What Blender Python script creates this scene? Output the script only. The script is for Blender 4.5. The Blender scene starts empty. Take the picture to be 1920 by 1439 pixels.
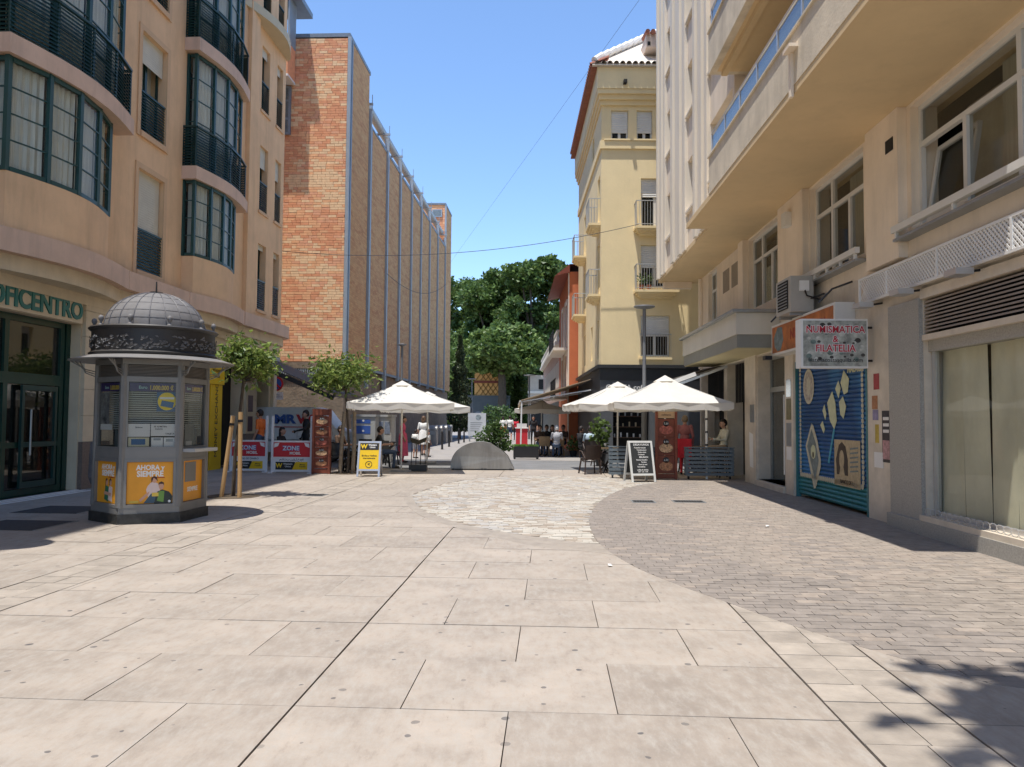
import bpy, bmesh, math, random
from math import sin, cos, pi, radians, atan, tan, sqrt
from mathutils import Vector, Matrix, noise as mnoise
random.seed(7)
scene = bpy.context.scene
COL = scene.collection
# ---------------------------------------------------------------- camera, sky, sun, exposure
FPX, CAMZ = 1442.0, 1.6
PITCH, ROLL = atan(65.5/FPX), radians(.46)
TH = atan(.0506)          # heading of the paving, the left building and the brick building
TR = atan(.03)            # heading of the right building
cam_d = bpy.data.cameras.new('camera'); cam = bpy.data.objects.new('camera', cam_d); COL.objects.link(cam)
cam.matrix_world = Matrix.Translation((0, 0, CAMZ)) @ Matrix.Rotation(pi/2+PITCH, 4, 'X') @ Matrix.Rotation(ROLL, 4, 'Z')
cam_d.sensor_width = 36; cam_d.lens = 36*FPX/1920; cam_d.clip_end = 3000; cam_d.clip_start = .05
scene.camera = cam
SUN = Vector((-.155, -.2, 1)).normalized()
world = bpy.data.worlds.new('World'); scene.world = world; world.use_nodes = True
wn = world.node_tree; wn.nodes.clear()
sky = wn.nodes.new('ShaderNodeTexSky'); sky.sky_type = 'NISHITA'; sky.sun_disc = False
sky.sun_elevation = math.asin(SUN.z); sky.sun_rotation = math.atan2(SUN.x, SUN.y)
sky.altitude = 50; sky.air_density = 1.0; sky.dust_density = 0; sky.ozone_density = 6
bg = wn.nodes.new('ShaderNodeBackground'); bg.inputs[1].default_value = .112
wo = wn.nodes.new('ShaderNodeOutputWorld')
wn.links.new(sky.outputs[0], bg.inputs[0]); wn.links.new(bg.outputs[0], wo.inputs[0])
sun_d = bpy.data.lights.new('sun', 'SUN'); sun_d.energy = 2.6; sun_d.angle = radians(.53); sun_d.color = (1, .955, .89)
sun = bpy.data.objects.new('sun', sun_d); COL.objects.link(sun)
sun.rotation_euler = SUN.to_track_quat('Z', 'Y').to_euler(); sun.location = (0, 0, 60)
vs = scene.view_settings
vs.view_transform = 'Standard'; vs.look = 'None'; vs.exposure = 1.22; vs.gamma = 1; vs.use_curve_mapping = False
scene.cycles.max_bounces = 6; scene.cycles.diffuse_bounces = 4; scene.cycles.glossy_bounces = 3
scene.cycles.transparent_max_bounces = 8; scene.cycles.caustics_reflective = False; scene.cycles.caustics_refractive = False

# ---------------------------------------------------------------- measuring helpers (pixel of the 1920 px photo -> point of the place)
def ray(px, py):
    a, b = (px-960)/FPX, -(py-719.5)/FPX
    x = a*cos(ROLL)-b*sin(ROLL); y = a*sin(ROLL)+b*cos(ROLL); t = pi/2+PITCH
    return (x, y*cos(t)+sin(t), y*sin(t)-cos(t))
def gp(px, py, z=0):
    d = ray(px, py); k = (z-CAMZ)/d[2]; return Vector((d[0]*k, d[1]*k, z))
def py_(px, py, Y):
    d = ray(px, py); k = Y/d[1]; return Vector((d[0]*k, Y, CAMZ+d[2]*k))
cT, sT = cos(TH), sin(TH)
def uv2w(u, v, z=0): return Vector((u*cT+v*sT, -u*sT+v*cT, z))
def w2uv(p): return (p[0]*cT-p[1]*sT, p[0]*sT+p[1]*cT)

# ---------------------------------------------------------------- materials
MATS = {}
def mat(name, col, rough=.65, var=.12, vs=2.5, bump=0, bs=60, metal=0, spec=.4, rnd=0, dirt=0, trans=0, alpha=1, stretch=None, emit=0):
    if name in MATS: return MATS[name]
    m = bpy.data.materials.new(name); m.use_nodes = True; MATS[name] = m
    nt = m.node_tree; N = nt.nodes; L = nt.links; b = N['Principled BSDF']
    col = tuple(col)+(1,) if len(col) == 3 else col
    b.inputs['Roughness'].default_value = rough; b.inputs['Metallic'].default_value = metal
    b.inputs['Specular IOR Level'].default_value = spec
    g = N.new('ShaderNodeNewGeometry'); src = g.outputs['Position']
    if stretch:
        mp = N.new('ShaderNodeMapping'); mp.inputs['Scale'].default_value = stretch; L.new(src, mp.inputs[0]); src = mp.outputs[0]
    n1 = N.new('ShaderNodeTexNoise'); n1.inputs['Scale'].default_value = vs; n1.inputs['Detail'].default_value = 6; n1.inputs['Roughness'].default_value = .65
    L.new(src, n1.inputs['Vector'])
    mr = N.new('ShaderNodeMapRange'); mr.inputs[1].default_value = .3; mr.inputs[2].default_value = .7
    mr.inputs[3].default_value = 1-var; mr.inputs[4].default_value = 1+var; L.new(n1.outputs[0], mr.inputs[0])
    val = mr.outputs[0]
    if rnd:
        oi = N.new('ShaderNodeObjectInfo'); m2 = N.new('ShaderNodeMapRange'); m2.inputs[3].default_value = 1-rnd; m2.inputs[4].default_value = 1+rnd
        L.new(oi.outputs['Random'], m2.inputs[0]); mu = N.new('ShaderNodeMath'); mu.operation = 'MULTIPLY'; L.new(val, mu.inputs[0]); L.new(m2.outputs[0], mu.inputs[1]); val = mu.outputs[0]
    hs = N.new('ShaderNodeHueSaturation'); hs.inputs['Color'].default_value = col; L.new(val, hs.inputs['Value'])
    out = hs.outputs[0]
    if dirt:
        n3 = N.new('ShaderNodeTexNoise'); n3.inputs['Scale'].default_value = .7; n3.inputs['Detail'].default_value = 8; n3.inputs['Roughness'].default_value = .7
        mp3 = N.new('ShaderNodeMapping'); mp3.inputs['Scale'].default_value = (2.6, 2.6, .3); L.new(g.outputs['Position'], mp3.inputs[0]); L.new(mp3.outputs[0], n3.inputs['Vector'])
        r3 = N.new('ShaderNodeMapRange'); r3.inputs[1].default_value = .5; r3.inputs[2].default_value = .75; r3.inputs[4].default_value = dirt; L.new(n3.outputs[0], r3.inputs[0])
        mx = N.new('ShaderNodeMix'); mx.data_type = 'RGBA'; mx.inputs['B'].default_value = tuple(c*.45 for c in col[:3])+(1,)
        L.new(r3.outputs[0], mx.inputs['Factor']); L.new(out, mx.inputs['A']); out = mx.outputs['Result']
    L.new(out, b.inputs['Base Color'])
    if bump:
        n2 = N.new('ShaderNodeTexNoise'); n2.inputs['Scale'].default_value = bs; n2.inputs['Detail'].default_value = 4; L.new(src, n2.inputs['Vector'])
        bp = N.new('ShaderNodeBump'); bp.inputs['Strength'].default_value = bump; bp.inputs['Distance'].default_value = .02; L.new(n2.outputs[0], bp.inputs['Height']); L.new(bp.outputs[0], b.inputs['Normal'])
    if trans: b.inputs['Transmission Weight'].default_value = trans
    if emit: L.new(out, b.inputs['Emission Color']); b.inputs['Emission Strength'].default_value = emit
    if alpha < 1: b.inputs['Alpha'].default_value = alpha
    return m
def glass(name, tint=(.05, .06, .06), rough=.03, see=.35, spec=.6):
    """window pane: partly see-through, partly dark reflecting"""
    if name in MATS: return MATS[name]
    m = bpy.data.materials.new(name); m.use_nodes = True; MATS[name] = m
    nt = m.node_tree; N = nt.nodes; L = nt.links; b = N['Principled BSDF']
    b.inputs['Base Color'].default_value = tint+(1,); b.inputs['Roughness'].default_value = rough; b.inputs['Specular IOR Level'].default_value = spec
    b.inputs['Coat Weight'].default_value = .6; b.inputs['Coat Roughness'].default_value = .02
    t = N.new('ShaderNodeBsdfTransparent'); t.inputs[0].default_value = (.97, .98, .97, 1)
    mx = N.new('ShaderNodeMixShader'); mx.inputs[0].default_value = 1-see
    L.new(t.outputs[0], mx.inputs[1]); L.new(b.outputs[0], mx.inputs[2]); L.new(mx.outputs[0], N['Material Output'].inputs['Surface'])
    return m
def leafmat(name, col, var=.35, tr=.35):
    if name in MATS: return MATS[name]
    m = mat(name, col, rough=.45, var=var, vs=1.3, spec=.35); nt = m.node_tree; N = nt.nodes; L = nt.links
    b = N['Principled BSDF']; t = N.new('ShaderNodeBsdfTranslucent'); mx = N.new('ShaderNodeMixShader'); mx.inputs[0].default_value = tr
    src = b.inputs['Base Color'].links[0].from_socket; L.new(src, t.inputs[0])
    L.new(b.outputs[0], mx.inputs[1]); L.new(t.outputs[0], mx.inputs[2]); L.new(mx.outputs[0], N['Material Output'].inputs['Surface'])
    return m

# ---------------------------------------------------------------- mesh helpers
def tag(o, label=None, cat=None, group=None, kind=None):
    if label: o['label'] = label
    if cat: o['category'] = cat
    if group: o['group'] = group
    if kind: o['kind'] = kind
    return o
def link(o, parent=None):
    COL.objects.link(o)
    if parent is not None: o.parent = parent
    return o
def thing(name, label, cat, loc=(0, 0, 0), rz=0, group=None):
    o = bpy.data.objects.new(name, None); o.empty_display_size = .2; COL.objects.link(o)
    o.location = loc; o.rotation_euler = (0, 0, rz)
    return tag(o, label, cat, group)
def copy_tree(o, parent=None):
    kids = list(o.children); c = o.copy(); COL.objects.link(c); c.parent = parent
    for k in kids: copy_tree(k, c)
    return c
class MB:
    def __init__(s, off=(0, 0, 0)): s.v = []; s.f = []; s.o = off; s.mi = []; s.cur = 0
    def add(s, vs, fs, m=None):
        n = len(s.v); o = s.o
        if m is not None: vs = [m @ Vector(p) for p in vs]
        s.v += [(p[0]+o[0], p[1]+o[1], p[2]+o[2]) for p in vs]
        s.f += [tuple(i+n for i in f) for f in fs]; s.mi += [s.cur]*len(fs); return s
    def box(s, x0, x1, y0, y1, z0, z1, m=None):
        if x0 > x1: x0, x1 = x1, x0
        if y0 > y1: y0, y1 = y1, y0
        return s.add([(x0, y0, z0), (x1, y0, z0), (x1, y1, z0), (x0, y1, z0), (x0, y0, z1), (x1, y0, z1), (x1, y1, z1), (x0, y1, z1)],
              [(0, 3, 2, 1), (4, 5, 6, 7), (0, 1, 5, 4), (1, 2, 6, 5), (2, 3, 7, 6), (3, 0, 4, 7)], m)
    def ext(s, pts, vec, m=None):
        n = len(pts); P = [tuple(p) for p in pts]+[(p[0]+vec[0], p[1]+vec[1], p[2]+vec[2]) for p in pts]
        return s.add(P, [tuple(range(n))[::-1], tuple(range(n, 2*n))]+[(i, (i+1) % n, (i+1) % n+n, i+n) for i in range(n)], m)
    def prism(s, poly, z0, z1, m=None): return s.ext([(p[0], p[1], z0) for p in poly], (0, 0, z1-z0), m)
    def face(s, *pts): return s.add(list(pts), [tuple(range(len(pts)))])
    def strip(s, path, w, z0, z1, side=1):
        """wall following a plan path, w thick"""
        off = []
        for i, p in enumerate(path):
            a = path[max(i-1, 0)]; b = path[min(i+1, len(path)-1)]
            dx, dy = b[0]-a[0], b[1]-a[1]; l = math.hypot(dx, dy) or 1
            off.append((p[0]-dy/l*w*side, p[1]+dx/l*w*side))
        for i in range(len(path)-1): s.prism([path[i], path[i+1], off[i+1], off[i]], z0, z1)
        return s
    def tube(s, path, r, n=8, caps=True, m=None):
        path = [Vector(p) for p in path]; rr = r if isinstance(r, (list, tuple)) else [r]*len(path)
        vs = []; fs = []; up = None
        for i, p in enumerate(path):
            d = (path[min(i+1, len(path)-1)]-path[max(i-1, 0)]).normalized()
            if up is None: up = d.orthogonal().normalized()
            else: up = (up-d*up.dot(d)); up = up.normalized() if up.length > 1e-6 else d.orthogonal().normalized()
            b = d.cross(up)
            for k in range(n):
                a = 2*pi*k/n; vs.append(p+(up*cos(a)+b*sin(a))*rr[i])
        for i in range(len(path)-1):
            for k in range(n): fs.append((i*n+k, i*n+(k+1) % n, (i+1)*n+(k+1) % n, (i+1)*n+k))
        if caps: fs += [tuple(range(n))[::-1], tuple(range((len(path)-1)*n, len(path)*n))]
        return s.add(vs, fs, m)
    def bar(s, a, b, w, h=None):
        a = Vector(a); b = Vector(b); d = (b-a); l = d.length; d.normalize(); h = h or w
        side = d.cross(Vector((0, 0, 1)))
        side = side.normalized() if side.length > 1e-4 else Vector((1, 0, 0))
        up = side.cross(d); M = Matrix(((side.x, d.x, up.x, a.x), (side.y, d.y, up.y, a.y), (side.z, d.z, up.z, a.z), (0, 0, 0, 1)))
        return s.box(-w/2, w/2, 0, l, -h/2, h/2, M)
    def lathe(s, prof, n=24, c=(0, 0, 0), a0=0, m=None):
        vs = []; fs = []
        for r, z in prof:
            for k in range(n): a = a0+2*pi*k/n; vs.append((c[0]+r*cos(a), c[1]+r*sin(a), c[2]+z))
        for i in range(len(prof)-1):
            for k in range(n): fs.append((i*n+k, i*n+(k+1) % n, (i+1)*n+(k+1) % n, (i+1)*n+k))
        fs += [tuple(range(n))[::-1], tuple(range((len(prof)-1)*n, len(prof)*n))]
        return s.add(vs, fs, m)
    def ball(s, c, r, n=10, sq=(1, 1, 1)):
        return s.lathe([(r*max(sin(pi*i/n), .001), -r*cos(pi*i/n)) for i in range(n+1)], 2*n, m=Matrix.Translation(c) @ Matrix.Diagonal(sq+(1,)))
    def mesh(s, name, mats, smooth=None):
        me = bpy.data.meshes.new(name); me.from_pydata(s.v, [], s.f)
        for m in (mats if isinstance(mats, (list, tuple)) else [mats]): me.materials.append(m)
        if isinstance(mats, (list, tuple)): me.polygons.foreach_set('material_index', s.mi)
        if smooth:
            me.shade_smooth(); me.set_sharp_from_angle(angle=radians(smooth))
        me.validate(); return me
    def build(s, name, mats, parent=None, smooth=None):
        return link(bpy.data.objects.new(name, s.mesh(name, mats, smooth)), parent)
def piece(name, x0, x1, y0, y1, z0, z1, m, parent=None, off=(0, 0, 0)): return MB(off).box(x0, x1, y0, y1, z0, z1).build(name, m, parent)
def text(body, size, M, m, parent, name='lettering', ext=.004, bold=0, align='CENTER', sx=1):
    cu = bpy.data.curves.new(name, 'FONT'); cu.body = body; cu.size = size; cu.extrude = ext; cu.offset = bold; cu.align_x = align; cu.align_y = 'CENTER'; cu.resolution_u = 3
    t = bpy.data.objects.new(name, cu); COL.objects.link(t)
    me = bpy.data.meshes.new_from_object(t); bpy.data.objects.remove(t); bpy.data.curves.remove(cu)
    me.transform(M @ Matrix.Diagonal((sx, 1, 1, 1))); me.materials.clear(); me.materials.append(m); me.name = name
    return link(bpy.data.objects.new(name, me), parent)
def facing(o, xd, up=(0, 0, 1)):
    """matrix whose local x runs along xd, local y up: for lettering and prints"""
    x = Vector(xd).normalized(); y = Vector(up).normalized(); z = x.cross(y)
    return Matrix(((x.x, y.x, z.x, o[0]), (x.y, y.y, z.y, o[1]), (x.z, y.z, z.z, o[2]), (0, 0, 0, 1)))
def clip(poly, x0, x1, y0, y1):
    for ax, lim, sg in ((0, x0, 1), (0, x1, -1), (1, y0, 1), (1, y1, -1)):
        out = []; n = len(poly)
        for i in range(n):
            a, b = poly[i], poly[(i+1) % n]; da, db = (a[ax]-lim)*sg, (b[ax]-lim)*sg
            if da >= 0: out.append(a)
            if (da >= 0) != (db >= 0):
                t = da/(da-db); out.append((a[0]+(b[0]-a[0])*t, a[1]+(b[1]-a[1])*t))
        poly = out
        if len(poly) < 3: return []
    return poly
def area(p): return abs(sum(p[i][0]*p[(i+1) % len(p)][1]-p[(i+1) % len(p)][0]*p[i][1] for i in range(len(p))))/2
def smoothc(pts, n=6):
    """Catmull-Rom through 2-D points"""
    out = []
    for i in range(len(pts)-1):
        p0, p1, p2, p3 = pts[max(i-1, 0)], pts[i], pts[i+1], pts[min(i+2, len(pts)-1)]
        for k in range(n):
            t = k/n
            out.append(tuple(.5*(2*p1[j]+(p2[j]-p0[j])*t+(2*p0[j]-5*p1[j]+4*p2[j]-p3[j])*t*t+(3*p1[j]-p0[j]-3*p2[j]+p3[j])*t**3) for j in (0, 1)))
    return out+[tuple(pts[-1])]

# shared materials
white = mat('white_paint', (.78, .77, .74), .5, .05)
black = mat('black_metal', (.02, .02, .022), .4, .1)
dark = mat('dark_interior', (.018, .017, .016), .8, .2)
steel = mat('grey_steel', (.33, .35, .36), .4, .1, metal=.6)
alu = mat('aluminium', (.6, .6, .6), .35, .06, metal=.7)
# ---------------------------------------------------------------- ground
def slab_material():
    m = mat('beige_stone_slab', (.335, .287, .238), .62, .16, 1.7, bump=.12, bs=45, rnd=.1, dirt=.25)
    nt = m.node_tree; N = nt.nodes; L = nt.links; b = N['Principled BSDF']
    src = b.inputs['Base Color'].links[0].from_socket; g = N['Geometry'] if 'Geometry' in N else N.new('ShaderNodeNewGeometry')
    g = N.new('ShaderNodeNewGeometry')
    nz = N.new('ShaderNodeTexNoise'); nz.inputs['Scale'].default_value = 14; nz.inputs['Detail'].default_value = 3; L.new(g.outputs['Position'], nz.inputs['Vector'])
    va = N.new('ShaderNodeVectorMath'); va.operation = 'SCALE'; va.inputs['Scale'].default_value = .03; L.new(nz.outputs['Color'], va.inputs[0])
    vb = N.new('ShaderNodeVectorMath'); vb.operation = 'ADD'; L.new(g.outputs['Position'], vb.inputs[0]); L.new(va.outputs[0], vb.inputs[1])
    vo = N.new('ShaderNodeTexVoronoi'); vo.voronoi_dimensions = '2D'; vo.inputs['Scale'].default_value = 4.2; vo.inputs['Randomness'].default_value = 1; L.new(vb.outputs[0], vo.inputs['Vector'])
    sp = N.new('ShaderNodeSeparateColor'); L.new(vo.outputs['Color'], sp.inputs[0])
    # chewing-gum spots: radius differs from cell to cell, many cells have none
    rad = N.new('ShaderNodeMapRange'); rad.inputs[1].default_value = .64; rad.inputs[2].default_value = 1; rad.inputs[3].default_value = 0; rad.inputs[4].default_value = .105; L.new(sp.outputs[0], rad.inputs[0])
    lt = N.new('ShaderNodeMath'); lt.operation = 'LESS_THAN'; L.new(vo.outputs['Distance'], lt.inputs[0]); L.new(rad.outputs[0], lt.inputs[1])
    s1 = N.new('ShaderNodeMapRange'); s1.inputs[3].default_value = .35; s1.inputs[4].default_value = .95; L.new(sp.outputs[1], s1.inputs[0])
    mm = N.new('ShaderNodeMath'); mm.operation = 'MULTIPLY'; L.new(lt.outputs[0], mm.inputs[0]); L.new(s1.outputs[0], mm.inputs[1])
    mx = N.new('ShaderNodeMix'); mx.data_type = 'RGBA'; mx.inputs['B'].default_value = (.09, .085, .085, 1); L.new(mm.outputs[0], mx.inputs['Factor']); L.new(src, mx.inputs['A']); L.new(mx.outputs['Result'], b.inputs['Base Color'])
    # cloudy wear: paler scuffs and brownish stains along the walking direction
    st = N.new('ShaderNodeMapping'); st.inputs['Scale'].default_value = (3.2, 1.1, 1); L.new(g.outputs['Position'], st.inputs[0])
    n4 = N.new('ShaderNodeTexNoise'); n4.inputs['Scale'].default_value = 4.5; n4.inputs['Detail'].default_value = 10; n4.inputs['Roughness'].default_value = .72; L.new(st.outputs[0], n4.inputs['Vector'])
    r4 = N.new('ShaderNodeMapRange'); r4.inputs[1].default_value = .47; r4.inputs[2].default_value = .66; r4.inputs[4].default_value = .7; L.new(n4.outputs[0], r4.inputs[0])
    m4 = N.new('ShaderNodeMix'); m4.data_type = 'RGBA'; m4.inputs['B'].default_value = (.385, .352, .308, 1); L.new(r4.outputs[0], m4.inputs['Factor']); L.new(src, m4.inputs['A'])
    r5 = N.new('ShaderNodeMapRange'); r5.inputs[1].default_value = .46; r5.inputs[2].default_value = .3; r5.inputs[4].default_value = .65; L.new(n4.outputs[0], r5.inputs[0])
    m5 = N.new('ShaderNodeMix'); m5.data_type = 'RGBA'; m5.inputs['B'].default_value = (.25, .207, .17, 1); L.new(r5.outputs[0], m5.inputs['Factor']); L.new(m4.outputs['Result'], m5.inputs['A']); L.new(m5.outputs['Result'], mx.inputs['A'])
    return m
slabm = slab_material()
stripm = mat('mottled_strip_tile', (.345, .3, .25), .6, .18, 5, bump=.15, bs=50, rnd=.09, dirt=.3)
jointm = mat('joint_dirt', (.12, .10, .085), .9, .3, 9)
pavem = mat('grey_paver', (.27, .232, .195), .7, .22, 6, bump=.2, bs=70, rnd=.1, dirt=.25)
pavem2 = mat('rosy_paver', (.295, .248, .206), .7, .22, 6, bump=.2, bs=70, rnd=.1, dirt=.2)
pavem3 = mat('slate_paver', (.24, .208, .18), .7, .2, 6, bump=.2, bs=70, rnd=.1, dirt=.2)
mosA = mat('ivory_sett', (.52, .48, .41), .6, .12, 4, bump=.15, rnd=.1)
mosB = mat('sand_sett', (.40, .335, .265), .6, .15, 4, bump=.15, rnd=.1)
mosC = mat('pearl_sett', (.44, .415, .38), .6, .12, 4, bump=.15, rnd=.1)
asph = mat('asphalt', (.17, .17, .17), .85, .15, 1.2, bump=.3, bs=120, dirt=.3)
lanem = mat('lane_paving', (.30, .28, .26), .75, .12, 1.5, bump=.15, bs=30, dirt=.3)
farm = mat('far_ground', (.26, .24, .21), .85, .15, .3)
tag(MB().face((-900, -700, -.12), (900, -700, -.12), (900, 1200, -.12), (-900, 1200, -.12)).build('ground', farm), kind='structure')
pav = tag(MB().face(*[tuple(uv2w(u, v, -.03)) for u, v in ((-10.3, -3), (14, -3), (14, 24.3), (-10.3, 24.3))]).build('pavement', jointm), kind='structure')
road = tag(MB().face(*[tuple(uv2w(u, v, -.012)) for u, v in ((-60, 24.3), (60, 24.3), (60, 29.6), (-60, 29.6))]).build('road', asph), kind='structure')
tag(MB().face(*[tuple(uv2w(u, v, -.006)) for u, v in ((-40, 29.6), (40, 29.6), (40, 140), (-40, 140))]).build('lane_paving', lanem), kind='structure')
# curves of the paving, in world plan
grey_c = smoothc([tuple(gp(*q))[:2] for q in ((1227, 906), (1170, 917), (1127, 939), (1106, 970), (1111, 1000), (1130, 1025), (1165, 1049), (1210, 1072), (1290, 1104), (1370, 1132), (1470, 1168), (1580, 1203), (1700, 1238), (1860, 1283))])
e = grey_c[-1]; grey_c += [(e[0]+.7, e[1]-.33), (8.5, e[1]-1.6)]
grey = grey_c+[(8.5, 21.5), (grey_c[0][0]+.4, 21.3)]
mo_out = smoothc([tuple(gp(*q))[:2] for q in ((757, 935), (768, 952), (793, 969), (852, 989), (918, 1006), (1002, 1024), (1125, 1037), (1158, 1044))])
mo_in = smoothc([tuple(gp(*q))[:2] for q in ((772, 928), (780, 945), (797, 959), (827, 970), (872, 984), (977, 1003), (1124, 1022))])
mo_top = smoothc([tuple(gp(*q))[:2] for q in ((1227, 906), (1150, 896), (1000, 892), (900, 897), (830, 908), (772, 928))])
gi = min(range(len(grey_c)), key=lambda i: (Vector(grey_c[i])-Vector(mo_in[-1])).length)
go = min(range(len(grey_c)), key=lambda i: (Vector(grey_c[i])-Vector(mo_out[-1])).length)
mosaic = mo_in[:-1]+grey_c[:gi+1][::-1]+mo_top[1:-1]
edging = mo_out[:-1]+grey_c[gi:go+1][::-1]+mo_in[::-1][1:]
beige = grey_c[::-1][:len(grey_c)-go]+mo_out[::-1][1:]+mo_top[::-1]+[(grey_c[0][0]+.4, 21.3), (8.5, 21.5), (13, 21.5), tuple(uv2w(13, 24.28))[:2], tuple(uv2w(-10.25, 24.28))[:2], tuple(uv2w(-10.25, 1.2))[:2], (8.5, 1.2)]
beige_uv = [w2uv(p) for p in beige]; grey_uv = [w2uv(p) for p in grey]; mos_uv = [w2uv(p) for p in mosaic]
rot = Matrix.Rotation(-TH, 4, 'Z')
slabs = []
V0, ROW = 4.27-.87*4, .87
def section(u0, u1, phase, w=1.19):
    for r in range(27):
        a = V0+r*ROW; first = w if (r+phase) % 2 else w/2
        if u0 >= -1.5: cuts = [u0, u0+first]
        else: cuts = [u1, u1-first]
        while (cuts[-1] < u1-.05) if u0 >= -1.5 else (cuts[-1] > u0+.05): cuts.append(cuts[-1]+(w if u0 >= -1.5 else -w))
        cuts = sorted(min(max(c, u0), u1) for c in cuts)
        for i in range(len(cuts)-1):
            if cuts[i+1]-cuts[i] > .04: slabs.append((cuts[i], cuts[i+1], a, a+ROW, 'slab'))
section(-4.46, -1.419, 1); section(-1.411, 1.555, 0); section(2.175, 13, 1); section(-8.1, -5.04, 0); section(-10.25, -8.11, 1)
for u0, u1 in ((-5.03, -4.47), (1.565, 2.165)):
    for k in range(80):
        a = V0+k*.29; um = (u0+u1)/2+random.uniform(-.04, .04)
        slabs.append((u0, um, a, a+.29, 'strip_tile')); slabs.append((um, u1, a, a+.29, 'strip_tile'))
slabs.sort(key=lambda s: s[2])
cnt = {'slab': 0, 'strip_tile': 0}; rest = {'slab': MB(), 'strip_tile': MB()}; cache = {}
G_ = .0032
for (u0, u1, v0, v1, nm) in slabs:
    p = clip(beige_uv, u0+G_, u1-G_, v0+G_, v1-G_)
    if len(p) < 3 or area(p) < .004: continue
    w = uv2w((u0+u1)/2, (v0+v1)/2)
    vis = w.y > 2.9 and abs(w.x) < .70*w.y+1.0
    lim = 280
    if vis and cnt[nm] < lim:
        cnt[nm] += 1
        full = len(p) == 4 and area(p) > .98*(u1-u0-2*G_)*(v1-v0-2*G_)
        c = ((u0+u1)/2, (v0+v1)/2); key = (nm, round(u1-u0, 3), round(v1-v0, 3))
        if full and key in cache: me = cache[key]
        else:
            if area(p) == 0: continue
            mbp = MB().prism([(q[0]-c[0], q[1]-c[1]) for q in p], -.04, 0)
            me = mbp.mesh(nm, slabm if nm == 'slab' else stripm)
            if full: cache[key] = me
        o = link(bpy.data.objects.new(nm, me), pav)
        o.matrix_local = Matrix.Translation(uv2w(c[0], c[1], random.uniform(-.002, .002))) @ rot @ Matrix.Rotation(random.uniform(-.0022, .0022), 4, 'Z') @ Matrix.Rotation(random.uniform(-.0015, .0015), 4, 'X') @ Matrix.Rotation(random.uniform(-.0015, .0015), 4, 'Y')
    else:
        rest[nm].prism([tuple(uv2w(*q))[:2] for q in p], -.04, random.uniform(-.002, .001))
tag(rest['slab'].build('far_slabs', slabm, pav), kind='stuff'); tag(rest['strip_tile'].build('far_strip_tiles', stripm, pav), kind='stuff')
tag(MB().prism(edging, -.04, .001).build('curved_edging', stripm, pav), kind='stuff')
tag(MB().prism(grey, -.028, -.007).build('paver_bed', mat('paver_joint', (.17, .145, .12), .9, .2, 9), pav), kind='stuff'); tag(MB().prism(mosaic, -.028, -.008).build('sett_bed', mat('sett_joint', (.26, .225, .185), .9, .2, 9), pav), kind='stuff')
# grey pavers, laid across the walking direction
bw, bd = .23, .105
near = []; restp = MB(); mp = {}
def inside(poly, x, y):
    r = False; n = len(poly)
    for i in range(n):
        (xa, ya), (xb, yb) = poly[i], poly[i-1]
        if (ya > y) != (yb > y) and x < (xb-xa)*(y-ya)/(yb-ya)+xa: r = not r
    return r
gu = [p[0] for p in grey_uv]; gv = [p[1] for p in grey_uv]
pieces = []
for r in range(int((max(gv)-min(gv))/bd)+1):
    v0 = min(gv)+r*bd
    for k in range(int((max(gu)-min(gu))/bw)+2):
        u0 = min(gu)+(k-(.5 if r % 2 else 0)+.12*sin(r*1.7))*bw
        g = .003
        corners = [(u0, v0), (u0+bw, v0), (u0+bw, v0+bd), (u0, v0+bd)]
        ins = [inside(grey_uv, *q) for q in corners]
        if not any(ins): continue
        p = [(u0+g, v0+g), (u0+bw-g, v0+g), (u0+bw-g, v0+bd-g), (u0+g, v0+bd-g)] if all(ins) else clip(grey_uv, u0+g, u0+bw-g, v0+g, v0+bd-g)
        if len(p) < 3 or area(p) < .0015: continue
        pieces.append((v0, p, all(ins), u0))
pieces.sort(key=lambda t: t[0])
shared = {}
n = 0
for v0, p, full, u0 in pieces:
    nz = mnoise.noise((u0*.9, v0*.25, 3.1)); q = random.random()
    w = uv2w(u0, v0); near_c = min((w.x-c_[0])**2+(w.y-c_[1])**2 for c_ in grey_c[::3])
    mi = 2 if near_c < (1.25+.5*nz)**2 and q < .85 else (0 if nz+q*.5 < .26 else (1 if q > .5 else 2))
    if n < 300 and full and w.y > 3 and w.x < .68*w.y:
        n += 1
        if mi not in shared: shared[mi] = MB().box(-bw/2+.003, bw/2-.003, -bd/2+.003, bd/2-.003, -.04, 0).mesh('paver', (pavem, pavem2, pavem3)[mi])
        o = link(bpy.data.objects.new('paver', shared[mi]), pav)
        o.matrix_local = Matrix.Translation(uv2w(u0+bw/2, v0+bd/2, random.uniform(-.002, .003))) @ rot
    else:
        restp.cur = mi; restp.prism([tuple(uv2w(*q_))[:2] for q_ in p], -.04, random.uniform(-.001, .0012))
tag(restp.build('far_pavers', [pavem, pavem2, pavem3], pav), kind='stuff')
# pale setts inside the curve
mo = MB(); us = [p[0] for p in mos_uv]; vv = [p[1] for p in mos_uv]
for r in range(int((max(vv)-min(vv))/.1)+1):
    v0 = min(vv)+r*.1; u = min(us)-random.random()*.2
    while u < max(us):
        w = random.uniform(.13, .24)
        if inside(mos_uv, u+w/2, v0+.05):
            nz = mnoise.noise((u*.8, v0*.5, 0)); q = random.random()
            mo.cur = 0 if q+nz*.8 > .62 else (1 if q < .35 else 2)
            pl = clip(mos_uv, u+.004, u+w-.004, v0+.004, v0+.096)
            if len(pl) > 2 and area(pl) > .001: mo.prism([tuple(uv2w(*t))[:2] for t in pl], -.04, random.uniform(-.003, .003))
        u += w
tag(mo.build('pale_setts', [mosA, mosB, mosC], pav), kind='stuff')
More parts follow.
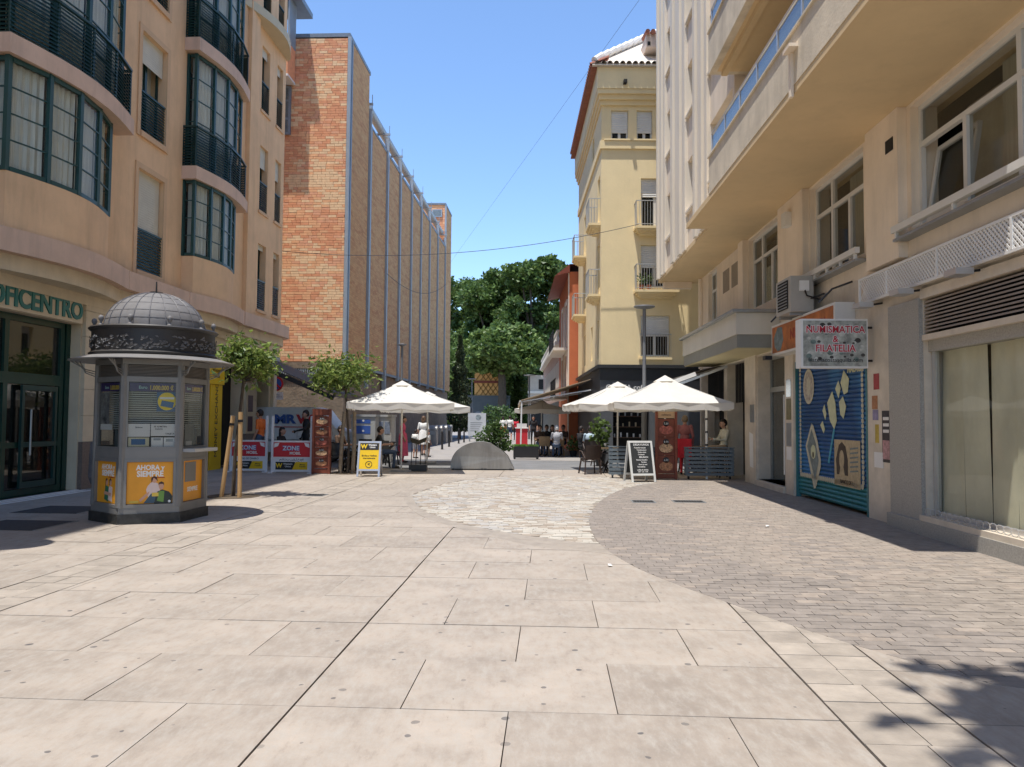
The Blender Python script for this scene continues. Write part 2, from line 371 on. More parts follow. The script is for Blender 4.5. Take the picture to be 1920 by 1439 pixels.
# grates and dark plates
ironm = mat('cast_iron', (.06, .058, .055), .6, .2, 20, metal=.4)
def grate(px, py, w, d, label, rz=-TH):
    c = gp(px, py); t = thing('drain_grate', label, 'grate', c, rz)
    f = MB(); f.box(-w/2, w/2, -d/2, -d/2+.03, -.01, .008).box(-w/2, w/2, d/2-.03, d/2, -.01, .008).box(-w/2, -w/2+.03, -d/2+.03, d/2-.03, -.01, .008).box(w/2-.03, w/2, -d/2+.03, d/2-.03, -.01, .008)
    f.build('frame', steel, t); piece('pit', -w/2+.03, w/2-.03, -d/2+.03, d/2-.03, -.02, .003, dark, t)
    k = int(w/.05)
    for i in range(1, k): MB().box(-w/2+w*i/k-.009, -w/2+w*i/k+.009, -d/2+.03, d/2-.03, .0035, .007).build('bar', ironm, t)
grate(592, 929, .42, .42, 'square iron drain grate in beige slabs right of the orange tree pit')
grate(1206, 941, .46, .42, 'dark iron drain grate in the grey pavers, left of two near the shop shadow')
grate(1291, 941, .62, .40, 'pale wide drain grate in the grey pavers, right of two near the shop shadow')
platem = mat('dark_plate', (.05, .05, .052), .7, .2, 8)
for q, lb in (((35, 985), 'dark square plate on the paving left of the kiosk, nearer one'), ((118, 956), 'dark square plate on the paving before the glass shop door')):
    c = gp(*q); t = thing('dark_square', lb, 'cover', c, -TH)
    piece('plate', -.55, .55, -.5, .5, -.005, .004, platem, t)  # flat dark square on the slabs, steel strip along two sides
    piece('rim', -.58, -.552, -.5, .5, -.005, .006, steel, t); piece('rim', .552, .58, -.5, .5, -.005, .006, steel, t)
# ---------------------------------------------------------------- left apartment building
def wall_open(mb, x0, x1, a0, a1, z0, z1, holes):
    cuts = sorted({a0, a1}|{min(max(h[i], a0), a1) for h in holes for i in (0, 1)})
    for i in range(len(cuts)-1):
        p, q = cuts[i], cuts[i+1]
        if q-p < 1e-4: continue
        hs = sorted((h[2], h[3]) for h in holes if h[0] <= p+1e-5 and h[1] >= q-1e-5)
        z = z0
        for (b, t) in hs:
            if b > z+1e-4: mb.box(x0, x1, p, q, z, b)
            z = max(z, t)
        if z < z1-1e-4: mb.box(x0, x1, p, q, z, z1)
    return mb
plaster = mat('tan_plaster', (.82, .54, .31), .85, .09, 1.1, bump=.1, bs=90, dirt=.36)
pink = mat('pink_stone_band', (.70, .49, .36), .75, .1, 1.5, bump=.08, bs=60, dirt=.45)
stoneL = mat('pale_stone', (.66, .55, .39), .75, .1, 2, bump=.08, bs=50, dirt=.3)
stoneD = mat('brown_granite', (.20, .15, .12), .45, .2, 25, bump=.05)
green = mat('dark_green_metal', (.012, .045, .04), .35, .15)
greenb = mat('bottle_green_frame', (.02, .07, .065), .4, .15)
curtain = mat('net_curtain', (.82, .81, .72), .9, .2, 4, stretch=(6, 6, .25))
pane_l = glass('window_glass', (.06, .075, .075), .04, .88)
pane_d = glass('shop_glass', (.012, .015, .014), .02, .45)
blind = mat('cream_roller_blind', (.62, .58, .46), .6, .06)
LB = thing('apartment_building', 'tan plaster apartment building with curved green-railed bays above a glass shop', 'building', uv2w(-10.14, 20), -TH)
LO = (0, -20, 0)
VEND = 28.25; ZTOP = 22.8; ZLOW = 18.4; VSTEP = 24.55
FL = [5.05, 8.5, 12.05, 15.6, 19.15]
holes = [(10.4, 16.05, 0, 3.55), (17.4, 21.6, 0, 3.4), (22.3, 24.9, 0, 3.3), (25.9, 27.2, 0, 3.2)]
wins = []
for i, z in enumerate(FL):
    top = z+2.75
    wins.append((18.12, 19.36, z+.12, top-.12, 'w', i)); wins.append((10.6, 11.9, z+.12, top-.12, 'w', i))
    wins.append((25.88, 26.62, z+.25, top-.2, 'n', i)); wins.append((27.35, 27.95, z+.25, top-.2, 'n', i))
HL = ([w[:4] for w in wins]+[(v0+.15, v1-.15, z, z+3.2) for v0, v1 in ((13, 17.1), (20.3, 23.9)) for z in (8.45, 12.05, 15.65)]+[(13.15, 16.95, 6.0, 8.1), (20.45, 23.3, 6.0, 8.1)])
up = MB(LO); wall_open(up, -.45, 0, -8, VSTEP, 4.6, ZTOP, [h for h in HL if h[0] < VSTEP]); wall_open(up, -.45, 0, VSTEP, VEND, 4.6, ZLOW, [h for h in HL if h[0] > VSTEP and h[3] < ZLOW])
up.build('upper_wall', plaster, LB)
piece('rear_mass', -11, -1.2, -8, VSTEP, 0.0, ZTOP-.3, dark, LB, LO); piece('rear_mass', -11, -1.2, VSTEP+.01, VEND-.02, 0.0, ZLOW-.3, dark, LB, LO)
piece('roof', -11, .35, -8, VSTEP+.1, ZTOP+.002, ZTOP+.3, plaster, LB, LO); piece('roof', -11, .35, VSTEP+.12, VEND+.1, ZLOW+.002, ZLOW+.3, plaster, LB, LO)
MB(LO).box(-11, -.452, VEND-.4, VEND, 4.6, ZLOW).build('gable_wall', plaster, LB)
gf = MB(LO); wall_open(gf, -.5, -.002, -8, 27.4, 0, 4.598, holes); gf.build('ground_floor_wall', stoneL, LB)
MB(LO).box(-.498, .1, 27.402, 27.7, 0, 4.3).box(-6, -.5, 27.402, 27.7, 0, 4.598).build('corner_pier', stoneL, LB)
# pilasters in coursed blocks with dark granite base
for a0, a1 in ((16.08, 17.1), (21.65, 22.25), (24.95, 25.85)):
    piece('pilaster_base', .0, .1, a0, a1, 0, 1.02, stoneD, LB, LO)
    z = 1.025; k = 0
    while z < 4.0:
        piece('block', .0, .09, a0, a1, z, min(z+.56, 4.05), stoneL, LB, LO); z += .568
def arc(v0, v1, dc, bul, n=8, off=0): return [(dc+bul*sin(pi*i/n)+off, v0+(v1-v0)*i/n) for i in range(n+1)]
BAYS = [(13.0, 17.1, .44, .34), (20.3, 23.85, .42, .24)]
# cornice: flat runs and curved runs
cor = MB(LO); led = MB(LO); led2 = MB(LO)
def runs(off, bayoff):
    pts = [(off, -8), (off, 12.7)]
    for i, (v0, v1, dc, bu) in enumerate(BAYS):
        pts += [(off, v0-.2), (dc+bayoff, v0-.2)]+arc(v0-.1, v1-.15, dc, bu, 8, bayoff)+[(dc+bayoff-.05, v1+.05), (off, v1+.05)]
    e = VEND
    pts += [(off, e-.8)]+[(off-.45+.45*cos(t*pi/10), e-.45+.75*sin(t*pi/10)) for t in range(1, 6)]
    return pts
def ring(mb, pts, z0, z1):
    poly = pts+[(-.05, pts[-1][1]), (-.05, pts[0][1])]; mb.prism(poly, z0, z1)
ring(cor, runs(.42, .02), 4.5, 4.93); cor.build('pink_cornice', pink, LB)
ring(led, runs(.2, -.18), 4.2, 4.498); led.build('cornice_moulding', stoneL, LB)
ring(led2, [(.1, -8), (.1, VEND-.3)], 3.98, 4.198); led2.build('cornice_moulding', stoneL, LB)
def facet(path, z0, z1, inset, rows, parent, nm='bay_window', cur=True):
    fr = MB(LO)
    for i in range(len(path)):
        p = path[i]; fr.box(p[0]-.05, p[0]+.03, p[1]-.05, p[1]+.05, z0, z1)
    segs = []
    for i in range(len(path)-1):
        a, b = Vector(path[i]+(0,)), Vector(path[i+1]+(0,)); d = (b-a).normalized(); n = Vector((d.y, -d.x, 0))
        if (b-a).length < .2: continue
        a2, b2 = a+d*.06, b-d*.06
        for z in (z0+.04, z1-.05): fr.bar((a2.x, a2.y, z), (b2.x, b2.y, z), .06, .08)
        for k in range(1, rows):
            z = z0+.08+(z1-z0-.16)*k/rows; fr.bar((a2.x+n.x*.008, a2.y+n.y*.008, z), (b2.x+n.x*.008, b2.y+n.y*.008, z), .03, .022)
        segs.append((a2, b2, n))
    w = fr.build(nm, greenb, parent)
    for a2, b2, n in segs:
        q = [(a2.x, a2.y, z0+.08), (b2.x, b2.y, z0+.08), (b2.x, b2.y, z1-.08), (a2.x, a2.y, z1-.08)]
        MB(LO).ext(q, (-n.x*.012, -n.y*.012, 0)).build('pane', pane_l, w)
        if cur:
            c = MB(LO); m = 14
            for k in range(m):
                t0, t1 = k/m, (k+1)/m; o0, o1 = .12+.03*sin(k*2.1), .12+.03*sin((k+1)*2.1)
                A = a2.lerp(b2, t0)-n*o0; B = a2.lerp(b2, t1)-n*o1
                c.face((A.x, A.y, z0+.05), (B.x, B.y, z0+.05), (B.x, B.y, z1-.06), (A.x, A.y, z1-.06))
            c.build('curtain', curtain, w)
    return w
def railing(path, z0, z1, parent):
    fr = MB(LO)
    for p in path: fr.box(p[0]-.025, p[0]+.005, p[1]-.03, p[1]+.03, z0, z1+.02)
    for i in range(len(path)-1): fr.bar((path[i][0], path[i][1], z1+.03), (path[i+1][0], path[i+1][1], z1+.03), .07, .05); fr.bar((path[i][0], path[i][1], z0+.02), (path[i+1][0], path[i+1][1], z0+.02), .05, .04)
    w = fr.build('railing', green, parent); n = 13
    for k in range(n):
        z = z0+.07+(z1-z0-.08)*k/n; s = MB(LO)
        for i in range(len(path)-1):
            a, b = Vector(path[i]+(0,)), Vector(path[i+1]+(0,)); d = (b-a).normalized(); nn = Vector((d.y, -d.x, 0))
            o = nn*.012
            s.ext([(a.x+o.x, a.y+o.y, z), (b.x+o.x, b.y+o.y, z), (b.x+o.x-nn.x*.03, b.y+o.y-nn.y*.03, z+.055), (a.x+o.x-nn.x*.03, a.y+o.y-nn.y*.03, z+.055)], (nn.x*.012, nn.y*.012, .0))
        s.build('slat', green, w)
for bi, (v0, v1, dc, bu) in enumerate(BAYS):
    for f, z in enumerate((8.45, 12.05, 15.65, 19.25)):
        A = arc(v0, v1, dc, bu, 8)
        MB(LO).prism([(-.02, v0)]+A+[(-.02, v1)], z-.36, z).build('balcony_slab', pink, LB)
        if z < 16:
            g = arc(v0+.22, v1-.3, dc-.16, bu, 4); facet([(.02, v0+.22)]+g+[(.02, v1-.3)], z+.005, z+3.22, 0, 5, LB)
            r = arc(v0+.06, v1-.1, dc-.05, bu, 4); railing([(.0, v0+.06)]+r+[(.0, v1-.1)], z+.002, z+1.08, LB)
        else: piece('bay_fill', -.3, dc, v0+.2, v1-.2, z, z+3.2, plaster, LB, LO)
    A = arc(v0+.12, v1-.75, dc-.08, bu, 8)
    MB(LO).prism([(-.02, v0+.12)]+A+[(-.02, v1-.75)], 4.92, 5.98).build('bay_parapet', plaster, LB)
    g = arc(v0+.14, v1-.77, dc-.1, bu, 4); facet([(.02, v0+.14)]+g+[(.02, v1-.77)], 5.985, 8.085, 0, 4, LB)
# flat windows
frm = mat('window_surround', (.70, .46, .27), .85, .06)
for (a0, a1, z0, z1, kind, i) in wins:
    if a0 < 12 or i > 3 or (kind == 'n' and z1 > ZLOW): continue
    s = MB(LO)
    if kind == 'w':
        for k, o in ((0, .03),):
            s.box(0.001, o, a0-.14, a0-.002, z0-.14, z1+.14).box(.001, o, a1+.002, a1+.14, z0-.14, z1+.14).box(.001, o, a0-.002, a1+.002, z1+.002, z1+.14).box(.001, o+.03, a0-.002, a1+.002, z0-.14, z0-.002)
    else: s.box(.001, .05, a0-.08, a1+.08, z0-.1, z0-.002)
    w = s.build('window', frm, LB)
    fr = MB(LO); x = -.22
    fr.box(x-.05, x, a0, a0+.06, z0, z1).box(x-.05, x, a1-.06, a1, z0, z1).box(x-.05, x, a0+.06, a1-.06, z1-.06, z1).box(x-.05, x, a0+.06, a1-.06, z0, z0+.06)
    if kind == 'w': fr.box(x-.05, x+.01, (a0+a1)/2-.05, (a0+a1)/2+.05, z0+.06, z1-.06)
    fr.build('sash', green, w)
    piece('pane', x-.035, x-.025, a0+.06, a1-.06, z0+.06, z1-.06, pane_l, w, LO)
    MB(LO).face((x-.2, a0, z0), (x-.2, a1, z0), (x-.2, a1, z1), (x-.2, a0, z1)).build('curtain', curtain if kind == 'w' else dark, w)
    drop = {('w', 0): 2.45, ('w', 1): .72, ('w', 2): 1.3, ('n', 0): .18, ('n', 1): .75, ('n', 2): .3}.get((kind, i), .5)
    if drop:
        b = MB(LO); nn = int(drop/.06)
        for k in range(nn): b.ext([(-.1, a0+.03, z1-.06*k-.058), (-.1, a0+.03, z1-.06*k), (-.118, a0+.03, z1-.06*k), (-.118, a0+.03, z1-.06*k-.05)], (0, a1-a0-.06, 0))
        b.build('roller_blind', blind, w)
    # louvred guard in the lower part
    hz = z0+1.0
    for k in range(13):
        z = z0+.03+k*.075
        MB(LO).ext([(-.03, a0+.01, z), (-.005, a0+.01, z), (-.03, a0+.01, z+.05), (-.045, a0+.01, z+.05)], (0, a1-a0-.02, 0)).build('slat', green, w)
    piece('guard_rail', -.05, .0, a0+.01, a1-.01, hz+.0, hz+.045, green, w, LO)
# curved cream eaves band near the end of the building
MB(LO).prism([(.0, 24.3)]+[(.0+.55*sin(t*pi/12*.9), 24.3+(VEND-24.3)*t/12) for t in range(13)]+[(-.02, VEND+.2)], 15.2, 15.5).build('cream_cornice', mat('cream_band', (.6, .52, .36), .7, .06), LB)
# pilaster strip beside the second bay
piece('pilaster_strip', .001, .14, 24.6, 25.3, 4.94, ZLOW, plaster, LB, LO)
# shop front: signboard, green frame, panes, step
sg = piece('shop_sign', .001, .06, 10.2, 16.0, 3.56, 4.0, stoneL, LB, LO)
lett = mat('teal_letters', (.02, .16, .14), .35, .12)
text('OFICENTRO', .52, Matrix.Translation((0, -20, 0)) @ facing((.062, 15.98, 3.80), (0, 1, 0)), lett, sg, bold=.016, ext=.025, sx=.96, align='RIGHT')
piece('sign_light', .065, .12, 12.4, 12.44, 3.55, 3.6, black, sg, LO)
SF = MB(LO); X0, X1 = -.32, -.22
for a in (10.45, 12.15, 14.05, 15.72): SF.box(X0, X1, a, a+.12, 0, 3.55)
for a in (15.9,): SF.box(X0, X1, a, a+.15, 0, 3.55)
for a0, a1 in ((10.57, 12.15), (12.27, 14.05), (14.17, 15.72)):
    SF.box(X0, X1, a0, a1, 3.42, 3.55).box(X0, X1, a0, a1, 2.2, 2.42).box(X0, X1, a0, a1, 0, .14).box(X0, X1, a0, a1, .95, 1.06)
sf = SF.build('shop_front', mat('deep_green_gloss', (.008, .04, .03), .25, .1), LB)
for a0, a1 in ((10.57, 12.15), (12.27, 14.05), (14.17, 15.72)):
    for z0, z1 in ((.14, .95), (1.06, 2.2), (2.42, 3.42)): piece('pane', -.28, -.27, a0, a1, z0, z1, pane_d, sf, LO)
dl = MB(LO).box(-.2, -.15, 14.5, 14.57, .16, 2.18).box(-.2, -.15, 15.5, 15.57, .16, 2.18).box(-.2, -.15, 14.57, 15.5, 2.08, 2.18).box(-.2, -.15, 14.57, 15.5, .16, .28).box(-.2, -.15, 14.57, 15.5, .96, 1.05)
dl.build('door_leaf', green, sf); MB(LO).tube([(-.1, 14.7, .8), (-.1, 14.7, 1.7)], .02).build('door_handle', steel, sf)
for k in range(3): piece('step_strip', .02+k*.16, .1+k*.16, 10.4, 16.0, .0, .012-k*.003, white, LB, LO)
piece('shop_floor', -1.19, -.33, 9, 27.3, 0, .01, stoneD, LB, LO)
for a0, a1 in ((17.42, 21.58), (22.32, 24.88), (25.92, 27.18)):
    piece('shop_backdrop', -.48, -.42, a0, a1, 0, 3.4, dark, LB, LO)
# money exchange fascia
yel = mat('signal_yellow', (.72, .47, .01), .5, .05)
ye = piece('exchange_sign', -.3, .16, 22.0, 23.05, 2.55, 3.2, yel, LB, LO)
yp = piece('exchange_panel', -.3, .12, 22.2, 23.0, .0, 2.54, yel, LB, LO)
ob = mat('ochre_panel', (.42, .2, .01), .5, .1); piece('exchange_edge', -.3, .1, 21.9, 22.19, .0, 2.5, ob, LB, LO)
text('MONEY EXCHANGE', .26, Matrix.Translation((0, -20, 0)) @ facing((.125, 22.62, 1.55), (0, 0, 1), (0, -1, 0)), black, yp, ext=.002)
text('Western\nUnion', .17, Matrix.Translation((0, -20, 0)) @ facing((.165, 22.5, 2.88), (0, 1, 0)), black, ye, ext=.002)
for z, h in ((1.75, .55), (1.1, .5)): piece('poster', .09, .1, 25.1, 25.5, z, z+h, mat('plum_poster', (.1, .05, .06), .5, .3, 9), LB, LO)
# graffito 8 on the pilaster
text('8', .5, Matrix.Translation((0, -20, 0)) @ facing((.095, 16.75, 1.72), (0, 1, 0)), black, LB, name='graffito', ext=.001)
piece('pharmacy_bracket', .1, .3, 17.3, 17.36, 3.55, 3.6, mat('red_brown', (.25, .05, .04), .6), LB, LO); piece('small_sign', .1, .12, 17.2, 17.75, 3.5, 3.95, MATS['red_brown'], LB, LO)
# ---------------------------------------------------------------- brick building
bx_w, bx_h = .36, .112
def brickmat(name, c1, c2, c3, mort, w, h, side):
    m = bpy.data.materials.new(name); m.use_nodes = True; MATS[name] = m
    nt = m.node_tree; N = nt.nodes; L = nt.links; b = N['Principled BSDF']; b.inputs['Roughness'].default_value = .8; b.inputs['Specular IOR Level'].default_value = .2
    tc = N.new('ShaderNodeTexCoord'); sx = N.new('ShaderNodeSeparateXYZ'); L.new(tc.outputs['Object'], sx.inputs[0])
    cb = N.new('ShaderNodeCombineXYZ'); L.new(sx.outputs[1 if side else 0], cb.inputs[0]); L.new(sx.outputs[2], cb.inputs[1])
    br = N.new('ShaderNodeTexBrick'); br.inputs['Scale'].default_value = 1; br.inputs['Brick Width'].default_value = w; br.inputs['Row Height'].default_value = h; br.inputs['Mortar Size'].default_value = .008
    br.inputs['Color1'].default_value = c1+(1,); br.inputs['Color2'].default_value = c2+(1,); br.inputs['Mortar'].default_value = mort+(1,); br.inputs['Bias'].default_value = 0
    L.new(cb.outputs[0], br.inputs[0])
    n = N.new('ShaderNodeTexNoise'); n.inputs['Scale'].default_value = .6; n.inputs['Detail'].default_value = 8; n.inputs['Roughness'].default_value = .75; L.new(tc.outputs['Object'], n.inputs['Vector'])
    mp = N.new('ShaderNodeMapping'); mp.inputs['Scale'].default_value = (1, 1, 5); L.new(tc.outputs['Object'], mp.inputs[0]); L.new(mp.outputs[0], n.inputs['Vector'])
    r = N.new('ShaderNodeMapRange'); r.inputs[1].default_value = .42; r.inputs[2].default_value = .62; L.new(n.outputs[0], r.inputs[0])
    mx = N.new('ShaderNodeMix'); mx.data_type = 'RGBA'; mx.inputs['B'].default_value = c3+(1,); L.new(br.outputs[0], mx.inputs['A'])
    ml = N.new('ShaderNodeMath'); ml.operation = 'MULTIPLY'; ml.inputs[1].default_value = .6; L.new(r.outputs[0], ml.inputs[0]); L.new(ml.outputs[0], mx.inputs['Factor'])
    L.new(mx.outputs['Result'], b.inputs['Base Color'])
    bp = N.new('ShaderNodeBump'); bp.inputs['Strength'].default_value = .6; bp.inputs['Distance'].default_value = .02; L.new(br.outputs['Fac'], bp.inputs['Height']); bp.invert = True; L.new(bp.outputs[0], b.inputs['Normal'])
    return m
brick_s = brickmat('brick_panel', (.66, .38, .18), (.50, .24, .11), (.68, .46, .23), (.44, .29, .16), .34, .1, True)
bricks = [mat('brick_red', (.76, .34, .175), .85, .12, 6), mat('brick_orange', (.85, .455, .235), .85, .12, 6), mat('brick_buff', (.88, .60, .345), .85, .12, 6), mat('brick_rose', (.81, .41, .235), .85, .12, 6)]
mortar = mat('brick_mortar', (.6, .42, .27), .9, .1, 8)
bluegrey = mat('blue_grey_steel', (.21, .25, .29), .45, .12, 3, metal=.2)
palegrey = mat('pale_grey_steel', (.36, .4, .43), .45, .08, 3, metal=.2)
stoneB = mat('rough_brown_stone', (.24, .185, .13), .9, .25, 3, bump=.8, bs=9)
UB, VB = -8.877, 32.59
BB = thing('brick_building', 'tall brick building with steel-framed vertical brick panels along the lane', 'building', uv2w(UB, VB), -TH)
BO = (-UB, -VB, 0)
piece('core', UB-12, UB-.12, VB+.25, 67.1, 3.97, 15.2, mat('core_brick', (.3, .18, .1), .9), BB, BO)
piece('tower', UB-6, UB-.06, VB+.08, 36.3, 3.97, 18.25, mortar, BB, BO)
piece('tower_cap', UB-6, UB+.02, VB-.03, 36.42, 18.252, 18.42, bluegrey, BB, BO)
fl = MB(BO); nb = 0; shb = {}
rows = int((18.25-3.98)/bx_h)
for r in range(rows):
    z = 3.98+r*bx_h; u = UB-3.3-(.5*bx_w if r % 2 else 0)-random.random()*.06
    while u < UB-.08:
        w = bx_w*random.choice((1, 1, 1, .55)); u1 = min(u+w, UB-.08)
        if u1-u > .05:
            nz = mnoise.noise((u*.35, z*.55, 0))*.5+mnoise.noise((u*.8, z*2.6, 5))*.35; q = random.random()*.75+nz
            mi = 2 if q > .58 else (1 if q > .34 else (3 if q > .2 else 0))
            o = random.uniform(0, .007)
            if nb < 300 and z > 11.5 and u > UB-2.7 and w == bx_w and u1 == u+w:
                nb += 1
                if mi not in shb: shb[mi] = MB().box(0, bx_w-.012, -.012, .09, .006, bx_h-.006).mesh('brick', bricks[mi])
                ob = link(bpy.data.objects.new('brick', shb[mi]), BB); ob.location = (u-UB, -o, z)
            else: fl.cur = mi; fl.box(u+.001, u1-.011, VB-.012-o, VB+.09, z+.006, z+bx_h-.006)
        u = u1
tag(fl.build('brickwork', bricks, BB), kind='stuff')
# grey double steel strips at corner and between panels
VS = [36.6, 40.6, 44.1, 47.8, 51.4, 55.1, 59.1, 63.3]
for a in (0,):
    piece('corner_post', UB-.075, UB+.06, VB-.05, VB+.1, 3.5, 18.25, palegrey, BB, BO); piece('corner_post', UB-.04, UB+.08, VB+.14, VB+.32, 3.5, 18.25, bluegrey, BB, BO)
piece('brick_panel', UB-.055, UB, VB+.33, 36.25, 3.97, 18.24, brick_s, BB, BO)
ends = VS[1:]
for i, v in enumerate(VS):
    piece('panel_post', UB-.1, UB+.1, v-.22, v-.1, 3.0 if i < 2 else 3.7, 16.6, palegrey, BB, BO)
    piece('panel_post', UB-.1, UB+.06, v+.04, v+.2, 3.0 if i < 2 else 3.7, 15.85, bluegrey, BB, BO)
    if i < len(VS)-1:
        piece('brick_panel', UB-.11, UB-.01, v+.24, VS[i+1]-.26, 3.97, 15.8, brick_s, BB, BO)
        piece('panel_cap', UB-.13, UB+.02, v+.22, VS[i+1]-.23, 15.802, 15.9, bluegrey, BB, BO)
        piece('panel_foot', UB-.13, UB+.03, v+.22, VS[i+1]-.23, 3.85, 3.968, bluegrey, BB, BO)
    MB(BO).bar((UB-.0, v-.16, 15.9), (UB-.65, v-.16, 16.85), .16).bar((UB-.9, v-.16, 16.85), (UB+.15, v-.16, 16.85), .1, .1).build('pipe_bracket', palegrey, BB)
    MB(BO).box(UB+.1, UB+.13, v-.2, v-.17, 16.5, 17.3).build('antenna', steel, BB)
MB(BO).tube([(UB-.35, 36.4, 17.05), (UB-.35, 63.2, 17.05)], .22, 14).build('roof_pipe', palegrey, BB, smooth=40)
# stone base
bs = MB(BO).box(UB-6, UB-.03, VB+.1, 36.2, 0, 3.4).box(UB-12, UB-.18, 36.2, 67.0, 0, 3.84); bs.build('stone_base', stoneB, BB)
piece('base_band', UB-6, UB+.03, VB-.02, 36.3, 3.68, 3.96, stoneB, BB, BO)
piece('vent_back', UB-5, UB-.3, VB+.02, VB+.08, 3.402, 3.68, dark, BB, BO)
for k in range(34): piece('vent_bar', UB-2.9+k*.08, UB-2.86+k*.08, VB-.01, VB+.019, 3.402, 3.68, palegrey, BB, BO)
# end tower
piece('end_tower', UB-6, UB-.06, 63.4, 67.1, 3.97, 19.45, bricks[1], BB, BO)
et = MB(BO); k = 0
for r in range(int((19.4-14)/.2)):
    z = 14+r*.2; u = UB-1.5-(.25 if r % 2 else 0)
    while u < UB-.06: 
        et.cur = random.choice((0, 1, 1, 3)); et.box(u, min(u+.48, UB-.07), 63.36, 63.5, z, z+.185); u += .5
tag(et.build('end_tower_bricks', bricks, BB), kind='stuff')
piece('brick_panel', UB-.055, UB, 63.55, 67.05, 3.9, 19.4, brick_s, BB, BO); piece('end_tower_cap', UB-6, UB+.02, 63.3, 67.2, 19.452, 19.6, bluegrey, BB, BO)
piece('corner_post', UB-.07, UB+.06, 63.33, 63.45, 3.7, 19.45, palegrey, BB, BO)
w = piece('window', UB-1.15, UB-.3, 63.28, 63.35, 18.4, 19.05, palegrey, BB, BO); piece('pane', UB-1.07, UB-.38, 63.27, 63.279, 18.48, 18.97, pane_l, w, BO)
# projecting oriel by the left building: upper box with glazing, column of windows
oz = MB(BO); oz.ext([(UB-2.4, VB-1.0, 16.2), (UB-2.4, VB-.06, 16.2), (UB-2.4, VB-.06, 17.6), (UB-2.4, VB-1.0, 17.6)], (-4, 0, 0)); orl = oz.build('roof_oriel', MATS['brick_red'], BB)
piece('oriel_glazing', UB-6.2, UB-2.42, VB-1.0, VB-.08, 17.62, 19.6, pane_l, orl, BO); piece('oriel_roof', UB-6.5, UB-2.0, VB-1.1, VB+1, 19.62, 19.85, bluegrey, orl, BO)
for k in range(7): piece('oriel_mullion', UB-2.43, UB-2.38, VB-.98+k*.14, VB-.94+k*.14, 17.61, 19.61, palegrey, orl, BO)
piece('oriel_soffit', UB-6.4, UB-2.38, VB-1.02, VB-.06, 16.1, 16.198, white, orl, BO)
sw = piece('stair_window', UB-3.9, UB-2.55, VB-.12, VB-.025, 13.9, 16.05, bluegrey, BB, BO)
for z0, z1 in ((14.0, 14.55), (14.65, 15.35), (15.45, 15.95)): piece('pane', UB-3.8, UB-2.65, VB-.135, VB-.121, z0, z1, pane_l, sw, BO)
# ---------------------------------------------------------------- right building (local x: into the building, street is negative)
RB = thing('balcony_building', 'cream building with long balcony, fluted upper facade and shops below', 'building', (5.58+.03*15, 15, 0), -TR)
RO = (0, -15, 0)
cream = mat('cream_render', (.86, .73, .575), .85, .07, 1.2, bump=.08, bs=90, dirt=.34)
creamw = mat('bleached_render', (.76, .68, .56), .8, .07, 1.5, bump=.08, bs=70, dirt=.2, stretch=(1, 1, .3))
soff = mat('soffit_render', (.72, .54, .31), .85, .05, .8, dirt=.15)
weath = mat('weathered_parapet', (.7, .61, .47), .85, .14, 2.2, bump=.2, bs=30, dirt=.4)
pvc = mat('white_pvc', (.7, .68, .63), .45, .05)
granite = mat('grey_granite', (.36, .345, .31), .45, .3, 55, bump=.05, bs=120)
marble = mat('beige_marble', (.64, .56, .45), .4, .14, 3, dirt=.2)
pane_r = glass('office_glass', (.06, .06, .045), .04, .78)
ZS = 6.35; BN = 8.25
wh = [(17.55, 20.0, 4.45, 6.3), (12.95, 15.5, 4.45, 6.3), (6.5, 11.3, 4.45, 6.3), (23.5, 24.7, 4.5, 6.3)]
gh = [(4.0, 11.0, .28, 3.4), (12.9, 16.45, 0, 3.3), (17.05, 19.25, .14, 3.2), (20.3, 22.3, 0, 3.2), (22.7, 25.8, 0, 3.2)]
lw = MB(RO); wall_open(lw, 0, .4, -6, 26, 4.05, ZS, wh); lw.build('first_floor_wall', cream, RB)
lw = MB(RO); wall_open(lw, 0, .45, -6, 26, 0, 4.048, gh); lw.build('ground_floor_wall', marble, RB)
piece('rear_mass', 1.3, 11, -6, 25.9, 0, 21, dark, RB, RO); piece('end_wall', .46, 11, 25.95, 26.2, 0, 21.5, cream, RB, RO)
for a0, a1 in ((15.52, 17.5), (11.4, 12.9), (20.05, 20.9)): piece('pilaster', -.14, -.001, a0+.02, a1-.35, 4.06, ZS-.002, cream, RB, RO)
piece('soffit', -1.84, .6, BN, 18.9, ZS, ZS+.12, soff, RB, RO); piece('soffit', -1.3, .6, 18.902, 26.6, ZS, ZS+.12, soff, RB, RO)
piece('soffit_beam', -1.15, -.2, 26.3, 26.55, ZS-.22, ZS-.002, cream, RB, RO)
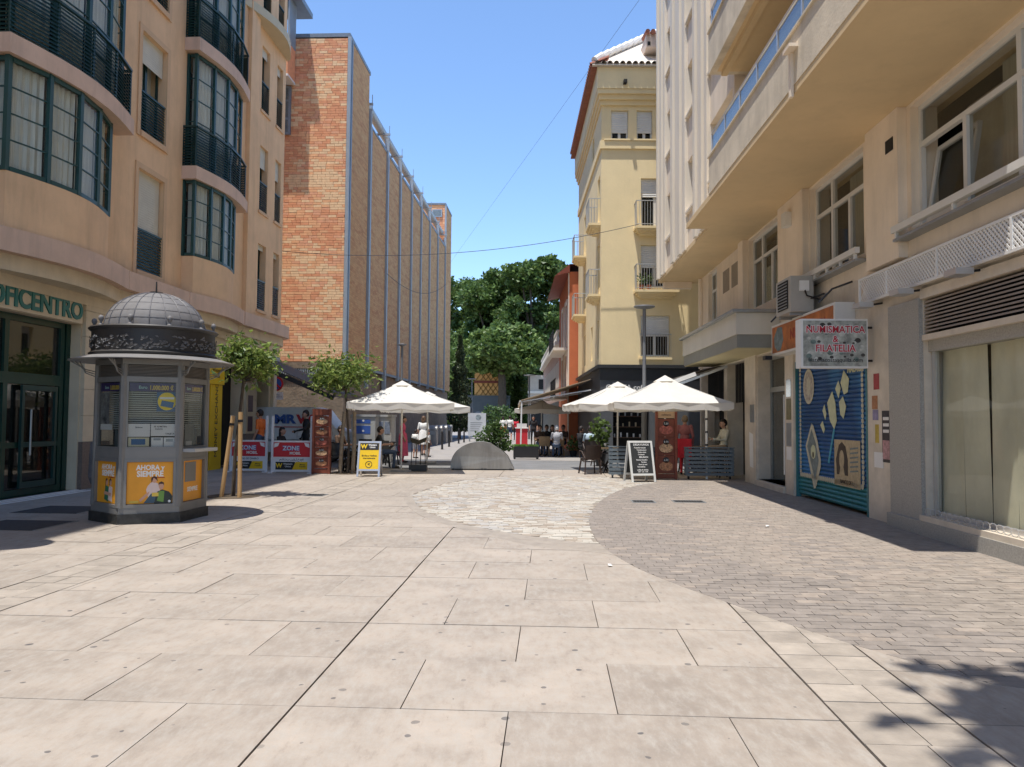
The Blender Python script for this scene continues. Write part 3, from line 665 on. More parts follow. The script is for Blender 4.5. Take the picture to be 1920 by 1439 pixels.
# balconies
for z, top in ((ZS+.122, 7.25), (9.1, 10.0), (11.85, 12.75), (14.6, 15.5)):
    piece('balcony_parapet', -1.85, -1.7, BN, 16.35, z, top, weath, RB, RO); piece('balcony_end', -1.698, -.3, 16.2, 16.35, z, top, weath, RB, RO)
    if z > 9: piece('balcony_floor', -1.698, .2, BN, 16.199, z, z+.15, soff, RB, RO); piece('slab_drip', -1.62, -1.5, BN, 16.15, z-.12, z-.002, soff, RB, RO)
    if z < 12:
        rl = MB(RO).tube([(-1.78, BN, top+.52), (-1.78, 16.3, top+.52)], .03, 8).tube([(-1.78, 16.3, top+.52), (-.35, 16.3, top+.52)], .03, 8); r_ = rl.build('balcony_railing', alu, RB)
        for k in range(8):
            a = 16.3-k*1.12
            piece('baluster', -1.8, -1.76, a-.02, a+.02, top+.001, top+.5, alu, r_, RO)
            if k < 7: piece('glass_panel', -1.785, -1.775, a-1.08, a-.04, top+.04, top+.46, glass('blue_balcony_glass', (.14, .18, .21), .25, .2), r_, RO)
        piece('balcony_coping', -1.88, -1.68, BN, 16.37, top+.0005, top+.035, weath, RB, RO)
piece('recessed_wall', -.25, -.05, -6, 16.4, ZS+.125, 21, cream, RB, RO); piece('recess_return', -1.28, -.252, 16.4, 16.55, ZS+.125, 21, cream, RB, RO)
# fluted upper facade: pilasters of stepped ribs, window columns between
XF = -1.3; ZT = 21
def pil(a0, a1):
    n = 4; w = (a1-a0)/n
    p = MB(RO).box(XF, XF+.5, a0, a1, ZS+.125, ZT); pp = p.build('pilaster', creamw, RB)
    for k in range(n):
        piece('rib', XF-.05-.05*(k % 2), XF-.001, a0+w*k+.02, a0+w*(k+.72), ZS+.08, ZT, creamw, pp, RO)
        if k < n-1: piece('rib', XF-.03, XF-.001, a0+w*(k+.78), a0+w*(k+.93), ZS+.08, ZT, creamw, pp, RO)
for a0, a1 in ((25.0, 26.55), (21.6, 23.85), (18.8, 20.4)): pil(a0, a1)
for a0, a1 in ((23.852, 24.998), (20.402, 21.598), (16.55, 18.798)):
    wl = MB(RO); hs = []
    for f in range(5): hs.append((a0+.0, a1-.0, 7.5+f*2.75, 8.95+f*2.75))
    for za_, zb2_ in zip([ZS+.125]+[h[3] for h in hs], [h[2] for h in hs]+[ZT]): piece('spandrel', XF+.04, XF+.4, a0, a1, za_, zb2_, cream, RB, RO)
    for f in range(5):
        z = 7.5+f*2.75
        w = MB(RO).box(XF-.04, XF+.3, a0+.002, a1-.002, z-.06, z-.001).build('window', creamw, RB)
        fr = MB(RO).box(XF+.3, XF+.36, a0, a0+.07, z, z+1.45).box(XF+.3, XF+.36, a1-.07, a1, z, z+1.45).box(XF+.3, XF+.36, a0+.07, a1-.07, z+1.38, z+1.45).box(XF+.3, XF+.36, a0+.07, a1-.07, z, z+.07).box(XF+.3, XF+.37, (a0+a1)/2-.04, (a0+a1)/2+.04, z+.07, z+1.38)
        fr.build('sash', pvc, w); piece('pane', XF+.325, XF+.335, a0+.07, a1-.07, z+.07, z+1.38, pane_r, w, RO)
        if f % 2: piece('roller_blind', XF+.27, XF+.29, a0+.02, a1-.02, z+.5, z+1.44, blind, w, RO)
        piece('room', XF+.4, XF+.9, a0, a1, z, z+1.45, dark, w, RO)
piece('facade_core', XF+.42, .9, 16.56, 26.5, ZS+.13, ZT-.01, cream, RB, RO)
piece('roof', -1.9, 11, BN, 26.6, ZT+.01, ZT+.3, creamw, RB, RO)
# first floor windows
def office(a0, a1, z0, z1, cols, tilt=()):
    fr = MB(RO); x = .12
    fr.box(x, x+.07, a0, a0+.07, z0, z1).box(x, x+.07, a1-.07, a1, z0, z1).box(x, x+.07, a0+.07, a1-.07, z1-.07, z1).box(x, x+.07, a0+.07, a1-.07, z0, z0+.07)
    zt = z0+(z1-z0)*.68
    fr.box(x, x+.07, a0+.07, a1-.07, zt-.04, zt+.04)
    w_ = (a1-a0-.14)/cols; w = fr.build('window', pvc, RB)
    mm = MB(RO)
    for k in range(1, cols): mm.box(x-.01, x+.08, a0+.07+w_*k-.045, a0+.07+w_*k+.045, z0+.07, zt-.04)
    for k in range(1, cols):
        if k % 2 == 0 or cols == 2: mm.box(x-.01, x+.08, a0+.07+w_*k-.045, a0+.07+w_*k+.045, zt+.04, z1-.07)
    mm.build('mullions', pvc, w)
    piece('transom_pane', x+.03, x+.04, a0+.07, a1-.07, zt+.04, z1-.07, pane_r, w, RO)
    for k in range(cols):
        p0, p1 = a0+.07+w_*k+.05, a0+.07+w_*(k+1)-.05
        if k in tilt:
            M = Matrix.Translation((x+.06, 0, z0+.08)) @ Matrix.Rotation(radians(9), 4, 'Y')
            zh = zt-z0-.14
            s = MB(RO); s.box(-.03, .03, p0, p0+.06, 0, zh, M).box(-.03, .03, p1-.06, p1, 0, zh, M).box(-.03, .03, p0+.06, p1-.06, 0, .06, M).box(-.03, .03, p0+.06, p1-.06, zh-.06, zh, M)
            s.build('tilted_sash', pvc, w); s = MB(RO); s.box(-.004, .004, p0+.06, p1-.06, .06, zh-.06, M); s.build('pane', pane_r, w)
        else: piece('pane', x+.03, x+.04, p0, p1, z0+.07, zt-.04, pane_r, w, RO)
    piece('room_back', .9, .92, a0-.1, a1+.1, z0-.1, z1+.04, mat('office_wall', (.72, .64, .46), .9, .2, 1.5), w, RO)
    piece('vertical_blind', .5, .51, a0+.2*(a1-a0), a0+.7*(a1-a0), z0, z1, mat('sage_blind', (.62, .58, .44), .9, .2, 2, stretch=(1, 8, .3)), w, RO)
    return w
office(17.55, 20.0, 4.45, 6.3, 3); office(12.95, 15.5, 4.45, 6.3, 3); office(6.5, 11.3, 4.45, 6.3, 4, (1, 3)); office(23.5, 24.7, 4.5, 6.3, 2)
for a0, a1 in ((12.8, 15.5), (5, 11.5)):
    sl = MB(RO).box(-.22, -.14, a0, a1, 4.43, 4.53); rr = sl.build('window_rail', pvc, RB); piece('rail_shelf', -.2, -.001, a0+.02, a1-.02, 4.3, 4.34, steel, rr, RO)
    for k in range(5): piece('rail_bracket', -.2, -.15, a0+.1+(a1-a0-.2)*k/4-.02, a0+.1+(a1-a0-.2)*k/4+.02, 4.341, 4.429, pvc, rr, RO)
for a0 in (21.0, 22.0): piece('repair_patch', -.006, -.001, a0, a0+.75, 5.35, 6.0, mat('grey_patch', (.33, .28, .22), .9), RB, RO)
piece('wall_vent', -.15, -.141, 11.55, 11.8, 5.75, 5.95, dark, RB, RO)
# alarm box, downpipe, bracket, soffit pipe
piece('alarm_box', -.28, -.142, 16.2, 16.45, 5.75, 6.05, pvc, RB, RO); MB(RO).box(-1.9, -1.851, 10.9, 10.98, 6.3, 6.95).box(-1.98, -1.851, 10.7, 10.99, 6.95, 7.0).build('lamp_bracket', cream, RB)
MB(RO).tube([(-.08, 25.6, ZS-.03), (-.08, 25.6, 3.3)], .05).tube([(-.1, 25.3, ZS-.1), (-.1, 25.3, 4.2)], .02).build('downpipe', cream, RB)
# lattice screen over the big shop window
LX = -.12
ls = MB(RO); za, zb = 3.54, 3.98
ls.box(LX-.03, LX, 4, 12.86, zb-.035, zb).box(LX-.03, LX, 4, 12.86, za, za+.035)
for a in (4.02, 6.6, 8.7, 10.35, 11.85, 12.83): ls.box(LX-.031, LX+.001, a-.02, a+.02, za+.035, zb-.035)
lt = ls.build('lattice_screen', white, RB)
# diagonal slats, joined per bay (each strand is about a pixel wide)
st = MB(RO); h = zb-za-.07; sp = .075
k = 4.0
while k < 12.85:
    for sgn in (1, -1):
        a, b = (k, za+.035), (k+h*sgn, za+.035+h)
        if 4 <= b[0] <= 12.85:
            x = LX-.02 if sgn > 0 else LX-.012
            st.ext([(x, a[0]-.018, a[1]), (x, a[0]+.018, a[1]), (x, b[0]+.018, b[1]), (x, b[0]-.018, b[1])], (.006, 0, 0))
    k += sp
tag(st.build('lattice_slats', white, lt), kind='stuff'); piece('lattice_backing', LX+.06, LX+.07, 4, 12.8, za, zb, marble, lt, RO)
for a in (12.3, 11.0, 9.5):
    fl_ = MB(RO); fl_.box(-.42, -.2, a-.14, a+.14, 3.42, 3.5); fo = fl_.build('floodlight', alu, RB); MB(RO).bar((-.2, a, 3.47), (.0, a, 3.5), .03).build('arm', black, fo)
# big shop window with louvre, granite surround and plinth
piece('granite_pier', -.06, .3, 11.02, 11.98, 0, 3.38, granite, RB, RO); piece('lintel', -.05, .3, 4, 11.0, 3.36, 3.5, marble, RB, RO)
lo = piece('ventilation_louvre', .2, .22, 4, 10.98, 2.84, 3.36, dark, RB, RO)
for k in range(9): MB(RO).ext([(.0, 4, 2.88+k*.052), (.0, 4, 2.905+k*.052), (.1, 4, 2.935+k*.052), (.1, 4, 2.91+k*.052)], (0, 6.97, 0)).build('slat', mat('brown_grey_slat', (.27, .23, .2), .5, .1), lo)
piece('louvre_sill', -.03, .3, 4, 11.0, 2.76, 2.84, marble, RB, RO); piece('louvre_band', .06, .3, 4, 11.0, 2.6, 2.758, granite, RB, RO)
sw = MB(RO).box(.1, .16, 10.9, 10.98, .3, 2.6).box(.1, .16, 8.0, 8.05, .3, 2.6).box(.1, .16, 4, 10.9, .28, .34).build('shop_window', alu, RB)
piece('pane', .125, .135, 8.06, 10.9, .34, 2.6, glass('display_glass', (.06, .055, .03), .02, .88), sw, RO); piece('pane', .125, .135, 4, 7.99, .34, 2.6, MATS['display_glass'], sw, RO)
paper = mat('papered_window', (.85, .8, .6), .9, .2, 1.2, stretch=(1, 1, .5))
pp = MB(RO)
for k in range(12):
    a = 4+k*.58; pp.face((.21+.02*sin(k*2), a, .3), (.21+.02*sin(k*2+2), a+.57, .3), (.21+.03*sin(k*3), a+.57, 2.62), (.21+.02*sin(k), a, 2.62))
pp.build('paper_sheets', paper, sw); piece('window_plinth', -.12, .35, 4, 11.98, 0, .2, granite, RB, RO); piece('window_sill', -.1, .34, 4, 11.01, .201, .278, marble, RB, RO)
# bird-wire coils on the sill
for k in range(30):
    c = 10.9-k*.14; MB(RO).tube([(-.03, c+.08*cos(t*pi/5), .33+.05*sin(t*pi/5)) for t in range(11)], .005, 5).build('wire_coil', alu, RB)
# painted roller shutter
sh = thing('roller_shutter', 'blue painted roller shutter with map, coin and stamp pictures', 'shutter', (5.58+.03*14.6, 14.6, 0), -TR)
SO = (0, -14.6, 0)
def shuttermat():
    m = mat('blue_painted_shutter', (.012, .07, .2), .55, .35, .9, dirt=.2); nt = m.node_tree; N = nt.nodes; L = nt.links; b = N['Principled BSDF']
    src = b.inputs['Base Color'].links[0].from_socket; tc = N.new('ShaderNodeTexCoord'); gr = N.new('ShaderNodeTexNoise'); gr.inputs['Scale'].default_value = .9; L.new(tc.outputs['Object'], gr.inputs['Vector'])
    r = N.new('ShaderNodeMapRange'); r.inputs[1].default_value = .45; r.inputs[2].default_value = .62; L.new(gr.outputs[0], r.inputs[0])
    mx = N.new('ShaderNodeMix'); mx.data_type = 'RGBA'; mx.inputs['B'].default_value = (.03, .17, .38, 1); L.new(r.outputs[0], mx.inputs['Factor']); L.new(src, mx.inputs['A']); L.new(mx.outputs['Result'], b.inputs['Base Color']); return m
shm = shuttermat(); teal = mat('teal_shutter_base', (.03, .2, .22), .5, .25, 3)
nsl = 34; hh = 2.78/nsl
for k in range(nsl):
    z = .06+k*hh
    MB(SO).ext([(.06, 12.96, z), (.035, 12.96, z+hh*.35), (.03, 12.96, z+hh*.6), (.06, 12.96, z+hh*.96), (.08, 12.96, z+hh*.96), (.08, 12.96, z)], (0, 3.44, 0)).build('slat', teal if z < .42 else shm, sh)
piece('guide', -.01, .09, 12.9, 12.955, 0, 2.85, mat('teal_guide', (.05, .18, .19), .5, .2), sh, SO); piece('guide', -.01, .09, 16.405, 16.45, 0, 2.85, MATS['teal_guide'], sh, SO)
piece('shutter_box', .0, .3, 12.9, 16.45, 2.86, 3.28, marble, sh, SO)
def flat(name, pts, m, parent, x, off, t=.006):
    return MB(off).ext([(x, a, z) for a, z in pts], (-t, 0, 0)).build(name, m, parent)
cream_p = mat('cream_paint', (.55, .57, .36), .6, .12, 8); sand_p = mat('stamp_edge_paint', (.5, .47, .35), .6, .15, 12); slate_p = mat('slate_paint', (.16, .2, .2), .6, .4, 9); brown_p = mat('brown_paint', (.05, .035, .025), .6, .4, 20); bill_p = mat('bill_paint', (.45, .36, .22), .6, .25, 12); coin_p = mat('coin_paint', (.38, .33, .27), .6, .5, 14)
# note: a runs away from the camera, so the picture's right side is the smaller a
def oval(ca, cz, ra, rz, n=26, wob=0): return [(ca+ra*cos(2*pi*k/n)*(1+wob*(k % 2)), cz+rz*sin(2*pi*k/n)*(1+wob*(k % 2))) for k in range(n)]
flat('coin_picture', oval(15.75, 2.3, .3, .36), sand_p, sh, .03, SO); flat('coin_face', oval(15.75, 2.3, .24, .3), coin_p, sh, .024, SO, .004); flat('coin_head', oval(15.73, 2.3, .11, .19), sand_p, sh, .02, SO, .003)
for pts in ([(14.75, 1.95), (14.5, 2.16), (14.36, 1.95), (14.3, 1.6), (14.42, 1.45), (14.62, 1.6)], [(14.35, 2.2), (14.2, 2.35), (14.1, 2.2), (14.2, 2.02)], [(14.1, 2.3), (13.95, 2.52), (13.72, 2.36), (13.78, 2.12), (13.95, 2.08)], [(14.18, 1.95), (14.0, 2.05), (13.86, 1.86), (13.98, 1.64), (14.12, 1.72)], [(15.0, 1.8), (14.9, 1.92), (14.8, 1.74), (14.86, 1.62)], [(15.12, 1.52), (15.0, 1.6), (14.88, 1.44), (14.95, 1.36)]):
    flat('map_patch', pts, cream_p, sh, .03, SO)
MB(SO).tube([(.026, 14.42, 1.45), (.026, 14.5, 1.25), (.026, 14.62, 1.0), (.026, 14.7, .8)], .018, 6).build('map_tail', mat('light_blue_paint', (.12, .4, .5), .6), sh)
flat('stamp_picture', [(15.6, 1.55), (15.5, 1.5), (15.28, 1.2), (15.12, .86), (15.12, .7), (15.4, .26), (15.5, .24), (15.72, .66), (15.95, 1.08)], sand_p, sh, .03, SO)
flat('stamp_face', [(15.6, 1.43), (15.36, 1.14), (15.22, .82), (15.42, .42), (15.62, .72), (15.84, 1.08)], slate_p, sh, .024, SO, .004)
flat('stamp_skull', oval(15.5, .98, .13, .14), cream_p, sh, .02, SO, .003); flat('stamp_mark', oval(15.5, .92, .04, .06), brown_p, sh, .017, SO, .003)
flat('bill_picture', [(14.42, 1.26), (13.28, 1.26), (13.28, .42), (14.42, .42)], bill_p, sh, .03, SO)
flat('bill_hair', [(14.3, .62), (14.34, .9), (14.2, 1.16), (14.06, 1.22), (13.9, 1.14), (13.8, .9), (13.8, .62)], brown_p, sh, .024, SO, .003); flat('bill_face', oval(14.07, .9, .11, .17), bill_p, sh, .021, SO, .003); flat('bill_neck', [(14.18, .62), (14.12, .78), (14.0, .78), (13.94, .62)], bill_p, sh, .0215, SO, .003)
for k in range(6): flat('bill_scribble', [(13.7, 1.12-k*.08), (13.36, 1.15-k*.08), (13.36, 1.12-k*.08), (13.7, 1.09-k*.08)], slate_p, sh, .024, SO, .003)
text('BANCO DE LA MONEDA'[:10], .1, Matrix.Translation(SO) @ facing((.02, 13.85, .5), (0, -1, 0)), brown_p, sh, ext=.002)
text('MALAGA', .17, Matrix.Translation(SO) @ facing((.026, 13.45, 2.52), (0, -1, 0)), cream_p, sh, ext=.002, bold=.006)
for side in (13.17, 16.25):
    for k in range(26): flat('perforation', oval(side, .55+k*.088, .05, .042, 8), sand_p, sh, .03, SO)
for k in range(32): flat('perforation', oval(13.2+k*.098, .48, .05, .05, 8), sand_p, sh, .03, SO)
# entrance door
piece('door_pier', -.05, .25, 16.47, 17.02, 0, 3.2, marble, RB, RO); piece('door_pier', -.05, .25, 19.28, 20.28, 0, 3.25, marble, RB, RO)
ds = piece('door_step', -.1, .4, 17.03, 19.26, 0, .14, marble, RB, RO)
df = MB(RO).box(.3, .38, 17.05, 17.13, .14, 3.2).box(.3, .38, 19.17, 19.25, .14, 3.2).box(.3, .38, 17.13, 19.17, 2.3, 2.42).box(.3, .38, 17.13, 19.17, 3.1, 3.2).box(.3, .38, 17.98, 18.08, .14, 2.3)
en = df.build('entrance_door', mat('door_grey', (.3, .31, .3), .4, .1, metal=.3), RB)
for a0, a1, z0, z1 in ((17.13, 17.98, .16, 2.3), (18.08, 19.17, .16, 2.3), (17.13, 19.17, 2.42, 3.1)): piece('pane', .335, .345, a0, a1, z0, z1, glass('door_glass', (.06, .06, .045), .03, .3), en, RO)
MB(RO).tube([(.22, 17.9, .35), (.22, 17.9, 2.2)], .025, 10).build('door_handle', alu, en)
piece('door_lobby', 1.2, 1.25, 17, 19.3, 0, 3.3, mat('lobby_wall', (.28, .25, .17), .8, .2, 1), RB, RO)
for z, h, m_ in ((2.12, .38, mat('mirror_plate', (.45, .52, .58), .15, .1, metal=.8)), (1.62, .46, mat('olive_plate', (.16, .14, .06), .5, .3, 8)), (1.05, .5, steel), (.75, .28, white)): piece('door_plate', -.06, -.0501, 16.6, 16.9, z, z+h, m_, RB, RO)
piece('intercom', -.06, -.0501, 19.4, 19.75, 1.55, 2.0, steel, RB, RO)
MB(RO).ext([(-.055, 19.5, .4), (-.055, 19.8, .42), (-.055, 19.85, 1.3), (-.055, 19.52, 1.25)], (.004, 0, 0)).build('paint_smear', white, RB)
# stickers and posters on the pillar beside the shutter
red = mat('sticker_red', (.34, .05, .05), .6, .3, 9)
for a, z, w, h, m_ in ((12.55, 2.12, .2, .26, red), (12.62, 1.8, .2, .22, mat('sticker_orange', (.4, .17, .07), .5, .3, 9)), (12.6, 1.62, .2, .17, mat('sticker_mauve', (.25, .22, .35), .5, .3, 9)), (12.55, 1.25, .13, .3, mat('sticker_ochre', (.5, .36, .06), .6, .3, 9)), (12.22, .95, .28, .82, mat('black_poster', (.03, .025, .03), .5, .4, 12)), (12.5, .85, .32, .25, white)):
    piece('sticker', -.006, -.001, a-w/2, a+w/2, z, z+h, m_, RB, RO)
piece('poster_art', -.009, -.0065, 12.1, 12.34, 1.0, 1.3, mat('poster_pink', (.45, .25, .25), .5, .5, 15), RB, RO)
for k in range(3): piece('poster_text', -.009, -.0065, 12.12, 12.32, 1.42+k*.1, 1.47+k*.1, white, RB, RO)
# shops under the canopy, far end
for a0, a1 in ((20.32, 22.28), (22.72, 25.78)):
    piece('shop_backdrop', .6, .62, a0, a1, 0, 3.2, dark, RB, RO)
    for k in range(int((a1-a0)/.16)): piece('grille_bar', .2, .23, a0+.05+k*.16, a0+.08+k*.16, 2.1, 3.2, black, RB, RO)
for k in range(14): piece('hanging_goods', .3, .4, 22.8+k*.2, 22.95+k*.2, 1.9, 2.5, (red, white, black, mat('goods_blue', (.03, .08, .3), .6), dark)[k % 5], RB, RO)
# canopy box above the shops
cb = MB(RO).box(-1.0, -.003, 17.45, 23.8, 3.56, 4.06).build('shop_canopy', mat('ivory_laminate', (.62, .58, .49), .45, .06, 1.5, dirt=.15), RB)
piece('lower_band', -.97, -.003, 17.48, 23.77, 3.26, 3.558, mat('grey_laminate', (.24, .24, .21), .5, .08), cb, RO); piece('roof_lip', -1.1, -.003, 17.35, 23.9, 4.062, 4.13, mat('lip_metal', (.3, .31, .31), .35, .1, metal=.5), cb, RO); piece('soffit_board', -.95, -.003, 17.5, 23.75, 3.24, 3.258, mat('yellow_soffit', (.55, .48, .28), .6, .05), cb, RO)
# air conditioner
ac = thing('air_conditioner', 'grey air conditioner unit on the wall above the orange sign', 'air conditioner', (5.58+.03*15-.35, 15, 3.7), -TR)
AO = (.35, -15, -3.7)
MB(AO).box(-.62, -.18, 14.85, 15.75, 3.72, 4.42).build('casing', mat('ac_grey', (.42, .4, .36), .5, .08, dirt=.2), ac); piece('fan_grille', -.64, -.621, 15.0, 15.6, 3.8, 4.36, dark, ac, AO)
for k in range(9): piece('grille_bar', -.655, -.641, 15.0, 15.6, 3.82+k*.06, 3.835+k*.06, steel, ac, AO)
piece('terminal_box', -.46, -.28, 14.8, 14.849, 4.12, 4.32, white, ac, AO); piece('bracket', -.6, .0, 14.95, 15.0, 3.66, 3.719, steel, ac, AO); piece('bracket', -.6, .0, 15.6, 15.65, 3.66, 3.719, steel, ac, AO)
MB(AO).tube([(-.36, 14.82, 4.14), (-.34, 14.76, 4.02), (-.2, 14.78, 3.98), (-.02, 14.85, 3.95)], .018, 6).build('cable', black, ac)
# flat orange sign and projecting sign
os_ = thing('fascia_sign', 'long orange lightbox sign with a banknote picture above the painted shutter', 'sign', (5.58+.03*15, 15, 3.0), -TR); OO = (0, -15, -3.0)
MB(OO).box(-.35, -.002, 13.35, 16.95, 3.02, 3.68).build('box', pvc, os_); piece('face', -.358, -.351, 13.42, 16.88, 3.07, 3.63, mat('orange_print', (.42, .13, .03), .5, .5, 2.5), os_, OO)
flat('banknote', [(16.7, 3.2), (16.75, 3.4), (16.5, 3.6), (16.2, 3.58), (16.12, 3.3), (16.3, 3.1), (16.5, 3.08)], slate_p, os_, -.359, OO, .003)
text('NUMISMATICA', .3, Matrix.Translation(OO) @ facing((-.36, 14.7, 3.36), (0, -1, 0)), mat('brick_red_print', (.3, .03, .02), .5), os_, ext=.002, bold=.006)
for a in (16.5, 15.0, 13.7): MB(OO).tube([(-.02, a-.3, 4.05), (-.3, a-.1, 3.95), (-.5, a, 3.72)], .018, 6).build('lamp_arm', black, os_)
piece('lamp_head', -.55, -.4, 16.75, 16.95, 2.93, 3.015, black, os_, OO)
ps = thing('projecting_sign', 'white projecting lightbox sign reading NUMISMATICA & FILATELIA over a coin print', 'sign', (5.58+.03*12.65-.65, 12.65, 2.45), -TR); PO = (.65, -12.65, -2.45)
MB(PO).box(-1.21, -.12, 12.6, 12.85, 2.47, 3.28).build('box', white, ps); piece('face', -1.17, -.14, 12.594, 12.599, 2.5, 3.25, mat('coin_print', (.36, .37, .33), .5, .55, 7), ps, PO)
cm = [mat('coin_dark', (.06, .055, .05), .5, .5, 12), mat('coin_silver', (.55, .55, .5), .5, .3, 12), mat('coin_teal', (.16, .22, .2), .5, .4, 12)]
rs = random.Random(4)
for k in range(46):
    cx, cz, r = rs.uniform(-1.12, -.2), rs.uniform(2.56, 3.2), rs.uniform(.02, .055)
    MB(PO).ext([(cx+r*cos(t*pi/5), 12.5935-k*.00002, cz+r*.8*sin(t*pi/5)) for t in range(10)], (0, -.0008, 0)).build('coin_print', cm[k % 3], ps)
TM = Matrix.Translation(PO)
lt_red = mat('sign_red', (.5, .03, .05), .5)
for s_, z, sz in (('NUMISMATICA', 3.1, .16), ('&', 2.94, .15), ('FILATELIA', 2.79, .165)):
    text(s_, sz, TM @ facing((-.65, 12.589, z), (1, 0, 0)), white, ps, ext=.001, bold=.012, sx=.9); text(s_, sz, TM @ facing((-.65, 12.586, z), (1, 0, 0)), lt_red, ps, ext=.001, bold=.003, sx=.9)
text('filateliacostasquilla.com', .095, TM @ facing((-.65, 12.587, 2.6), (1, 0, 0)), black, ps, ext=.001)
for z in (2.6, 3.15): MB(PO).tube([(-.12, 12.72, z), (.05, 12.72, z)], .02, 6).build('bracket', black, ps)
# ---------------------------------------------------------------- yellow corner building
YF, XSd = 28.5, 3.29
YB = thing('corner_house', 'yellow corner house with tiled eaves and black cafe front', 'building', (XSd, YF, 0)); YO = (-XSd, -YF, 0)
ochre = mat('ochre_render', (.86, .70, .41), .85, .06, 1.0, bump=.18, bs=14, dirt=.12)
ochre2 = mat('ochre_trim', (.82, .66, .38), .85, .05, 1.2)
tile = mat('pale_roof_tile', (.66, .6, .52), .85, .15, 4); tiler = mat('red_roof_tile', (.3, .12, .08), .85, .2, 5)
YE = 38.3
fh = [(4.78, 5.85, 8.75, 10.65), (4.78, 5.85, 6.55, 8.12), (4.78, 5.85, 3.95, 5.47), (3.66, 4.3, 12.12, 13.24), (4.62, 5.21, 12.12, 13.24)]
sidew = [(28.9, 29.7, 6.6, 8.3), (28.9, 29.7, 9.2, 10.9), (34.5, 35.3, 6.6, 8.3), (34.5, 35.3, 9.2, 10.9), (31.4, 32.1, 4.0, 5.4), (29.1, 29.7, 3.9, 5.4), (31, 31.7, 12.1, 13.2), (34.4, 35.2, 4.0, 5.4)]
def wall_openx(mb, x0, x1, y0, y1, z0, z1, holes):
    t = MB(); wall_open(t, y0, y1, x0, x1, z0, z1, holes); mb.add([(v[1], v[0], v[2]) for v in t.v], [f[::-1] for f in t.f]); return mb
m_ = MB(YO); wall_openx(m_, XSd, 12, YF, YF+.4, 3.5, 13.95, fh); m_.build('front_wall', ochre, YB)
m_ = MB(YO); wall_open(m_, XSd, XSd+.4, YF+.402, YE, 3.5, 13.95, sidew); m_.build('side_wall', ochre, YB)
piece('rear_mass', XSd+.9, 12, YF+.9, YE, 0, 14, dark, YB, YO); piece('rear_wall', XSd+.402, 12, YE-.3, YE-.001, 0, 13.9, ochre, YB, YO)
piece('string_course', XSd-.06, 12, YF-.08, YF-.001, 11.75, 12.05, ochre2, YB, YO); piece('string_course', XSd-.06, XSd-.001, YF, YE, 11.75, 12.05, ochre2, YB, YO)
for k, o in enumerate((.12, .24, .36)):
    z = 13.4+k*.17
    piece('eaves_moulding', XSd-o*.5, 12, YF-o, YE+.1, z, z+.168, ochre2, YB, YO)
piece('attic_band', XSd-.2, 12, YF-.4, YE+.05, 13.912, 14.72, ochre, YB, YO)
# tiled roof: rows of half-round tiles on front and side eaves, then the pale hipped slope
rf = MB(YO).add([(XSd-.32, YF-.46, 14.84), (12, YF-.46, 14.84), (12, YE, 14.84), (XSd-.32, YE, 14.84), (XSd+3.6, YF+4.2, 18.6), (12, YF+4.2, 18.6), (12, YE-3, 18.6), (XSd+3.6, YE-3, 18.6)], [(0, 1, 5, 4), (3, 0, 4, 7), (4, 5, 6, 7), (0, 3, 2, 1), (1, 2, 6, 5), (2, 3, 7, 6)]).build('roof', tile, YB)
def tiles(n, f, m_, nm='tile'):
    base = MB(); L_ = .75
    base.add([(.1*cos(pi*t/6), 0 if j == 0 else L_, .1*sin(pi*t/6)) for j in (0, 1) for t in range(7)], [(t, t+1, t+8, t+7) for t in range(6)])
    base.add([(.082*cos(pi*t/6), 0 if j == 0 else L_, .08*sin(pi*t/6)) for j in (0, 1) for t in range(7)], [(t+7, t+8, t+1, t) for t in range(6)])
    me = base.mesh(nm, m_, smooth=60)
    for k in range(n): o = link(bpy.data.objects.new(nm, me), rf); o.matrix_local = f(k)
tiles(14, lambda k: Matrix.Translation((-.22+k*.235, -.58, 14.77)) @ Matrix.Rotation(radians(22), 4, 'X'), tile)
tiles(42, lambda k: Matrix.Translation((-.46, -.42+k*.235, 14.77)) @ Matrix.Rotation(radians(-90), 4, 'Z') @ Matrix.Rotation(radians(22), 4, 'X'), tiler)
piece('tile_sun_stop', XSd-.4, 12, YF-.545, YF-.402, 14.722, 14.765, tile, YB, YO); piece('tile_sun_stop', XSd-.42, XSd-.202, YF-.4, YE, 14.722, 14.765, tiler, YB, YO)  # solid strips added below the tiles to stop sun streaks through their gaps
# stepped white tile ridge along the hip
for k in range(14):
    t = k/14; MB(YO).tube([(XSd-.32+3.9*t, YF-.46+4.6*t, 14.94+3.75*t), (XSd-.32+3.9*(t+.085), YF-.46+4.6*(t+.085), 15.0+3.75*(t+.085))], .13, 8).build('ridge_tile', mat('white_ridge', (.8, .79, .76), .7, .05), rf)
dm = MB(YO).box(4.95, 7, YF-.2, YF+1.5, 15.6, 16.1).build('dormer', mat('dormer_render', (.55, .45, .38), .8), YB); piece('dormer_vent', 5.0, 5.1, YF-.21, YF-.201, 15.65, 15.8, dark, dm, YO)
for k in range(9): MB(YO).tube([(4.98+k*.2, YF-.35, 16.12), (4.98+k*.2, YF+.6, 16.3)], .09, 8).build('dormer_tile', tiler, dm)
piece('overflow_spout', 4.05, 4.17, YF-.62, YF-.4, 14.05, 14.17, dark, YB, YO)
shut = mat('grey_shutter', (.72, .71, .67), .6, .08)
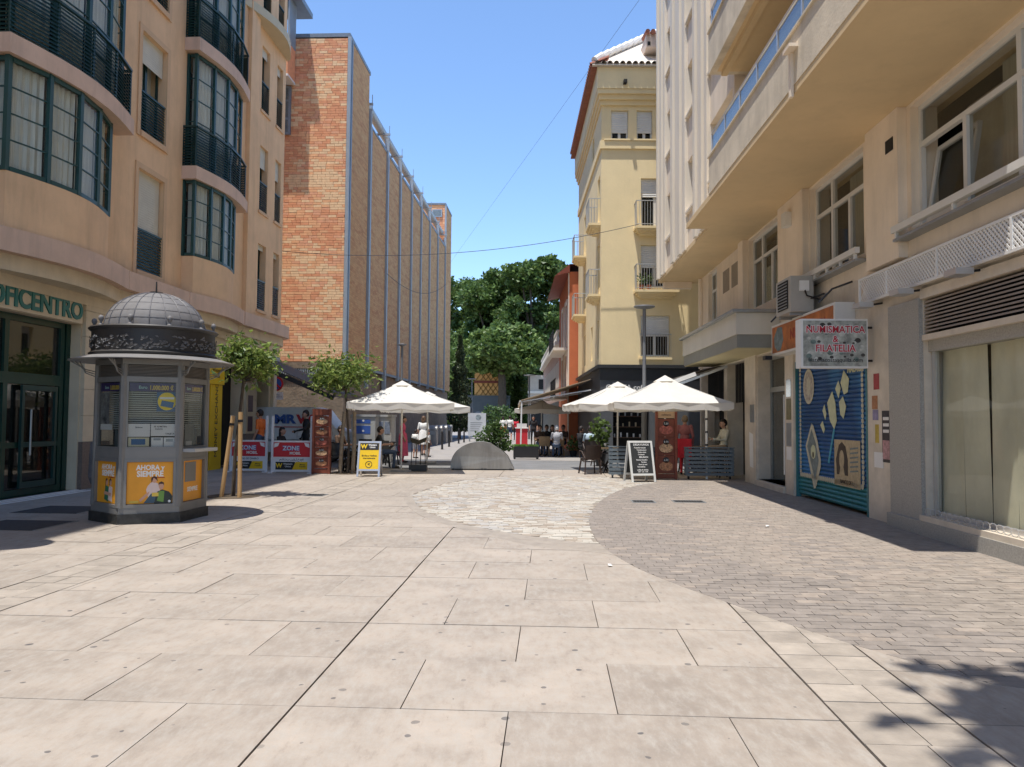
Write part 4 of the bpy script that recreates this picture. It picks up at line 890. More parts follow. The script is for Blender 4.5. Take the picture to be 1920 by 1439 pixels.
def ywin(x0, x1, z0, z1, drop, door=False):
    w = MB(YO); y = YF+.15
    w.box(x0, x0+.06, y, y+.06, z0, z1).box(x1-.06, x1, y, y+.06, z0, z1).box(x0+.06, x1-.06, y, y+.06, z1-.06, z1).box(x0+.06, x1-.06, y, y+.06, z0, z0+.06).box((x0+x1)/2-.05, (x0+x1)/2+.05, y, y+.065, z0+.06, z1-.06)
    w = w.build('window', pvc, YB); piece('pane', x0+.06, x1-.06, y+.025, y+.035, z0+.06, z1-.06, pane_d, w, YO); piece('room', x0, x1, y+.3, y+.32, z0, z1, dark, w, YO)
    if drop:
        b = MB(YO); n = int(drop/.07)
        for k in range(n): b.ext([(x0+.01, y-.03, z1-.07*k), (x0+.01, y-.045, z1-.07*k-.035), (x0+.01, y-.03, z1-.07*k-.068), (x0+.01, y-.015, z1-.07*k-.068), (x0+.01, y-.015, z1-.07*k)], (x1-x0-.02, 0, 0))
        b.build('roller_shutter', shut, w)
ywin(4.78, 5.85, 8.75, 10.65, .75); ywin(4.78, 5.85, 6.55, 8.12, .85); ywin(4.78, 5.85, 3.95, 5.47, .78); ywin(3.66, 4.3, 12.12, 13.24, .9); ywin(4.62, 5.21, 12.12, 13.24, .9)
piece('attic_sill', XSd+.1, 5.5, YF-.12, YF-.001, 12.055, 12.115, ochre2, YB, YO)
irn = mat('silver_iron', (.5, .5, .48), .45, .1, metal=.4)
def balc(x0, x1, z, d, parent, n, axis=0, h=.92):
    s = MB(YO); r = MB(YO)
    def P(a, b): return (a, YF-b) if axis == 0 else (XSd-b, a)
    def bx(mb, a0, a1, b0, b1, z0, z1):
        p, q = P(a0, b0), P(a1, b1); mb.box(min(p[0], q[0]), max(p[0], q[0]), min(p[1], q[1]), max(p[1], q[1]), z0, z1)
    bx(s, x0, x1, .0, d, z-.09, z)
    for k in range(3): bx(s, x0+.06+.07*k, x1-.06-.07*k, .001, d-.06-.09*k, z-.16-.06*k, z-.091-.06*k)
    bl = s.build('balcony', ochre2, parent)
    bx(r, x0+.02, x1-.02, d-.04, d-.01, z+h, z+h+.03); bx(r, x0+.02, x0+.05, 0, d-.041, z+h, z+h+.03); bx(r, x1-.05, x1-.02, 0, d-.041, z+h, z+h+.03)
    rl = r.build('railing', irn, bl); r2 = MB(YO); bx(r2, x0+.02, x1-.02, d-.035, d-.015, z+.06, z+.08); r2.build('bottom_rail', irn, bl)
    for k in range(n+1):
        a = x0+.03+(x1-x0-.06)*k/n; p = P(a, d-.025); MB(YO).tube([(p[0], p[1], z), (p[0], p[1], z+h)], .009, 5).build('bar', irn, bl)
    for a in (x0+.035, x1-.035):
        for k in range(1, 4): p = P(a, d*k/4); MB(YO).tube([(p[0], p[1], z), (p[0], p[1], z+h)], .009, 5).build('bar', irn, bl)
    return bl
balc(4.5, 6.2, 8.72, .55, YB, 16); b2 = balc(4.5, 6.1, 6.36, .55, YB, 16)
rl = MB(YO).box(4.72, 5.9, YF-.1, YF-.07, 4.75, 4.78).build('window_guard', irn, YB); piece('guard_ledge', 4.7, 5.92, YF-.12, YF-.001, 3.82, 3.9, ochre2, rl, YO)
for k in range(13): MB(YO).tube([(4.74+k*.095, YF-.085, 3.9), (4.74+k*.095, YF-.085, 4.76)], .008, 5).build('bar', irn, rl)
balc(28.7, 30.0, 6.3, .45, YB, 9, 1); balc(28.7, 30.0, 9.0, .45, YB, 9, 1); balc(34.3, 35.6, 6.3, .55, YB, 9, 1); balc(34.3, 35.6, 8.95, .55, YB, 9, 1)
for (a0, a1, z0, z1) in sidew: w = piece('window', XSd+.2, XSd+.26, a0, a1, z0, z1, shut, YB, YO); piece('pane', XSd+.19, XSd+.199, a0+.08, a1-.08, z0+.08, z1-.3, pane_d, w, YO)
# cafe ground floor
cafe = mat('charcoal_fascia', (.03, .031, .033), .5, .15); cafe2 = mat('slate_panel', (.10, .105, .11), .6, .12)
g = MB(YO); wall_openx(g, XSd, 12, YF, YF+.3, 0, 3.498, [(3.75, 5.1, 0, 2.45), (5.35, 6.1, 0, 2.6)]); g.build('cafe_front', cafe2, YB)
piece('cafe_side', XSd, XSd+.3, YF+.302, YE, 0, 3.498, cafe, YB, YO); piece('cafe_cornice', XSd-.12, 12, YF-.14, YE, 3.5, 3.62, cafe, YB, YO); piece('cafe_band', XSd-.03, 9, YF-.04, YF-.001, 3.05, 3.498, cafe, YB, YO)
piece('cafe_interior', 3.6, 6.3, YF+.75, YF+.8, 0, 3, dark, YB, YO)
arch = MB(YO).tube([(5.72+.5*cos(pi*t/12), YF-.02, 2.6+.5*sin(pi*t/12)) for t in range(13)], .05, 8).build('cafe_arch', cafe, YB)
text('GĀNZA coffee', .27, Matrix.Translation(YO) @ facing((4.32, YF-.012, 2.78), (1, 0, 0)), white, YB, ext=.004, bold=.004)
sf2 = MB(YO)
for k, z in enumerate((.9, 1.3, 1.7)): piece('cafe_shelf', 3.8, 5.0, YF+.45, YF+.7, z, z+.03, mat('shelf_brown', (.12, .07, .04), .6), YB, YO)
for k in range(14): piece('shelf_jar', 3.85+k*.08, 3.9+k*.08, YF+.5, YF+.58, .93+.4*(k % 3), 1.05+.4*(k % 3)+.02*(k % 4), (white, bill_p, steel)[k % 3], YB, YO)
# plants on the balcony
leafg = leafmat('balcony_leaf', (.10, .15, .04)); terra = mat('terracotta', (.4, .13, .06), .8, .15)
def potplant(loc, r, h, n, label, cat='plant', lm=None, pot=True, name='potted_plant', up=.6, ls=.09, group=None, potm=None):
    t = thing(name, label, cat, loc, group=group)
    z0 = 0
    if pot: MB().lathe([(r*.5, 0), (r*.7, h*.3), (r*.74, h*.3), (r*.66, h*.27)], 14).build('pot', potm or terra, t, smooth=40); z0 = h*.27
    lv = MB(); rs = random.Random(hash(label) % 9999 if False else len(label)*7+n)
    MB().tube([(0, 0, z0), (.01, .0, z0+h*.4)], .012, 6).build('stem', terra if False else mat('stem_brown', (.1, .07, .04), .8), t)
    for k in range(n):
        a = rs.uniform(0, 2*pi); rr = r*1.15*sqrt(rs.random()); z = z0+.02+(h-z0)*rs.random()**.8*(1-.3*(rr/r)**2)
        leaf(lv, (rr*cos(a), rr*sin(a), z), rs, ls, up)
    lv.build('foliage', lm or leafg, t); return t
def leaf(mb, p, rs, size, up=.3, wid=.38):
    d = Vector((rs.gauss(0, 1), rs.gauss(0, 1), rs.gauss(up, .6))).normalized(); s = d.cross(Vector((rs.gauss(0, 1), rs.gauss(0, 1), rs.gauss(0, 1)))).normalized()
    l = size*rs.uniform(.7, 1.3); w = l*wid; p = Vector(p); n = d.cross(s)
    mid = p+d*l*.5+n*l*.06
    mb.add([p, mid+s*w, p+d*l-n*l*.1, mid-s*w], [(0, 1, 2), (0, 2, 3)])
for x, lb in ((4.72, 'small red-potted plant at the left end of the second-floor balcony of the yellow house'), (5.0, 'spindly plant in red pot second along the yellow house balcony'), (5.95, 'trailing plant at the right end of the yellow house balcony')):
    potplant((x, YF-.38, 6.362), .13, .62 if x < 5.5 else .4, 60, lb, ls=.1)
# ---------------------------------------------------------------- orange house and farther houses
OB = thing('orange_house', 'orange rendered house with wooden eaves and white balcony beyond the yellow house', 'building', (2.85, 38.4, 0)); OF = (-2.85, -38.4, 0)
org = mat('orange_render', (.5, .155, .07), .85, .1, 1.2, bump=.1, bs=20, dirt=.15); wht = mat('white_trim', (.7, .66, .58), .7, .08); wood = mat('red_wood', (.2, .05, .03), .6, .2)
ow = [(39.6, 40.9, 5.4, 7.6), (42.4, 43.7, 5.4, 7.6), (39.6, 40.9, 2.9, 4.9), (42.4, 43.7, 2.9, 4.9)]
piece('end_wall', 2.85, 8, 38.4, 38.8, 0, 9.0, org, OB, OF); o_ = MB(OF); wall_open(o_, 2.85, 3.25, 38.802, 46.5, 0, 9, ow); o_.build('street_wall', org, OB); piece('mass', 3.9, 8, 39, 46.4, 0, 9, dark, OB, OF)
piece('corner_trim', 2.8, 2.849, 38.42, 38.75, 0, 9, wht, OB, OF)
MB(OF).add([(2.1, 38.2, 8.75), (2.85, 38.2, 9.35), (8, 38.2, 9.6), (8, 46.6, 9.6), (2.85, 46.6, 9.35), (2.1, 46.6, 8.75), (2.85, 38.2, 8.95), (2.85, 46.6, 8.95)], [(0, 1, 4, 5), (1, 2, 3, 4), (0, 6, 1), (5, 4, 7), (0, 5, 7, 6)]).build('eaves', wood, OB)
for (a0, a1, z0, z1) in ow:
    w = MB(OF).box(2.79, 2.849, a0-.18, a0-.002, z0-.1, z1+.18).box(2.79, 2.849, a1+.002, a1+.18, z0-.1, z1+.18).box(2.79, 2.849, a0-.002, a1+.002, z1, z1+.18).build('window', wht, OB); piece('pane', 3.0, 3.02, a0, a1, z0, z1, pane_d, w, OF); piece('sash', 2.97, 2.999, (a0+a1)/2-.05, (a0+a1)/2+.05, z0, z1, wht, w, OF)
for z, x in ((5.25, 2.1), (2.75, 2.2)):
    b = MB(OF).box(x, 2.849, 39.3, 44.2, z-.14, z).build('balcony', wht, OB); MB(OF).box(x, x+.03, 39.3, 44.2, z+.9, z+.94).build('rail', black, b)
    for k in range(30): MB(OF).box(x+.005, x+.025, 39.32+k*.165, 39.34+k*.165, z, z+.9).build('bar', black, b)
FB = thing('pink_house', 'pale pink house with white roof balustrade past the orange house', 'building', (2.95, 46.6, 0)); FO = (-2.95, -46.6, 0)
fp = mat('pale_pink_render', (.5, .34, .27), .85, .08, 1)
fw = [(48.2+2.6*k, 49.2+2.6*k, z, z+1.6) for k in range(8) for z in (3.6,)]
f_ = MB(FO); wall_open(f_, 2.95, 3.3, 46.6, 72, 0, 6.1, fw); f_.build('street_wall', fp, FB); piece('mass', 3.8, 9, 46.7, 72, 0, 6, dark, FB, FO); piece('cornice', 2.6, 3.4, 46.55, 72, 6.1, 6.3, wht, FB, FO); piece('coping', 2.7, 2.86, 46.6, 72, 6.92, 7.02, wht, FB, FO)
for k in range(60): MB(FO).lathe([(.05, 0), (.09, .2), (.04, .4), (.06, .6)], 8, (2.78, 46.9+k*.42, 6.301)).build('baluster', wht, FB)
for a0, a1, z0, z1 in fw: w = piece('window', 3.1, 3.14, a0, a1, z0, z1, dark, FB, FO); piece('shutter', 2.9, 2.949, a0-.35, a0-.01, z0, z1, wht, w, FO); piece('shutter', 2.9, 2.949, a1+.01, a1+.35, z0, z1, wht, w, FO)
piece('shopfront', 2.9, 2.94, 47, 71, .2, 2.7, mat('shop_dark', (.06, .055, .05), .5, .5, 2), FB, FO)
# house with orange diamond fresco at the end of the lane
DY = 96
DB = thing('fresco_house', 'house front painted with orange diamond pattern under the big trees', 'building', py_(920, 790, DY).xyz*Vector((1, 1, 0))); dl_ = DB.location
DO = (-dl_.x, -dl_.y, 0)
x0, x1 = py_(890, 700, DY).x, py_(948, 700, DY).x; zb_ = py_(920, 742, DY).z; zt_ = py_(920, 690, DY).z
om = mat('fresco_orange', (.72, .40, .14), .8, .08, 1); olive = mat('fresco_lines', (.32, .17, .05), .8, .1)
piece('upper_wall', x0, x1, DY, DY+4, zb_, zt_+.25, om, DB, DO); gw = mat('grey_portico', (.10, .115, .12), .7, .15, 1); piece('portico', x0-1, x1+.6, DY-.3, DY+4, 0, zb_-.01, gw, DB, DO)
piece('ledge', x0-.1, x1+.1, DY-.15, DY-.01, zb_+1.55, zb_+1.85, wood, DB, DO)
for b0 in (zb_+.05, zb_+1.9):
    for k in range(7):
        for sg in (1, -1):
            xa = x0+.15+k*.62; xb = xa+1.05*sg
            if x0 <= xb <= x1: MB(DO).bar((xa, DY-.03, b0), (xb, DY-.03, b0+1.45), .05, .12).build('diamond_line', olive, DB)
for k in range(3):
    cx = x0+.5+k*1.45; MB(DO).prism([(0, 0)], 0, 0) if False else MB(DO).ext([(cx-.55, DY-.34, 0)]+[(cx-.55*cos(pi*t/10), DY-.34, 1.9+.55*sin(pi*t/10)) for t in range(11)]+[(cx+.55, DY-.34, 0)], (0, .03, 0)).build('arched_door', mat('arch_grey', (.2, .22, .235), .6, .2, 2), DB)
GB = thing('grey_house', 'pale house with flat balcony right of the diamond fresco', 'building', (4.0, 92, 0)); GO = (-4, -92, 0)
piece('wall', 2.0, 7.5, 92, 97, 0, 6.8, mat('pale_house', (.5, .45, .38), .85, .08), GB, GO); piece('band', 1.9, 7.5, 91.8, 91.99, 4.6, 4.9, wht, GB, GO); piece('opening', 2.3, 7.0, 91.95, 91.99, .2, 3.9, dark, GB, GO); w = piece('window', 3.2, 5.5, 91.96, 91.99, 5.1, 6.3, dark, GB, GO)
FW = thing('far_row', 'sunlit row of houses far behind the cypress', 'building', (-12, 104, 0)); piece('wall', -9, 6, 0, 6, 0, 5.5, mat('far_cream', (.55, .5, .4), .85, .1), FW)
for k in range(8): piece('window', -8.2+k*1.8, -7.3+k*1.8, -.05, -.002, 2.6, 4.4, dark, FW)
# ---------------------------------------------------------------- trees
bark = mat('bark', (.09, .07, .05), .9, .3, 8, bump=.5, bs=25)
def tree(name, label, loc, trunk_h, tr, blobs, nleaf, ls, lm, group=None, limbs=5, seed=1, core=None):
    """blobs: (x, y, z, r) clumps the crown is made of"""
    rs = random.Random(seed); t = thing(name, label, 'tree', loc, group=group)
    tk = MB(); tk.tube([(0, 0, -.02), (.02*trunk_h, 0, trunk_h*.5), (0, .01*trunk_h, trunk_h)], [tr*1.25, tr, tr*.8], 10); tko = tk.build('trunk', bark, t, smooth=60)
    for k in range(min(limbs, len(blobs))):
        b = blobs[k]; MB().tube([(0, .01*trunk_h, trunk_h*.92), (b[0]*.4, b[1]*.4, trunk_h+(b[2]-trunk_h)*.55), (b[0]*.9, b[1]*.9, b[2]+b[3]*.3)], [tr*.6, tr*.4, tr*.12], 7).build('limb', bark, tko, smooth=60)
    lv = MB(); tot = sum(b[3]**2 for b in blobs)
    for b in blobs:
        for k in range(int(nleaf*b[3]**2/tot)):
            d = Vector((rs.gauss(0, 1), rs.gauss(0, 1), rs.gauss(.15, 1))).normalized(); r = b[3]*rs.uniform(.45, 1.05)**.6*(1+.22*mnoise.noise((d.x*2.3+b[0], d.y*2.3+b[1], d.z*2.3)))
            lv.cur = rs.choice((0, 0, 1, 2)); leaf(lv, (b[0]+d.x*r, b[1]+d.y*r, b[2]+d.z*r*.85), rs, ls*rs.choice((.6, 1, 1.3)), .1)
    lv.build('crown', [lm, ficus2, ficus3], t); return t
ficus = leafmat('ficus_leaf', (.10, .16, .04), .5, .3); ficus3 = leafmat('ficus_leaf_deep', (.065, .115, .03), .4, .25); ficus2 = leafmat('ficus_leaf_light', (.16, .23, .06), .45, .3)
def bigblobs(seed, n, R, H, z0):
    rs = random.Random(seed); out = []
    for k in range(n):
        a = rs.uniform(0, 2*pi); q = rs.random(); r = R*sqrt(rs.random())*(1-.45*max(q-.5, 0)*2); out.append((r*cos(a), r*sin(a), z0+H*q, R*rs.uniform(.13, .3)))
    return out
for q, Y, R, H, z0, lm, sd, lb in (((1000, 560), 108, 6.2, 15, 8, ficus, 3, 'tallest dark evergreen tree above the orange house at the end of the lane'), ((930, 600), 112, 6.8, 15.5, 7, ficus, 5, 'broad dark evergreen tree in the middle behind the lane'), ((872, 600), 116, 7.5, 15.5, 6.5, ficus, 8, 'dark evergreen tree rising right beside the brick building'), ((940, 660), 93, 5.0, 4.2, 7.7, ficus2, 11, 'paler leafy tree hanging over the diamond fresco house'), ((1030, 600), 122, 6, 14, 6, ficus, 14, 'dark evergreen tree far right half behind the orange house')):
    p = py_(q[0], q[1], Y); tree('evergreen_tree', lb, (p.x, Y, 0), z0+1, .5, bigblobs(sd, 62, R, H, z0), 30000, .5, lm, 'large evergreen trees closing the lane', 8, sd)
# far hedge mass under the big trees
hd = MB(); rs = random.Random(2)
for k in range(9000): leaf(hd, (rs.uniform(-22, 4), rs.uniform(112, 118), rs.uniform(0, 12)), rs, .9, .1)
for k in range(11000):
    if k % 2: xx, zz = rs.uniform(-14, x0-.2), rs.uniform(0, 10)
    else: xx, zz = rs.uniform(x1+.1, x1+2.6), rs.uniform(0, 9.5)
    leaf(hd, (xx, rs.uniform(97, 101)+1.5*sin(xx*2), zz+.6*sin(xx*3)), rs, .5, .1)
tag(hd.build('distant_grove', ficus), 'dark mass of leaves beneath the big trees at the lane end', 'grove', kind='stuff')
# cypress
cy = py_(861, 838, 60); ct = thing('cypress_tree', 'slim pointed cypress beside the far corner of the brick building', 'tree', (cy.x, 60, 0)); MB().tube([(0, 0, 0), (0, 0, 5)], [.14, .05], 8).build('trunk', bark, ct); lv = MB(); rs = random.Random(9)
for k in range(6500):
    z = rs.uniform(.5, 8.0); r = .95*(1-(z/8.2)**1.6)*(.6+.4*min(z/1.5, 1))*sqrt(rs.uniform(.25, 1))*(1+.25*sin(z*5)); a = rs.uniform(0, 2*pi); leaf(lv, (r*cos(a), r*sin(a), z), rs, .16, 1.5)
lv.build('crown', leafmat('cypress_leaf', (.055, .075, .03), .35, .15), ct)
# ---------------------------------------------------------------- kiosk
KC = Vector((-5.66, 12.14, 0)); KR = .79; KA = KR*cos(pi/6); K0 = radians(-66)
KI = thing('kiosk', 'grey hexagonal lottery kiosk with ribbed dome and orange posters', 'kiosk', KC)
kg = mat('kiosk_grey', (.20, .195, .185), .45, .08, 3, metal=.15, dirt=.2); kd = mat('kiosk_dark', (.035, .032, .03), .5, .2); kdome = mat('dome_lead', (.17, .163, .16), .7, .12, 6, metal=.05, dirt=.3)
def hexa(r, z0, z1): return [(r*cos(K0+pi/6+k*pi/3), r*sin(K0+pi/6+k*pi/3)) for k in range(6)]
MB().prism(hexa(KR+.06, 0, 0), 0, .15).build('plinth', mat('black_granite', (.03, .03, .028), .5, .5, 12), KI)
MB().prism(hexa(KR+.03, 0, 0), .15, .24).build('base_rail', kg, KI)
MB().prism(hexa(KR+.03, 0, 0), 2.3, 2.42).build('head_rail', kg, KI)
for k in range(6):
    x, y = hexa(KR, 0, 0)[k]; MB().lathe([(.065, .24), (.058, .5), (.055, 2.3)], 8, (x*.97, y*.97, 0), a0=K0).build('corner_post', kg, KI)
orp = mat('orange_poster', (.78, .33, .02), .45, .12, 1.5); lime = mat('poster_green', (.15, .3, .06), .5); skin_p = mat('poster_skin', (.6, .33, .22), .5, .1); hair_p = mat('poster_hair', (.05, .02, .015), .5); suit_p = mat('poster_suit', (.03, .04, .035), .5); purple = mat('poster_purple', (.05, .03, .14), .5, .1); blue_p = mat('poster_blue', (.03, .12, .28), .5, .2, 6)
venet = mat('venetian_slat', (.42, .45, .42), .5, .05)
hw = KR/2-.045
def FM(k):
    th = K0+k*pi/3; n = (cos(th), sin(th)); t = (-sin(th), cos(th))
    return Matrix(((t[0], n[0], 0, n[0]*KA), (t[1], n[1], 0, n[1]*KA), (0, 0, 1, 0), (0, 0, 0, 1)))
def poly(nm, pts, m, k, o, parent, th=.003):
    return MB().ext([FM(k) @ Vector((s, o, z)) for s, z in pts], tuple((FM(k).to_3x3() @ Vector((0, th, 0)))), None).build(nm, m, parent)
def rect(s0, s1, z0, z1): return [(s0, z0), (s1, z0), (s1, z1), (s0, z1)]
def circ(cs, cz, r, ry=None, n=20): return [(cs+r*cos(2*pi*i/n), cz+(ry or r)*sin(2*pi*i/n)) for i in range(n)]
def ktext(s, size, k, cs, cz, o, m, parent, bold=0, sx=1):
    M = FM(k); t = M.to_3x3() @ Vector((1, 0, 0)); return text(s, size, facing(M @ Vector((cs, o, cz)), t), m, parent, ext=.001, bold=bold, sx=sx)
for k in range(6):
    M = FM(k)
    MB().box(-hw, hw, -.04, .02, .88, 1.0, M).build('mid_rail', kg, KI)
    lv_ = MB().box(-hw, hw, -.05, -.02, 2.02, 2.3, M).build('vent_panel', kd, KI)
    for j in range(8): MB().box(-hw, hw, -.02, .012, 2.03+j*.033, 2.05+j*.033, M).build('slat', mat('vent_slat', (.13, .115, .1), .5), lv_)
    MB().box(-hw, hw, -.04, .025, 1.93, 2.02, M).build('window_head', kg, KI)
    wf = MB().box(-hw, -hw+.03, -.04, .015, 1.0, 1.93, M).box(hw-.03, hw, -.04, .015, 1.0, 1.93, M).box(-hw+.03, hw-.03, -.04, .015, 1.0, 1.03, M).build('window', kg, KI)
    MB().box(-hw+.03, hw-.03, -.015, -.008, 1.03, 1.93, M).build('pane', glass('kiosk_glass', (.02, .025, .025), .02, .86), wf)
    for j in range(22): MB().box(-hw+.03, hw-.03, -.1, -.075, 1.27+j*.03, 1.285+j*.03, M).build('blind_slat', venet, wf)
    MB().box(-hw, hw, -.06, -.02, .24, .88, M).build('lower_panel', kd, KI)
    fr = MB().box(-hw, -hw+.035, -.02, .03, .24, .88, M).box(hw-.035, hw, -.02, .03, .24, .88, M).box(-hw+.035, hw-.035, -.02, .03, .845, .88, M).box(-hw+.035, hw-.035, -.02, .03, .24, .28, M).build('poster_frame', kg, KI)
    if k in (0, 5, 1):
        p0, p1 = -hw+.038, hw-.038
        po = poly('poster', rect(p0, p1, .285, .84), orp, k, -.018, KI)
        if k != 1:
            o = -.0145
            ktext('AHORA y', .095, k, 0, .765, o, white, po, .003, .95); ktext('SIEMPRE', .105, k, 0, .68, o, white, po, .004, .95)
            poly('caption', rect(.02, .2, .625, .637), mat('poster_red', (.4, .06, .02), .5), k, o, po)
            if k == 0:
                poly('figure_dress', [(-.02, .37), (.13, .4), (.14, .5), (.1, .56), (.02, .57), (-.03, .52), (-.05, .47)], mat('poster_pinkwhite', (.7, .55, .5), .5), k, o, po); poly('figure_arm', [(-.12, .31), (-.02, .4), (0, .45), (-.05, .42), (-.14, .34)], skin_p, k, o+.001, po)
                poly('figure_head', circ(.06, .6, .032, .04), skin_p, k, o+.001, po); poly('figure_hair', [(.02, .56), (.015, .62), (.05, .65), (.09, .64), (.105, .58), (.09, .6), (.05, .63)], hair_p, k, o+.002, po)
                poly('figure_jeans', [(-.08, .29), (.06, .29), (.09, .39), (.02, .42)], mat('poster_denim', (.05, .1, .14), .5), k, o+.001, po)
                poly('figure_suit', [(.06, .285), (.3, .285), (.31, .38), (.26, .44), (.17, .47), (.1, .44)], suit_p, k, o+.002, po); poly('figure_shirt', [(.1, .32), (.19, .3), (.2, .45), (.13, .45)], lime, k, o+.003, po)
                poly('figure_head', circ(.155, .515, .034, .046), skin_p, k, o+.003, po); poly('figure_hair', [(.118, .52), (.12, .56), (.155, .578), (.19, .56), (.19, .52), (.18, .545), (.13, .545)], hair_p, k, o+.004, po); poly('figure_box', rect(.03, .12, .38, .43), mat('poster_gold', (.7, .5, .08), .5), k, o+.004, po)
                poly('footer_chip', rect(-.27, -.15, .3, .325), mat('poster_gold', (.7, .5, .08), .5), k, o, po); poly('footer_disc', circ(.27, .31, .018), white, k, o+.004, po)
            else:
                for cx, dm in ((-.02, mat('poster_dkgreen', (.03, .16, .08), .5)), (.09, mat('poster_pinkwhite', (.7, .55, .5), .5))):
                    poly('figure_dress', [(cx-.07, .33), (cx+.05, .3), (cx+.05, .5), (cx-.04, .52)], dm, k, o+.0005, po); poly('figure_head', circ(cx, .56, .03, .04), skin_p, k, o+.001, po); poly('figure_hair', [(cx-.035, .5), (cx-.035, .6), (cx, .62), (cx+.035, .58), (cx+.01, .6), (cx-.02, .57)], hair_p, k, o+.002, po)
                poly('figure_arm', [(-.1, .4), (.1, .38), (.12, .42), (-.08, .44)], skin_p, k, o+.003, po)
        else: poly('grey_sheet', rect(-.2, .12, .55, .82), kg, k, -.0145, po); ktext('SIEMPRE', .085, k, .03, .44, -.0145, white, po, .003)
        # prints behind the glass
        bn = poly('banner', rect(-hw+.035, hw-.035, 1.8, 1.92), purple, k, -.028, wf, .002)
        ktext('1.000.000 €', .085, k, .12, 1.85, -.0245, mat('poster_gold', (.7, .5, .08), .5), wf, .003, .8); ktext('Euro', .06, k, -.13, 1.855, -.0245, mat('mint_print', (.4, .65, .6), .5), wf, .001)
        if k == 0:
            poly('round_poster_ground', rect(.06, hw-.035, 1.52, 1.795), blue_p, k, -.03, wf, .002); poly('round_poster', circ(.2, 1.665, .128, .125), mat('poster_yellow', (.8, .6, .02), .5), k, -.0275, wf, .002); poly('ticket', [(.11, 1.6), (.28, 1.57), (.3, 1.65), (.13, 1.68)], blue_p, k, -.025, wf, .001); poly('ticket_band', rect(.1, .3, 1.695, 1.725), white, k, -.025, wf, .001)
            for q in ((-.33, -.02, 1.17, 1.35), (-.01, .33, 1.18, 1.35), (.0, .16, 1.03, 1.16), (.17, .33, 1.03, 1.16)): poly('paper', rect(*q), white, k, -.03, wf, .002)
            for s_, cs, cz in (('Boletos', -.17, 1.3), ('SE ADMITEN', .12, 1.31), ('PAGOS', .1, 1.275), ('TARJETA', .25, 1.21)): ktext(s_, .032, k, cs, cz, -.0275, black, wf, .0005)
            for q in ((.03, .13, 1.12, 1.15), (.2, .3, 1.1, 1.14)): poly('paper_print', rect(*q), steel, k, -.0275, wf, .001)
            poly('paper', rect(-.31, -.03, 1.035, 1.16), mat('paper_cream', (.65, .6, .4), .5), k, -.03, wf, .002); poly('paper_print', rect(-.27, -.08, 1.06, 1.14), blue_p, k, -.0275, wf, .001)
        if k == 5: poly('photo_sheet', [(-.3, 1.35), (-.05, 1.33), (-.05, 1.78), (-.3, 1.78)], mat('photo_grey', (.2, .2, .2), .5, .8, 9), k, -.03, wf, .002); poly('paper', rect(-.3, .05, 1.26, 1.34), white, k, -.029, wf, .002)
        if k == 1: poly('machine', rect(-.2, .08, 1.03, 1.35), steel, k, -.04, wf, .002); poly('machine_print', rect(-.16, .02, 1.04, 1.1), white, k, -.037, wf, .001)
MB().box(-hw, hw, .0, .22, .96, 1.0, FM(1)).build('counter_shelf', alu, KI)
MB().lathe([(.55, 0), (.6, .0), (.58, 1.4), (.54, 1.5)], 6, (0, 0, .2), a0=K0).build('interior', mat('kiosk_inside', (.09, .1, .1), .8), KI)
MB().lathe([(.9, .0), (1.19, -.04), (1.195, -.025), (1.0, .04), (.9, .05)], 48, (0, 0, 2.43)).build('canopy_ring', mat('canopy_zinc', (.34, .33, .32), .35, .1, metal=.4), KI, smooth=30)
for k in range(6):
    a = K0+pi/6+k*pi/3
    for j in range(3): MB().tube([((KR+.02)*cos(a), (KR+.02)*sin(a), 2.15-.06*j), ((KR+.16)*cos(a), (KR+.16)*sin(a), 2.2-.04*j), ((KR+.36-.06*j)*cos(a), (KR+.36-.06*j)*sin(a), 2.38)], .012, 6).build('scroll_bracket', kg, KI)
MB().lathe([(.8, 0), (.92, 0), (.93, .03), (.89, .06), (.89, .37), (.92, .385), (.94, .41), (.92, .43), (.72, .45)], 48, (0, 0, 2.49)).build('frieze_drum', kd, KI, smooth=35)
orn = MB(); rs = random.Random(5)
for k in range(420):
    a = rs.uniform(0, 2*pi); z = 2.58+rs.random()**1.5*.18; c = Vector((cos(a), sin(a), 0)); p = c*.893+Vector((0, 0, z)); d = (Vector((-sin(a), cos(a), 0))*rs.choice((-1, 1))+Vector((0, 0, rs.uniform(-.3, 1.2)))).normalized(); s = c.cross(d); l = rs.uniform(.05, .085)
    orn.add([p, p+d*l*.5+s*.016+c*.022, p+d*l+c*.012, p+d*l*.5-s*.016+c*.022], [(0, 1, 2, 3)])
tag(orn.build('leaf_ornament', kdome, KI), kind='stuff')
def domez(r, R=.73, h=.58): return h*sqrt(max(0, 1-(r/R)**2))
MB().lathe([(.73*cos(t*pi/24)+.0, .58*sin(t*pi/24)) for t in range(12)]+[(.04, .58)], 48, (0, 0, 2.93)).build('dome', kdome, KI, smooth=40)
for k in range(20):
    a = 2*pi*k/20; MB().tube([((.732*cos(t*pi/24))*cos(a), (.732*cos(t*pi/24))*sin(a), 2.932+.582*sin(t*pi/24)) for t in range(12)], .008, 5).build('dome_rib', mat('rib_dark', (.12, .115, .12), .5), KI)
for z in (.12, .24, .36, .46):
    r = .73*sqrt(1-(z/.58)**2)+.001; MB().tube([(r*cos(2*pi*t/40), r*sin(2*pi*t/40), 2.93+z) for t in range(41)], .0045, 4).build('dome_seam', MATS['rib_dark'], KI)
MB().lathe([(.1, 0), (.1, .03), (.015, .04), (.01, .2)], 10, (0, 0, 3.5)).build('finial', kd, KI)
